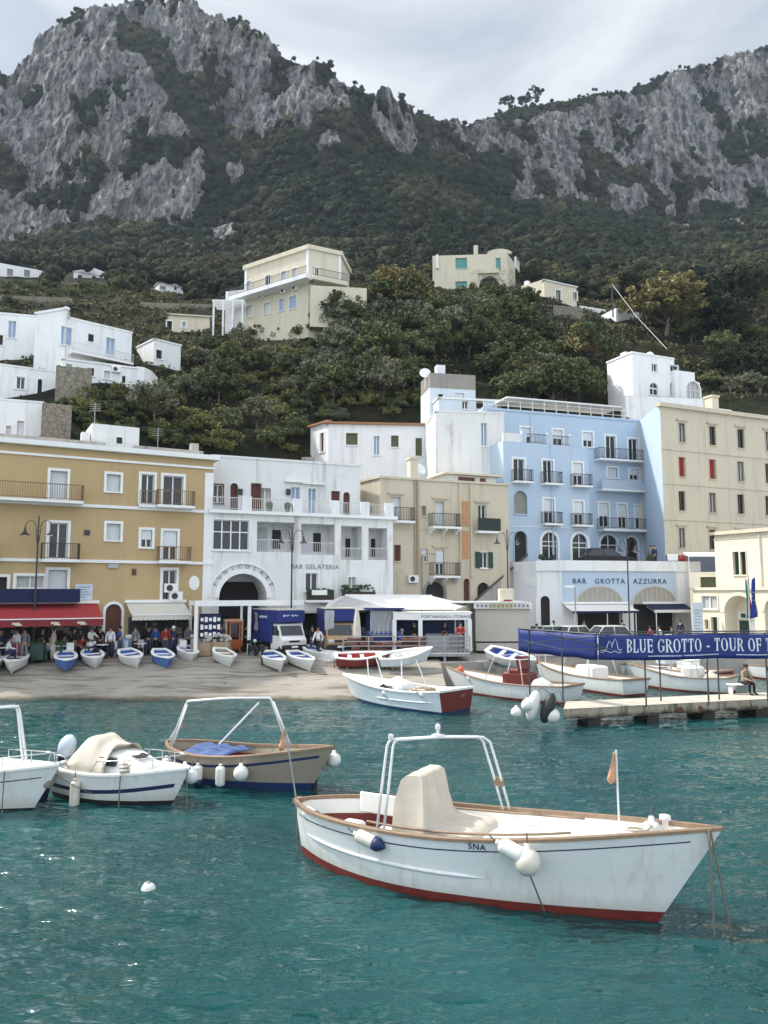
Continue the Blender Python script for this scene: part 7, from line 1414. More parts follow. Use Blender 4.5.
# bar awnings
a0, zt = BG.px(2, 563, 604); a1, _ = BG.px(2, 627.5, 604); awning('long white awning with a navy valance at the bar', BG, 2, a0, a1, zt, zt - .5, 1.5, WHITEC, NAVYC, .2); a0, _ = BG.px(2, 643, 604); a1, _ = BG.px(2, 684, 604); awning('navy awning with a white edge at the right arch of the bar', BG, 2, a0, a1, zt, zt - .5, 1.5, NAVYC, WHITEC, .18)
for x in (566, 598, 626, 646, 681): p = BG.P(2, BG.px(2, x, 620)[0], 1.5, 1.45); mb = MB(); mb.tube([p, p + Vector((0, 0, zt - 2.1))], .035, 6); o = mb.build('awning_post', TRIM); tag(o, {566: 'white post at the left end of the bar awnings', 598: 'white post under the middle of the long white awning', 626: 'white post at the right end of the long white awning', 646: 'white post at the left end of the navy awning', 681: 'white post at the right end of the navy awning'}[x], 'post')
# tall price board and office flags
t = empty('notice_board', atq(696.5, 55.2), 0, 'tall pale notice board between the bar and the harbour office', 'sign'); zt = at(696, 603, 55.2).z - 1.5; mb = MB(); mb.bbox((0, 0, zt / 2 + .1), (.74, .08, zt - .1), .02); mb.build('board', mat('pale_blue_board', (.55, .62, .68), .5), t); mb = MB()
for k in range(9): mb.box((-.05 if k % 2 else .05, -.045, zt - .5 - .22 * k), (.4 if k % 2 else .5, .008, .05))
mb.build('lettering', mat('blue_ink', (.2, .3, .45), .6), t)
ITG, ITR, EUB = mat('flag_green', (.02, .16, .06), .8), mat('flag_red', (.40, .03, .03), .8), mat('flag_blue', (.02, .045, .25), .8)
for lab, x, Yf, dx, cols3 in (('furled green white and red flag beside the blue one', 749, 51.2, -.05, (ITG, BANW, ITR)), ('furled blue flag with yellow dots at the harbour office arch', 752.5, 51.0, .05, (EUB,))):
    p = atq(x, Yf, 1.5); t = empty('flag', p, 0, lab, 'flag'); top = at(x - 1.5, 575, Yf).z - 1.5; mb = MB(); mb.tube([(0, 0, 0), (dx * 2, 0, top)], .03, 6); mb.build('pole', TUBEW, t); zt_ = top - .2; n = len(cols3)
    for j, m_ in enumerate(cols3):
        mb = MB(); rows = []
        for k in range(13): f = k / 12; x0_, x1_ = -.30 + .5 * j / n, -.30 + .5 * (j + 1) / n; wd = (.35 + .65 * f); rows.append([(dx * 2 * (1 - f) + u_ * wd + .04 * math.sin(f * 6 + u_ * 8), -.06 - .05 * math.sin(u_ * 22 + f * 2), zt_ - 2.6 * f + .3 * u_) for u_ in np.linspace(x0_, x1_, 5)])
        mb.grid(rows); mb.build('cloth', m_, t, smooth=True).modifiers.new('s', 'SOLIDIFY').thickness = .006
    if n == 1: mb = MB(); [mb.box((.0 + .1 * math.cos(k * 1.05), -.15, zt_ - 1.2 + .3 * math.sin(k * 1.05)), (.05, .01, .05)) for k in range(6)]; mb.build('star', mat('flag_yellow', (.6, .45, .05), .8), t)
t = empty('terrace_awning', atq(707, 60.5, at(707, 555, 60.5).z), 0, 'short white awning sheltering the terrace behind the harbour office', 'awning'); mb = MB(); mb.grid([[(-1.4 + .28 * k, -.2, -.1) for k in range(11)], [(-1.4 + .28 * k, .9, .25) for k in range(11)]]); mb.build('cloth', WHITEC, t).modifiers.new('s', 'SOLIDIFY').thickness = .05; mb = MB(); mb.tube([(-1.4, -.2, -.1), (-1.4, -.2, -2.6)], .03, 5); mb.tube([(1.4, -.2, -.1), (1.4, -.2, -2.6)], .03, 5); mb.build('post', TRIM, t)
# ---- white tents, luggage booth on its deck, beige shed
t = empty('tent_roof', atq(395, 49.5), 0, 'white peaked tent roofs over the stalls in the middle of the quay', 'tent'); o_ = t.location.copy(); Ye = 48.6; zl_, zr_ = at(395, 610, Ye).z, at(345, 595.5, 51).z; mb = MB()
e0, e1, e2 = at(322, 611, Ye), at(392, 609, Ye), at(455, 609, Ye); pk0, pk1 = at(345, 595.5, 51), at(432, 596, 51.5); b0, b1 = at(330, 600, 54), at(445, 600, 54); eR = at(470, 605, 51.5)
mb.add([e0, e1, pk0], [(0, 1, 2)]); mb.build('end_panel', mat('grey_tent_cloth', (.42, .42, .41), .8), t, o_); mb = MB(); mb.quad(e1, e2, pk1, pk0); mb.add([e2, eR, pk1], [(0, 1, 2)]); mb.quad(pk0, pk1, b1, b0); mb.add([e0, pk0, b0], [(0, 1, 2)]); c = mb.build('cloth', WHITEC, t, o_); c.modifiers.new('s', 'SOLIDIFY').thickness = .04; mb = MB()
for p in (e0, e1, e2, eR): mb.tube([p, Vector((p.x, p.y, GZ))], .05, 6)
mb.tube([e0, e1, e2, eR], .05, 6); mb.tube([pk0 + Vector((0, 0, .03)), pk1 + Vector((0, 0, .03))], .05, 6); mb.tube([at(404, 598, 50.3), at(428, 608, 48.7)], .06, 6); mb.build('frame', TRIM, t, o_)
Yd = 44.6; dk0, dk1 = at(343, 651, Yd), at(470, 652, Yd + .6); zdk = 1.75; t = empty('deck_platform', (dk0.x, dk0.y, 1.2), 0, 'grey raised deck with a metal railing in front of the luggage booth', 'deck'); o_ = t.location.copy(); mb = MB(); mb.prism([(dk0.x, dk0.y, zdk - .16), (dk1.x, dk1.y, zdk - .16), (dk1.x, dk1.y, zdk), (dk0.x, dk0.y, zdk)], (0, 4.2, 0)); mb.build('floor', mat('grey_deck_boards', (.30, .31, .32), .7, var=.2, scale=5), t, o_); mb = MB()
for k in range(6): p = dk0.lerp(dk1, k / 5); mb.box((p.x, p.y + .15, (zdk + .6) / 2 - .1), (.14, .14, zdk - .6))
loose(mb, 'stilt', GREYMET, t, o_); mb = MB()
for k in range(6): p = dk0.lerp(dk1, k / 5); mb.box((p.x, p.y + .05, zdk + .5), (.07, .07, 1.0))
u = dk1 - dk0; c = dk0.lerp(dk1, .5)
for z in (1.0, .72, .46, .2): mb.box((c.x, c.y + .05, zdk + z), (u.length, .045, .05), math.atan2(u.y, u.x))
mb.build('railing', GREYMET, t, o_)
mb = MB()
for k in range(44): f = rnd.random(); p = dk0.lerp(dk1, .05 + f * .6); mb.bbox((p.x, p.y + rnd.uniform(.5, 1.2), zdk + rnd.choice((.15, .4, .65)) + .1), (.45, .35, .24), .03, rnd.uniform(-.2, .2))
tag(mb.build('stacked_luggage', mat('mixed_luggage', (.16, .07, .055), .7, var=.7, scale=1.6)), 'dark red and brown bags stacked behind the deck railing', 'luggage', None, 'stuff')
Yb = 47.0; L0, L1, L2 = at(394.5, 650, Yb), at(420.5, 650, Yb - .4), at(470, 650, Yb); t = empty('luggage_booth', (L1.x, L1.y, zdk), 0, 'white framed luggage booth with a lettered fascia on the grey deck', 'booth'); o_ = t.location.copy(); zt = at(420, 613.5, Yb - .4).z; zf = at(420, 620, Yb - .4).z; mb = MB()
for p in (L0, L1, L2): mb.box((p.x, p.y, (zdk + zf) / 2), (.24, .24, zf - zdk))
for p in (L0, L2): mb.box((p.x, p.y + 2.2, (zdk + zf) / 2), (.2, .2, zf - zdk))
loose(mb, 'post', TRIM, t, o_); mb = MB()
for p, q in ((L0, L1), (L1, L2)): v = q - p; mb.box(((p.x + q.x) / 2, (p.y + q.y) / 2 - .03, (zt + zf) / 2), (v.length + .1, .18, zt - zf), math.atan2(v.y, v.x))
fb = mb.build('fascia', TRIM, t, o_); v = (L2 - L1); u2 = Vector((v.x, v.y)).normalized(); p = L1.lerp(L2, .52); text('PORTABAGAGLI STORAGE', .245, NAVY, 'lettering', fb, o_, face_M(Vector((p.x, p.y - .13, (zt + zf) / 2)), u2, Vector((u2.y, -u2.x))), ext=.005, space=1.05)
mb = MB(); mb.prism([(L0.x - .1, L0.y - .1, zt), (L1.x, L1.y - .15, zt), (L2.x + .15, L2.y - .1, zt), (L2.x + .15, L2.y + 2.4, zt), (L0.x - .1, L0.y + 2.4, zt)], (0, 0, .08)); mb.build('roof', WHITEC, t, o_); mb = MB(); p = L1.lerp(L2, .5); mb.box((p.x, p.y + 1.6, zdk + .5), (2.2, .6, .95)); mb.box((p.x - .4, p.y + .9, zdk + .45), (1.4, .5, .9)); mb.build('counter', GREYMET, t, o_); mb = MB(); mb.box(((L0.x + L2.x) / 2, L0.y + 2.4, (zdk + zf) / 2), (L2.x - L0.x, .06, zf - zdk)); mb.build('back_wall', mat('dim_blue_board', (.03, .05, .13), .7), t, o_)
Ys = 50.5; S0, S1 = at(476, 640, Ys), at(530, 640, Ys + .3); t = empty('storage_shed', (S0.x, S0.y, GZ), 0, 'beige flat roofed shed with a sign strip and a box on top', 'shed'); o_ = t.location.copy(); zt = at(500, 609, Ys).z; zr = at(500, 603, Ys).z; mb = MB(); c = (S0 + S1) / 2; wd = (S1 - S0).length; mb.box((c.x, c.y + 1.5, (GZ + zt) / 2 + .3), (wd, 3, zt - GZ - .6)); mb.box((c.x, c.y + 1.5, GZ + .25), (wd - .1, 2.9, .5)); mb.build('wall', mat('beige_shutter_panel', (.50, .475, .42), .7, var=.06), t, o_)
mb = MB(); mb.box((c.x, c.y + 1.4, (zt + zr) / 2 + .02), (wd + .2, 3.3, zr - zt)); mb.box((c.x - 3.0, c.y + 1.4, zr + .05), (wd + 5.5, 3.4, .1)); mb.build('roof', WHITEC, t, o_); mb = MB(); mb.box((c.x - .1, c.y - .27, (zt + zr) / 2 + .02), (1.5, .03, .26)); mb.build('yellow_sign', mat('faded_yellow', (.55, .45, .22), .6), t, o_); mb = MB()
for k in range(13): mb.box((c.x - 1.65 + .27 * k, c.y - .29, (zt + zr) / 2 + .02), (.14, .02, .17))
mb.build('lettering', INK, t, o_)
p = at(506, 603, Ys + .8); t = empty('roof_crate', (p.x, p.y, zr + .1), 0, 'beige crate sitting on the shed roof', 'crate'); mb = MB(); mb.bbox((0, 0, .42), (.95, .8, .82), .04); mb.build('crate', VILLA, t); mb = MB(); mb.box((.05, -.42, .06), (.5, .04, .1)); mb.build('red_strip', REDSH, t)
t = empty('parasol', atq(357, 45.6), 0, 'closed beige parasol beside the deck', 'parasol'); Ht = at(357, 606, 45.6).z - GZ; mb = MB(); mb.tube([(0, 0, 0), (0, 0, .8)], .04, 8); mb.build('pole', TUBEW, t); mb = MB(); rows = []
for r_, z in ((.02, Ht), (.07, Ht - .15), (.15, Ht - .7), (.2, Ht - 1.3), (.22, Ht - 1.75), (.17, Ht - 1.95)): rows.append([(r_ * (1 + .22 * (k % 2)) * math.cos(k * .3927), r_ * (1 + .22 * (k % 2)) * math.sin(k * .3927), z) for k in range(16)])
mb.grid(rows, close=True); mb.build('canopy', CREAMC, t); mb = MB(); mb.lathe([(.3, 0), (.3, .08), (.1, .12), (.06, .3)], n=12); mb.build('base', STONE, t)
# blue stall with hanging clear plastic and blue box trucks
PLASTIC = NT('clear_plastic'); _c = PLASTIC.mix(PLASTIC.noise(3, PLASTIC.pos((2, 2, .6)), detail=5), (.25, .27, .30), (.72, .73, .74)); PLASTIC.b.inputs['Alpha'].default_value = .8; PLASTIC = PLASTIC.fin(_c, .25)
t = empty('blue_stall', atq(384, 47.6), 0, 'dark blue market stall with crumpled clear plastic over its front', 'stall'); zt = at(384, 609, 47.6).z - GZ; mb = MB(); mb.box((0, .8, zt * .25), (2.3, 1.5, zt * .5)); mb.box((0, 1.5, zt / 2), (2.3, .06, zt)); mb.build('body', BANBLUE, t); mb = MB(); mb.box((0, .6, zt + .03), (2.5, 2.0, .06)); mb.build('roof', BANBLUE, t); mb = MB(); mb.grid([[(-.85 + .085 * k, -.02 + .07 * math.sin(k * 1.9 + j * .8), zt - .1 - (zt * .55) * j / 7) for k in range(20)] for j in range(8)]); mb.build('plastic_sheet', PLASTIC, t, smooth=True); mb = MB(); mb.grid([[(-1.0 + .2 * k, .02 - .1 * (j > 0), zt * .52 - .22 * j) for k in range(11)] for j in range(2)]); mb.build('apron', BLUEC, t)
TYRE = mat('black_tyre', (.02, .02, .022), .8); RIM = mat('grey_rim', (.4, .41, .42), .4, .6); CHROME = mat('headlight_glass', (.6, .62, .65), .15)
def wheel(parent, c, r, w, axis='x'):
    mb = MB(); mb.lathe([(r * .6, -w / 2), (r * .92, -w / 2), (r, -w * .3), (r, w * .3), (r * .92, w / 2), (r * .6, w / 2)], n=18, axis=axis, c=c); o = mb.build('wheel', TYRE, parent, smooth=True, ang=40); mb = MB(); mb.lathe([(r * .58, -w * .4), (r * .55, w * .42), (r * .2, w * .3), (0.0, w * .3)][::-1], n=14, axis=axis, c=c); mb.lathe([(0, -w * .3), (r * .2, -w * .3), (r * .55, -w * .42), (r * .58, w * .4)][::-1], n=14, axis=axis, c=c); mb.build('rim', RIM, o); return o
def box_truck(label, px, py, rz, cabm, boxm, plastic=False, marks=True):
    p = on_quay(px, py); t = empty('box_truck', p, rz, label, 'truck')          # front faces -y
    mb = MB(); mb.prism([(-.72, .0, .35), (-.72, -.22, .42), (-.72, -.26, .85), (-.72, -.05, 1.05), (-.72, .28, 1.62), (-.72, .4, 1.7), (-.72, 1.15, 1.7), (-.72, 1.15, .35)], (1.44, 0, 0)); mb.build('cab', cabm, t)
    mb = MB(); mb.quad((-.64, -.045, 1.09), (.64, -.045, 1.09), (.62, .27, 1.59), (-.62, .27, 1.59)); w_ = mb.build('windscreen', GLASS, t); w_.location = (0, -.03, .005)
    for sd in (1, -1):
        mb = MB(); mb.prism([(sd * .722, .12, 1.08), (sd * .722, .9, 1.08), (sd * .722, .9, 1.58), (sd * .722, .38, 1.58)], (sd * .01, 0, 0)); mb.build('side_window', GLASS, t); mb = MB(); mb.bbox((sd * .5, -.25, .78), (.28, .06, .16), .02); mb.build('headlight', CHROME, t); mb = MB(); mb.bbox((sd * .84, .05, 1.25), (.16, .06, .24), .02); mb.build('mirror', BLACKR, t); mb = MB(); mb.box((sd * .724, .52, .72), (.012, .85, .62)); mb.build('door', cabm, t)
    mb = MB(); mb.bbox((0, -.27, .48), (1.44, .12, .24), .03); mb.build('bumper', BLACKR, t); mb = MB(); mb.box((0, -.265, .78), (.62, .03, .1)); mb.build('grille', BLACKR, t); mb = MB(); mb.box((0, -.335, .5), (.36, .01, .1)); mb.build('number_plate', TRIM, t)
    mb = MB(); mb.box((0, 2.2, .5), (1.3, 2.2, .16)); mb.build('chassis', BLACKR, t)
    mb = MB(); mb.bbox((0, 2.1, 1.55), (1.66, 2.4, 1.75), .04); mb.prism([(-.83, .2, 1.78), (-.83, .9, 1.7), (-.83, .9, 2.40), (-.83, .2, 2.40)], (1.66, 0, 0)); mb.build('cargo_box', boxm, t); mb = MB(); mb.box((0, 1.75, 2.45), (1.72, 3.15, .06)); mb.build('box_roof', CREAMC, t)
    for sd in (1, -1): wheel(t, (sd * .64, .12, .28), .28, .18); wheel(t, (sd * .62, 2.6, .28), .28, .2)
    if marks:
        mb = MB()
        for k in range(9):
            if k != 4: mb.box((-.42 + .1 * k, .19, 2.12 + .02 * (k % 2)), (.06, .012, .06 + .05 * (k in (0, 5))))
        for k in range(8): mb.box((-.835, 1.5 + .13 * k, 2.05 - .02 * (k % 2)), (.012, .08, .1 + .06 * (k in (0, 4))))
        mb.build('mark', BANW, t); mb = MB(); mb.grid([[(-.85 - .03 * math.sin(k * 2 + j), 2.6 + .1 * k, 2.2 - .14 * j + .02 * k) for k in range(5)] for j in range(8)]); mb.build('plastic_sheet', PLASTIC, t, smooth=True)
    if plastic: mb = MB(); mb.grid([[(-.8 + .1 * k, .12 + .05 * math.sin(k * 2 + j), 2.35 - .17 * j) for k in range(6)] for j in range(8)]); mb.build('plastic_sheet', PLASTIC, t, smooth=True)
    return t
box_truck('small white cabbed truck with a blue covered box under the street lamp', 292, 656, R(33), BWI, BANBLUE).scale = (1.12,) * 3; box_truck('brown cabbed blue box truck with clear plastic hanging at its side', 340, 656, R(12), mat('tan_cab_paint', (.42, .27, .15), .5), BANBLUE, True, False).scale = (1.15,) * 3
# forklift
p = on_quay(233, 652); t = empty('forklift', p, R(18), 'small orange and cream forklift with an open cab', 'forklift'); FO = mat('forklift_orange', (.50, .12, .04), .5, var=.2); FC = mat('forklift_cream', (.60, .48, .33), .5); mb = MB(); mb.bbox((0, .2, .5), (1.1, 1.5, .6), .06); mb.build('body', FO, t); mb = MB(); mb.bbox((0, .95, .65), (1.05, .35, .75), .08); mb.build('counterweight', BLACKR, t); mb = MB()
for x in (-.5, .5):
    for y in (-.4, .75): mb.box((x, y, 1.35), (.1, .1, 1.25))
mb.box((0, .17, 2.0), (1.15, 1.3, .1)); mb.build('cab_frame', FC, t); mb = MB(); mb.box((0, .17, 2.07), (.7, .5, .05)); mb.build('roof_plate', FO, t); mb = MB(); mb.quad((-.44, -.41, .95), (.44, -.41, .95), (.44, -.41, 1.9), (-.44, -.41, 1.9)); mb.build('windscreen', GLASS, t); mb = MB()
for x in (-.3, .3): mb.box((x, -.7, 1.0), (.1, .1, 1.9)); mb.box((x, -1.1, .12), (.1, .8, .05))
mb.box((0, -.7, 1.9), (.7, .08, .1)); mb.build('mast', FO, t); mb = MB(); mb.bbox((0, .35, .95), (.45, .45, .15), .04); mb.bbox((0, .6, 1.2), (.45, .12, .5), .04); mb.build('seat', BLACKR, t)
for x in (-.5, .5): wheel(t, (x, -.3, .28), .28, .2); wheel(t, (x, .8, .24), .24, .2)
# motorcycles, cars
def motorbike(label, px, py, rz, bodym):
    t = empty('motorcycle', on_quay(px, py), rz, label, 'motorcycle')
    for x in (-.62, .62):
        w_ = wheel(t, (x, 0, .3), .3, .09, 'y')
    mb = MB(); mb.tube([(.62, 0, .3), (.42, 0, .85), (.36, 0, 1.0)], .035, 6); mb.tube([(-.62, .06, .3), (-.1, .06, .42), (.3, 0, .8)], .03, 6); mb.tube([(-.62, -.06, .3), (-.1, -.06, .42)], .03, 6); mb.bbox((-.02, 0, .45), (.4, .25, .3), .05); mb.build('frame', IRON, t); mb = MB(); mb.ball((.15, 0, .78), (.3, .15, .15), 10); mb.bbox((-.55, 0, .72), (.4, .2, .16), .05); mb.build('tank', bodym, t, smooth=True, ang=50); mb = MB(); mb.bbox((-.32, 0, .82), (.62, .24, .1), .04); mb.build('seat', BLACKR, t); mb = MB(); mb.tube([(.3, -.33, 1.05), (.38, 0, 1.0), (.3, .33, 1.05)], .02, 6); mb.build('handlebar', IRON, t); mb = MB(); mb.lathe([(0, 0), (.1, .02), (.1, .08), (.0, .12)], axis='x', c=(.42, 0, .88), n=10); mb.build('headlight', CHROME, t); return t
motorbike('white and black motorcycle parked at the right end of the red awning', 90, 652, R(-20), BWI); motorbike('dark motorcycle with its wheel turned, between the red awning and the cafe door', 107, 652.5, R(-35), REDSH); motorbike('dark motorcycle parked left of the white truck', 252, 655, R(-60), BLACKR); motorbike('dark scooter parked between the two blue trucks', 315, 652, R(-70), BLACKR)
def car(label, p, rz, paint, L=3.9, Wd=1.6, Hh=1.45):
    t = empty('parked_car', p, rz, label, 'car'); mb = MB(); side = [(-L / 2, .3), (-L / 2, .75), (-L / 2 + .15, .85), (-L * .22, .92), (L / 2 - .1, .85), (L / 2, .7), (L / 2, .3)]; mb.prism([(x, -Wd / 2, z) for x, z in side], (0, Wd, 0)); b_ = mb.build('body', paint, t); mb = MB(); lo_, hi_ = .9, Hh
    mb.add([(-L / 2 + .2, -Wd / 2 + .04, lo_), (L * .24, -Wd / 2 + .04, lo_), (L * .1, -Wd / 2 + .2, hi_), (-L * .32, -Wd / 2 + .2, hi_), (-L / 2 + .2, Wd / 2 - .04, lo_), (L * .24, Wd / 2 - .04, lo_), (L * .1, Wd / 2 - .2, hi_), (-L * .32, Wd / 2 - .2, hi_)], [(0, 1, 2, 3), (5, 4, 7, 6), (1, 5, 6, 2), (4, 0, 3, 7)]); mb.build('window', GLASS, t); mb = MB(); mb.box((-L * .11, 0, hi_ + .02), (L * .44, Wd - .38, .05)); mb.build('roof', paint, t); mb = MB()
    for sd in (1, -1):
        for x0_, x1_ in ((-L * .44, -L * .32), (-L * .1, -L * .1), (L * .235, L * .1)): mb.tube([(x0_, sd * (Wd / 2 - .03), lo_), (x1_, sd * (Wd / 2 - .19), hi_)], .03, 5)
    mb.build('pillar', paint, t)
    for sd in (1, -1):
        for x in (-L * .3, L * .32): wheel(t, (x, sd * (Wd / 2 - .08), .29), .29, .18, 'y')
        mb = MB(); mb.bbox((L / 2 - .02, sd * .55, .68), (.1, .28, .14), .02); mb.build('headlight', CHROME, t)
    mb = MB(); mb.bbox((L / 2, 0, .42), (.14, Wd, .18), .03); mb.build('bumper', BLACKR, t); return t
PG_ = mat('pale_green_car_paint', (.45, .55, .5), .3); CARW = mat('white_car_paint', (.75, .76, .76), .25)
car('pale car with a green windscreen left of the bar awning', atq(541, 53.0), R(-150), PG_); car('white car parked in front of the white bar awning', atq(566, 53.2), R(-145), CARW); car('white open car in front of the long bar awning', atq(603, 53.5), R(-165), CARW)
zter = bar.z1 - .35; car('black car parked on the hotel terrace above the bar', atq(607, 63.3, zter), R(3), BLACKR, 4.2, 1.7, 1.5)
# hotel terrace pots
for k, (x, lab, m_) in enumerate(((543, 'terracotta potted plant on the terrace under the left arched window', FLOWER), (554, 'dark round potted plant on the terrace under the left arched window', BLACKR), (650, 'reddish potted plant on the terrace at the right arched window', FLOWER), (683, 'red flowered pot at the right end of the hotel terrace', REDSH))):
    t = empty('potted_plant', atq(x, 62.3, zter), 0, lab, 'plant'); mb = MB(); mb.lathe([(.18, 0), (.26, .4), (.28, .42), (.0, .4)], n=10); mb.build('pot', TILE, t); mb = MB(); [mb.ball((rnd.uniform(-.2, .2), rnd.uniform(-.2, .2), .55 + rnd.uniform(0, .35)), rnd.uniform(.12, .22), 8) for _ in range(7)]; mb.build('leaves', m_, t)
t = empty('menu_board', atq(674, 62.0, zter), 0, 'white board standing at the right end of the hotel terrace', 'sign'); mb = MB(); mb.bbox((0, 0, .75), (.85, .05, .55), .02); mb.build('board', TRIM, t); mb = MB(); mb.box((-.3, .03, .35), (.05, .05, .7)); mb.box((.3, .03, .35), (.05, .05, .7)); mb.build('leg', IRON, t)
# signpost with furled cloth, planters, tables and chairs
p = onz(52, 676, .55); t = empty('signpost', p, 0, 'tall thin post on the slip wrapped with a pinkish cream cloth', 'post'); Ht = at(52, 628, p.y).z - p.z; mb = MB(); mb.tube([(0, 0, -.1), (0, 0, Ht - .2)], .03, 6); mb.build('pole', GREYMET, t); mb = MB(); rows = []
for r_, f in ((.1, .42), (.16, .5), (.15, .75), (.11, .88), (.05, .9)): rows.append([(r_ * (1 + .2 * (k % 2)) * math.cos(k * .5236), r_ * .8 * math.sin(k * .5236), Ht * f) for k in range(12)])
mb.grid(rows, close=True); mb.tube([(0, 0, Ht * .88), (-.12, 0, Ht * .98)], [.06, .02], 5); mb.tube([(0, 0, Ht * .88), (.14, 0, Ht)], [.06, .02], 5); mb.build('cloth', mat('pinkish_cloth', (.55, .43, .35), .85), t)
for x0_, x1_, lab in ((33, 52, 'dark green planter box left of the signpost'), (58, 72, 'dark green planter box right of the signpost')):
    a, b_ = on_quay(x0_, 657), on_quay(x1_, 657); t = empty('planter', a, 0, lab, 'planter'); mb = MB(); mb.box(((b_.x - a.x) / 2, .2, .45), (b_.x - a.x, .4, .9)); mb.build('box', GREEN, t); mb = MB(); [mb.ball((rnd.uniform(0, b_.x - a.x), rnd.uniform(.05, .35), .92), rnd.uniform(.08, .16), 7) for _ in range(14)]; mb.build('hedge', FLOWER, t)
TABLE = empty('cafe_table', (0, 0, 0)); mb = MB(); mb.lathe([(0, .72), (.38, .72), (.38, .75), (0, .75)], n=16); mb.build('tabletop', TRIM, TABLE); mb = MB(); mb.lathe([(.25, 0), (.25, .03), (.04, .06), (.03, .72)], n=10); mb.build('leg', IRON, TABLE)
CHAIR = empty('cafe_chair', (0, 0, 0)); mb = MB(); mb.bbox((0, 0, .45), (.42, .42, .05), .015); mb.build('seat', TRIM, CHAIR); mb = MB(); mb.bbox((0, .2, .7), (.42, .04, .42), .015); mb.build('backrest', TRIM, CHAIR)
for x, y in ((-.18, -.18), (.18, -.18), (-.18, .18), (.18, .18)): mb = MB(); mb.tube([(x, y, 0), (x, y, .45)], .016, 5); mb.build('leg', TRIM, CHAIR)
first = [True, True]
def place(src, i, p, rz, lab, grp):
    o = src if first[i] else copy_tree(src); first[i] = False; o.location = p; o.rotation_euler = (0, 0, rz); tag(o, lab, 'table' if i == 0 else 'chair', grp)
for x, y in ((8, 650), (28, 651), (62, 650), (76, 649), (104, 649), (142, 651), (185, 651)):
    place(TABLE, 0, on_quay(x, y), 0, 'small round white cafe table under the awnings', 'cafe tables under the awnings'); c = on_quay(x, y)
    for k in range(2): q = rnd.uniform(0, 6.28); place(CHAIR, 1, c + Vector((.65 * math.cos(q + 3.1 * k), .65 * math.sin(q + 3.1 * k), 0)), q + 3.1 * k - math.pi / 2, 'white cafe chair drawn up to a small round table', 'cafe chairs under the awnings')
for x in (575, 590, 606, 655, 668): place(TABLE, 0, atq(x, 56.3), 0, 'small round cafe table at the bar', 'cafe tables at the bar')
t = empty('blue_barrel', on_quay(128, 650), 0, 'pale blue barrel with boxes beside the man in blue', 'barrel'); mb = MB(); mb.lathe([(.28, 0), (.33, .1), (.35, .5), (.33, .9), (.28, 1.0), (0, 1.0)], n=14); mb.build('drum', mat('pale_blue_drum', (.22, .34, .52), .6, var=.2), t, smooth=True, ang=40); mb = MB(); mb.bbox((.35, .1, 1.12), (.8, .4, .22), .03); mb.build('box', TRIM, t)
t = empty('white_crate', on_quay(340, 655), 0, 'pale blue white cabinet beside the closed parasol', 'cabinet'); mb = MB(); mb.bbox((0, 0, .5), (.7, .5, 1.0), .03); mb.build('cabinet', mat('pale_cabinet', (.6, .65, .7), .6), t)
for x, lab in ((157, 'left thin dark mooring stake at the foot of the slip'), (224, 'right thin dark mooring stake at the foot of the slip')): p = onz(x, 694, 0); mb = MB(); mb.tube([p - Vector((0, 0, .5)), p + Vector((.02, 0, .55))], .035, 6); tag(mb.build('mooring_stake', mat('wet_wood', (.03, .025, .02), .6)), lab, 'stake')
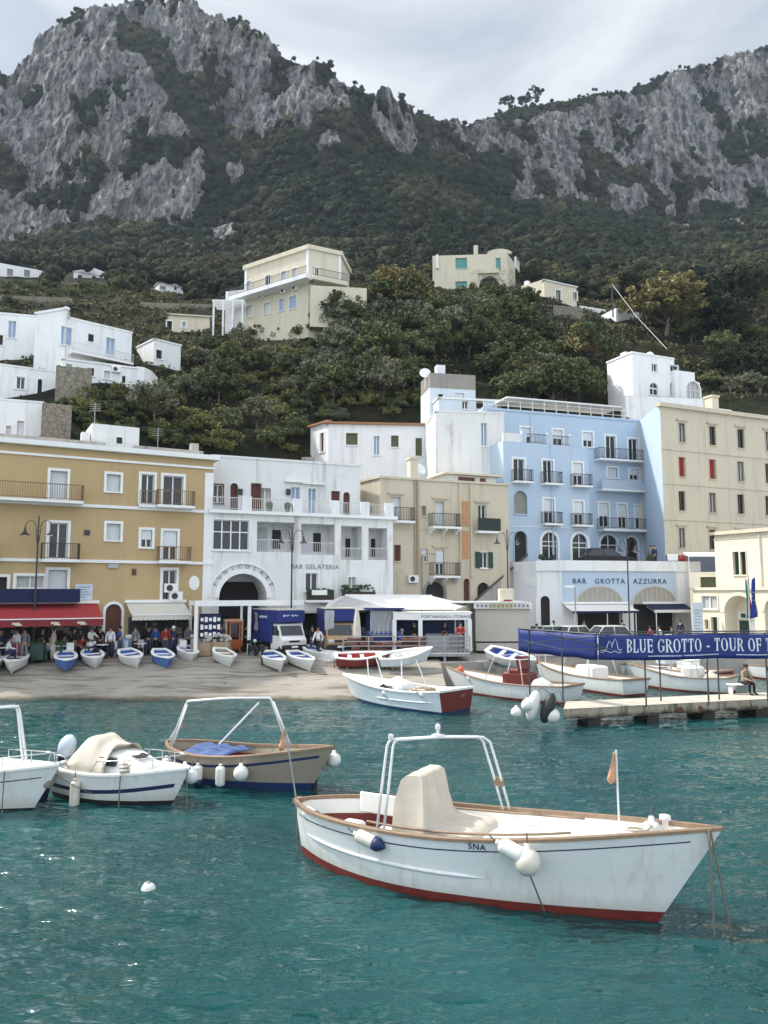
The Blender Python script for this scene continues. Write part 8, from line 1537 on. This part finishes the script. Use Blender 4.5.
# ---- banner on its pontoon frame
def serif(word, hgt, gap, mb, T):
    """Roman capitals: thick stems, thin arms, slab serifs"""
    A, Bn, x = hgt * .17, hgt * .08, 0.0
    def seg(x0, y0, x1, y1): mb.quad(T(x0, y0), T(x1, y0), T(x1, y1), T(x0, y1))
    def arc(cx, cy, rx, ry, q0, q1, w0=1.0):
        n = 14
        for k in range(n):
            p0, p1 = q0 + (q1 - q0) * k / n, q0 + (q1 - q0) * (k + 1) / n; f = lambda q: (Bn * .8 + (A - Bn * .8) * abs(math.cos(q)) ** 1.2)
            mb.quad(T(cx + rx * math.cos(p0), cy + ry * math.sin(p0)), T(cx + (rx - f(p0)) * math.cos(p0), cy + (ry - Bn * .8) * math.sin(p0)), T(cx + (rx - f(p1)) * math.cos(p1), cy + (ry - Bn * .8) * math.sin(p1)), T(cx + rx * math.cos(p1), cy + ry * math.sin(p1)))
    pi = math.pi
    for ch in word:
        w_ = hgt * {'B': .62, 'L': .58, 'U': .70, 'E': .58, 'G': .70, 'R': .68, 'O': .72, 'T': .62, 'F': .56, 'H': .72, 'I': .3, 'S': .5, 'A': .7, 'N': .7, 'D': .7, '-': .4, ' ': .3}.get(ch, .6); s = hgt * .06
        def stem(a): seg(x + a, 0, x + a + A, hgt); seg(x + a - s, 0, x + a + A + s, Bn * .6); seg(x + a - s, hgt - Bn * .6, x + a + A + s, hgt)
        if ch == 'B': stem(s); arc(x + s + A * .5, hgt * .74, w_ - s - A * .7, hgt * .26, -pi / 2, pi / 2); arc(x + s + A * .5, hgt * .26, w_ - s - A * .5, hgt * .27, -pi / 2, pi / 2)
        elif ch == 'L': stem(s); seg(x + s + A, 0, x + w_, Bn); seg(x + w_ - Bn, 0, x + w_, hgt * .28)
        elif ch == 'E': stem(s); seg(x + s + A, 0, x + w_, Bn); seg(x + s + A, hgt - Bn, x + w_, hgt); seg(x + s + A, hgt * .47, x + w_ * .8, hgt * .47 + Bn); seg(x + w_ - Bn * .9, 0, x + w_, hgt * .26); seg(x + w_ - Bn * .9, hgt * .76, x + w_, hgt); seg(x + w_ * .78, hgt * .38, x + w_ * .78 + Bn * .8, hgt * .64)
        elif ch == 'F': stem(s); seg(x + s + A, hgt - Bn, x + w_, hgt); seg(x + s + A, hgt * .47, x + w_ * .8, hgt * .47 + Bn); seg(x + w_ - Bn * .9, hgt * .74, x + w_, hgt); seg(x + w_ * .78, hgt * .38, x + w_ * .78 + Bn * .8, hgt * .64)
        elif ch == 'U': seg(x + s, hgt * .3, x + s + A, hgt); seg(x, hgt - Bn * .6, x + s + A + s, hgt); seg(x + w_ - s - Bn, hgt * .3, x + w_ - s, hgt); seg(x + w_ - 2 * s - Bn, hgt - Bn * .6, x + w_, hgt); arc(x + w_ / 2, hgt * .32, w_ / 2 - s, hgt * .32, pi, 2 * pi)
        elif ch == 'G': arc(x + w_ / 2, hgt / 2, w_ / 2, hgt / 2, pi * .22, pi * 1.78); seg(x + w_ - A, hgt * .12, x + w_, hgt * .45); seg(x + w_ - A - s * 2, hgt * .42, x + w_ + s, hgt * .42 + Bn * .7); seg(x + w_ - Bn * 1.2, hgt * .68, x + w_ - Bn * .3, hgt)
        elif ch == 'O': arc(x + w_ / 2, hgt / 2, w_ / 2, hgt / 2, 0, 2 * pi)
        elif ch == 'R':
            stem(s); arc(x + s + A * .5, hgt * .73, w_ - s - A * .9, hgt * .27, -pi / 2, pi / 2); mb.quad(T(x + w_ * .45, hgt * .48), T(x + w_ * .45 + A, hgt * .48), T(x + w_ + s, 0), T(x + w_ + s - A * 1.1, 0)); seg(x + w_ - A, 0, x + w_ + s * 1.6, Bn * .6)
        elif ch == 'T': seg(x + w_ / 2 - A / 2, 0, x + w_ / 2 + A / 2, hgt); seg(x + w_ / 2 - A / 2 - s, 0, x + w_ / 2 + A / 2 + s, Bn * .6); seg(x, hgt - Bn, x + w_, hgt); seg(x, hgt * .74, x + Bn * .9, hgt); seg(x + w_ - Bn * .9, hgt * .74, x + w_, hgt)
        elif ch == 'H': stem(s); stem(w_ - s - A); seg(x + s, hgt * .48, x + w_ - s, hgt * .48 + Bn)
        elif ch == '-': seg(x + w_ * .1, hgt * .3, x + w_ * .9, hgt * .42)
        x += w_ + gap * hgt
    return x
YB0, YB1 = 31.2, 32.3
b0, b1 = at(598, 635, YB0), at(772, 631.5, YB1); dv = (b1 - b0); dv.z = 0; u = Vector((dv.x, dv.y)).normalized(); nrm2 = Vector((u.y, -u.x)); Lb = dv.length + 5; ztop = b0.z; hb = .98
t = empty('banner', b0, 0, 'long blue banner reading BLUE GROTTO and TOUR OF T over the pontoon', 'banner'); o_ = Vector(b0)
def bn(a, z, d=0): f = a / Lb; return Vector((b0.x + u.x * a + nrm2.x * (d + .035 * math.sin(a * 2.1) + .02 * math.sin(a * 5.3 + z * 4)), b0.y + u.y * a + nrm2.y * (d + .035 * math.sin(a * 2.1) + .02 * math.sin(a * 5.3 + z * 4)), ztop + .012 * a * 0 - z - .05 * abs(math.sin(a * .62)) * (.4 + .6 * z / hb)))
mb = MB(); mb.grid([[bn(Lb * k / 90, hb * j / 6) for k in range(91)] for j in range(7)]); c = mb.build('cloth', BANBLUE, t, o_, smooth=True); c.modifiers.new('s', 'SOLIDIFY').thickness = .008
def bpx(x): q = min(((abs(sight(*bn(a, .4))[0] - x), a) for a in np.linspace(0, Lb, 700))); return q[1]
lx = bpx(626.5); hl = .52; k_ = (bpx(766) - lx); mbt = MB(); full = serif('BLUE GROTTO - TOUR OF T', hl, .12, MB(), lambda x, y: Vector((0, 0, 0))); sc_ = (bpx(771.5) - lx) / full
mb = MB(); serif('BLUE GROTTO - TOUR OF THE', hl, .12, mb, lambda x, y: bn(lx + x * sc_, .16 + hl - y, .016)); mb.build('lettering', BANW, t, o_)
mb = MB(); lg = [(0, .62), (.3, .6), (.55, .58), (.62, .40), (.8, .22), (.95, .32), (1.02, .5), (1.1, .3), (1.3, .14), (1.45, .3), (1.5, .52), (1.58, .6), (1.8, .55)]; ox = bpx(600); mb.tube([bn(ox + a * .5, z, .018) for a, z in lg], .014, 4); mb.tube([bn(ox + a * .5, .66 + .03 * math.sin(a * 9), .018) for a in np.linspace(0, 1.8, 20)], .012, 4); mb.build('logo', BANW, t, o_)
mb = MB()
for s0, s1 in ((648, 680), (684, 718), (736, 772)):
    a, e = bpx(s0), bpx(s1)
    while a < e: w_ = rnd.uniform(.03, .07); mb.quad(bn(a, .80, .016), bn(a + w_, .80, .016), bn(a + w_, .84, .016), bn(a, .84, .016)); a += w_ + .025
mb.build('small_line', BANW, t, o_)
c0 = at(518, 634, 35.0); t2 = empty('banner', b0, 0, 'plain blue side banner crossed by cables at the left end of the pontoon', 'banner'); mb = MB(); q0 = Vector((b0.x - .03, b0.y + .05, ztop)); mb.grid([[q0.lerp(Vector((c0.x, c0.y, ztop + .06)), k / 20) - Vector((0, .02 * math.sin(k), hb * (j / 4) * (1.02 + .02 * math.sin(k * .9)))) for k in range(21)] for j in range(5)]); mb.build('cloth', BANBLUE, t2, o_, smooth=True).modifiers.new('s', 'SOLIDIFY').thickness = .008
t = empty('banner_scaffold', PA, 0, 'dark metal frame of posts carrying the blue banners over the pontoon', 'frame'); o_ = Vector(PA); mb = MB(); DK = mat('dark_post_paint', (.06, .07, .08), .5)
for x, back in ((532, 1), (565, 0), (645, 0), (659.5, 1), (707, 0), (717, 1), (766, 0)):
    a = bpx(max(x, 598)); p = bn(a, 0, -.05); 
    if x == 565: p = q0.lerp(c0, .42)
    if x == 532: p = q0.lerp(c0, .85)
    if back and x > 600: p = p + Vector((p.x / p.y * 1.5 , 1.5, 0))
    mb.tube([(p.x, p.y, .7 if x > 560 else .3), (p.x, p.y, ztop + .04)], .035, 7)
loose(mb, 'post', DK, t, o_); mb = MB(); mb.tube([bn(0, -.03, -.04), bn(Lb, -.03, -.04)], .03, 6); mb.tube([bn(0, -.03, -.04) + Vector((0, 1.6, 0)), bn(Lb, -.03, -.04) + Vector((0, 1.6, 0))], .03, 6); mb.tube([q0 + Vector((0, 0, .03)), Vector((c0.x, c0.y, ztop + .09))], .03, 6); mb.tube([q0 + Vector((.3, -.1, -.05)), at(545, 641, 30.8), at(520, 646, 31.5)], .022, 5); mb.tube([q0 + Vector((.2, -.1, -.55)), at(565, 650, 30.9), at(522, 640, 33)], .022, 5); mb.tube([at(545, 633, 31), at(612, 650, 30.9)], .025, 5); mb.build('rail', DK, t, o_)
BENCH = t = empty('bench', onz(741, 694, .72), 0, 'small white bench under the seated man on the pontoon', 'bench'); mb = MB(); mb.bbox((0, 0, .42), (1.2, .4, .06), .02); mb.build('seat', TRIM, t)
for x in (-.45, .45): mb = MB(); mb.bbox((x, 0, .2), (.08, .34, .4), .02); mb.build('leg', TRIM, t)
# ------------------------------------------------------------------ people
SKIN = mat('skin', (.42, .26, .18), .6, var=.05); HAIRD = mat('dark_hair', (.02, .015, .012), .7); HAIRG = mat('grey_hair', (.30, .29, .28), .7)
def make_body(kind):
    J = {'pel': (0, 0, .95, .115), 'wst': (0, 0, 1.1, .115), 'chs': (0, .0, 1.30, .135), 'nkb': (0, 0, 1.45, .07), 'nck': (0, -.01, 1.53, .052), 'chn': (0, -.03, 1.58, .068), 'hed': (0, -.015, 1.66, .092), 'crn': (0, 0, 1.735, .07)}
    for s, n in ((1, 'r'), (-1, 'l')):
        J['sh' + n] = (s * .17, 0, 1.41, .062); J['el' + n] = (s * .24, .03, 1.14, .045); J['wr' + n] = (s * .23, -.06, .91, .03); J['ha' + n] = (s * .225, -.085, .83, .034)
        J['hp' + n] = (s * .095, 0, .90, .092); J['kn' + n] = (s * .105, -.02, .50, .062); J['an' + n] = (s * .11, .02, .09, .042); J['to' + n] = (s * .13, -.15, .035, .036)
    if kind == 'walk':
        for n, d in (('r', 1), ('l', -1)):
            x = J['kn' + n][0]; J['kn' + n] = (x, -.02 - .16 * d, .50, .062); J['an' + n] = (x, .03 - .26 * d + (.12 if d < 0 else 0), .10, .042); J['to' + n] = (x, -.13 - .26 * d + .1 * (d < 0), .04, .036); sx_ = 1 if n == 'r' else -1
            J['el' + n] = (sx_ * .23, .03 + .12 * d, 1.16, .045); J['wr' + n] = (sx_ * .22, -.06 + .12 * d - .1 * (d < 0), .95, .03); J['ha' + n] = (sx_ * .21, -.1 + .12 * d - .12 * (d < 0), .88, .034)
    if kind == 'reach':
        J['elr'] = (.26, -.16, 1.22, .045); J['wrr'] = (.18, -.38, 1.18, .03); J['har'] = (.15, -.46, 1.18, .034); J['ell'] = (-.26, -.1, 1.18, .045); J['wrl'] = (-.12, -.28, 1.1, .03); J['hal'] = (-.06, -.34, 1.1, .034)
    if kind == 'sit':
        for k in list(J): x, y, z, r = J[k]; J[k] = (x, y, z - .42, r)
        J['chs'] = (0, -.06, .88, .135); J['nkb'] = (0, -.1, 1.02, .07)
        for k in ('nck', 'chn', 'hed', 'crn'): x, y, z, r = J[k]; J[k] = (x, y - .14, z - .01, r)
        for s, n in ((1, 'r'), (-1, 'l')):
            J['sh' + n] = (s * .17, -.08, .98, .062); J['el' + n] = (s * .24, -.16, .73, .045); J['wr' + n] = (s * .15, -.40, .66, .03); J['ha' + n] = (s * .12, -.48, .64, .034)
            J['kn' + n] = (s * .14, -.42, .50, .065); J['an' + n] = (s * .14, -.40, .09, .042); J['to' + n] = (s * .16, -.57, .035, .036); J['hp' + n] = (s * .095, 0, .50, .095)
    E = [('pel', 'wst'), ('wst', 'chs'), ('chs', 'nkb'), ('nkb', 'nck'), ('nck', 'chn'), ('chn', 'hed'), ('hed', 'crn')]
    for n in 'rl': E += [('nkb', 'sh' + n), ('sh' + n, 'el' + n), ('el' + n, 'wr' + n), ('wr' + n, 'ha' + n), ('pel', 'hp' + n), ('hp' + n, 'kn' + n), ('kn' + n, 'an' + n), ('an' + n, 'to' + n)]
    ks = list(J); me = bpy.data.meshes.new('skel'); me.from_pydata([J[k][:3] for k in ks], [(ks.index(a), ks.index(b)) for a, b in E], []); o = bpy.data.objects.new('skel', me); COL.objects.link(o)
    md = o.modifiers.new('skin', 'SKIN'); md.use_smooth_shade = True
    for i, k in enumerate(ks): me.skin_vertices[0].data[i].radius = (J[k][3], J[k][3] * (.75 if k in ('chs', 'wst', 'pel') else 1)); me.skin_vertices[0].data[i].use_root = (k == 'pel')
    o.modifiers.new('sub', 'SUBSURF').levels = 1; bpy.context.view_layer.update(); ev = o.evaluated_get(bpy.context.evaluated_depsgraph_get()); m2 = bpy.data.meshes.new_from_object(ev); bpy.data.objects.remove(o)
    V = np.array([v.co[:] for v in m2.vertices]); Nn = np.array([v.normal[:] for v in m2.vertices]); Fs = [tuple(p.vertices) for p in m2.polygons]
    segs = [(np.array(J[a][:3]), np.array(J[b][:3]), a, b) for a, b in E]; D = []
    for a, b, _, _ in segs: ab = b - a; tt_ = np.clip(((V - a) @ ab) / (ab @ ab), 0, 1); D.append(np.linalg.norm(V - (a + tt_[:, None] * ab), axis=1))
    lab = [segs[i][2][:2] + '-' + segs[i][3][:2] for i in np.argmin(np.array(D), 0)]
    mb = MB(); mb.add(V, Fs)
    for n, s in (('r', 1), ('l', -1)):     # fingers and thumb
        h_, w_ = Vector(J['ha' + n][:3]), Vector(J['wr' + n][:3]); d = (h_ - w_).normalized(); sd = d.cross(Vector((0, 1, 0)) if abs(d.y) < .8 else Vector((0, 0, 1))).normalized(); pl = d.cross(sd)
        for k, ln in enumerate((.06, .072, .068, .052)): b0_ = h_ + sd * (.024 - .016 * k) + d * .015; mb.tube([b0_, b0_ + d * ln * .6 + pl * .006, b0_ + d * ln + pl * .02 * 1], [.0095, .0085, .006], 5)
        b0_ = h_ - d * .02 + sd * .025; mb.tube([b0_, b0_ + sd * .03 + d * .03, b0_ + sd * .035 + d * .055], [.011, .009, .006], 5)
    body = mb
    def cloth(sel, off):
        keep = [f for f in Fs if all(lab[i] in sel for i in f)]; idx = sorted({i for f in keep for i in f}); mp_ = {i: k for k, i in enumerate(idx)}; m = MB(); m.add([V[i] + Nn[i] * off for i in idx], [tuple(mp_[i] for i in f) for f in keep]); return m
    hd_ = np.array(J['hed'][:3])
    shirt = cloth({'ws-ch', 'ch-nk', 'nk-sh', 'sh-el', 'el-wr', 'pe-ws'}, .016); tr = cloth({'pe-hp', 'hp-kn', 'kn-an'}, .014); sh = cloth({'an-to'}, .012)
    hm = MB(); hm.ball(hd_ + np.array([0, .018, .03]), (.095, .105, .10), 12); fm = MB()
    for s in (1, -1): fm.ball(hd_ + np.array([s * .034, -.088, .012]), .011, 6); fm.ball(hd_ + np.array([s * .094, .0, -.005]), (.012, .02, .03), 6)
    fm.ball(hd_ + np.array([0, -.1, -.018]), (.014, .02, .025), 6); fm.box(hd_ + np.array([0, -.088, -.055]), (.04, .012, .01))
    return body, shirt, tr, sh, hm, fm
BODY = {k: make_body(k) for k in ('stand', 'walk', 'reach', 'sit')}
BMESH = {}
def person(label, p, rz, kind, shirt, trousers, hair=HAIRD, s=1.0, group=None):
    t = empty('person', p, rz, label, 'person', group); t.scale = (s, s, s); names = ('body', 'shirt', 'trousers', 'shoes', 'hair', 'face'); ms = (SKIN, shirt, trousers, BLACKR, hair, mat('face_detail', (.28, .15, .1), .6))
    for i, (n, m_) in enumerate(zip(names, ms)):
        if (kind, n) not in BMESH: o = BODY[kind][i].build(n, m_, t, smooth=True); BMESH[(kind, n)] = o.data
        else: o = bpy.data.objects.new(n, BMESH[(kind, n)]); COL.objects.link(o); o.parent = t
        setmat(o, m_)
    return t
def clo(n, c): return mat(n, c, .85, var=.1, bump=0)
CB, CN, CW, CG, CR, CBL, CJ, CT = clo('black_cloth', (.018, .018, .02)), clo('navy_cloth', (.02, .03, .08)), clo('white_cloth', (.68, .69, .70)), clo('grey_cloth', (.2, .2, .21)), clo('red_cloth', (.38, .045, .04)), clo('blue_cloth_shirt', (.04, .09, .32)), clo('denim_cloth', (.05, .08, .15)), clo('tan_cloth', (.35, .28, .2))
Q = on_quay
PEOPLE = [('woman in a white top and red trousers under the red awning', Q(19, 654), 160, 'stand', CW, CR), ('person in grey beside the woman in red trousers', Q(27, 652), 20, 'stand', CG, CG), ('person all in navy at the left photo edge under the red awning', Q(3, 652), 40, 'stand', CN, CN), ('dark dressed waiter behind the green planter', Q(45, 648), 0, 'reach', CB, CB),
 ('person in black right of the planters under the red awning', Q(77, 649), -30, 'stand', CB, CB), ('man in a white shirt bending over the white motorcycle', Q(93, 651), 60, 'reach', CW, CJ), ('dark dressed person at the right end of the red awning', Q(102, 648), 0, 'stand', CB, CN), ('person in grey sitting out under the middle of the red awning', Q(64, 650), 90, 'sit', CG, CJ), ('man in blue leaning on the pale blue barrel', Q(121.5, 651), -70, 'reach', CBL, CJ),
 ('person in black standing under the cream awning', Q(150, 652), 200, 'stand', CB, CJ), ('person in a blue jacket under the cream awning next to one in black', Q(157, 651), 170, 'stand', CBL, CB), ('person in navy with a white cap walking by the beached boats', Q(173, 656), 100, 'walk', CN, CN, CW), ('person in grey at the goods under the pergola', Q(189, 651), 60, 'stand', CG, CB), ('person in white bending over goods at the left pergola post', Q(205, 652), -60, 'reach', CW, CB), ('person in pale tan near the forklift', Q(214, 652), 120, 'stand', CT, CG),
 ('person in black standing between the forklift and the white truck', Q(246, 652), 150, 'stand', CB, CB), ('person in black beside the dark motorcycle by the truck', Q(250, 650), 200, 'stand', CB, CN), ('person in a red jacket beside the brown cabbed truck', Q(329, 655), 160, 'stand', CR, CB), ('person in blue behind the closed parasol', Q(352, 649), 10, 'stand', CBL, CN), ('person in white right of the closed parasol', Q(364, 650), 30, 'stand', CW, CG)]
PEOPLE += [('person in white sitting at the far left under the red awning', Q(10, 651), 120, 'sit', CW, CN), ('person in tan sitting next to the planters', Q(55, 650), -60, 'sit', CT, CJ), ('person in red sitting under the right part of the red awning', Q(84, 648), 30, 'sit', CR, CB), ('person in white at the door between the two awnings', Q(112, 651), 10, 'stand', CW, CN), ('person in grey under the left edge of the cream awning', Q(137, 650), -20, 'stand', CG, CB), ('person in red under the right end of the cream awning', Q(167, 650), 190, 'stand', CR, CJ), ('person in navy leaning over goods left of the forklift', Q(222, 650), 20, 'reach', CN, CB), ('person in denim blue at the middle pergola post', Q(240, 650), -40, 'stand', CJ, CB), ('person in white walking between the trucks', Q(318, 657), -20, 'walk', CW, CB), ('person in black leaning on the dark scooter', Q(312, 655), 50, 'reach', CB, CJ), ('person in tan at the blue market stall', Q(376, 649), 160, 'stand', CT, CN), ('person in denim blue right of the beige shed', atq(536, 50.0), 0, 'stand', CJ, CB), ('person in white left of the bar awnings', atq(553, 55.5), 30, 'walk', CW, CG)]
for a in PEOPLE: person(a[0], a[1], R(a[2]), a[3], a[4], a[5], a[6] if len(a) > 6 else HAIRD)
zz_ = 1.75
for lab, x, Yp, rz, k, s_, tr in (('person in dark clothes inside the left bay of the luggage booth', 414, 47.6, 20, 'stand', CB, CB), ('person in black at the counter of the luggage booth', 445, 47.6, -30, 'reach', CB, CB), ('white haired person in blue low in the left bay of the luggage booth', 400, 47.0, 60, 'sit', CBL, CN), ('person in red at the right end of the booth deck', 460, 46.4, 0, 'reach', CR, CG)): person(lab, atq(x, Yp, zz_), R(rz), k, s_, tr, HAIRG if 'white haired' in lab else HAIRD)
for i, (x, Yp, k, s_, lab) in enumerate(((572, 56.0, 'sit', CB, 'guest in black seated at the left end of the bar awning'), (583, 56.6, 'stand', CG, 'guest in grey standing under the white bar awning'), (594, 56.1, 'sit', CN, 'guest in navy seated under the white bar awning'), (613, 56.2, 'sit', CW, 'guest in white seated near the lamp between the bar arches'), (621, 56.8, 'stand', CB, 'waiter in black standing near the lamp between the bar arches'), (650, 56.1, 'sit', CR, 'guest in red seated under the navy awning'), (660, 56.5, 'sit', CW, 'guest in white seated under the navy awning'), (672, 56.2, 'sit', CB, 'guest in black seated at the right end of the navy awning'), (679, 56.8, 'stand', CN, 'person in navy standing at the right post of the navy awning'))): person(lab, atq(x, Yp), R(40 * i), k, s_, CN)
person('person in navy standing on the hotel terrace by the right arched window', atq(656, 62.4, zter), R(30), 'stand', CN, CB); person('person in grey beside the one in navy on the hotel terrace', atq(652, 62.6, zter), R(-60), 'stand', CG, CB)
person('man in a pale shirt and dark trousers seated on the small white bench', BENCH.location + Vector((.15, -.02, -.0)), R(25), 'sit', CT, CB, HAIRD)

# ------------------------------------------------------------------ air
mb = MB(); mb.box((0, 290, 215), (2300, 1250, 433)); hm_ = bpy.data.materials.new('haze_air'); hm_.use_nodes = True; n_ = hm_.node_tree; n_.nodes.remove(n_.nodes['Principled BSDF'])
pv = n_.nodes.new('ShaderNodeVolumePrincipled'); pv.inputs['Color'].default_value = (.66, .80, 1, 1); pv.inputs['Density'].default_value = .00013; pv.inputs['Anisotropy'].default_value = .2; n_.links.new(pv.outputs[0], n_.nodes['Material Output'].inputs['Volume'])
tag(mb.build('haze', hm_), kind='stuff', label='thin bluish haze in the air over the harbour', cat='haze')
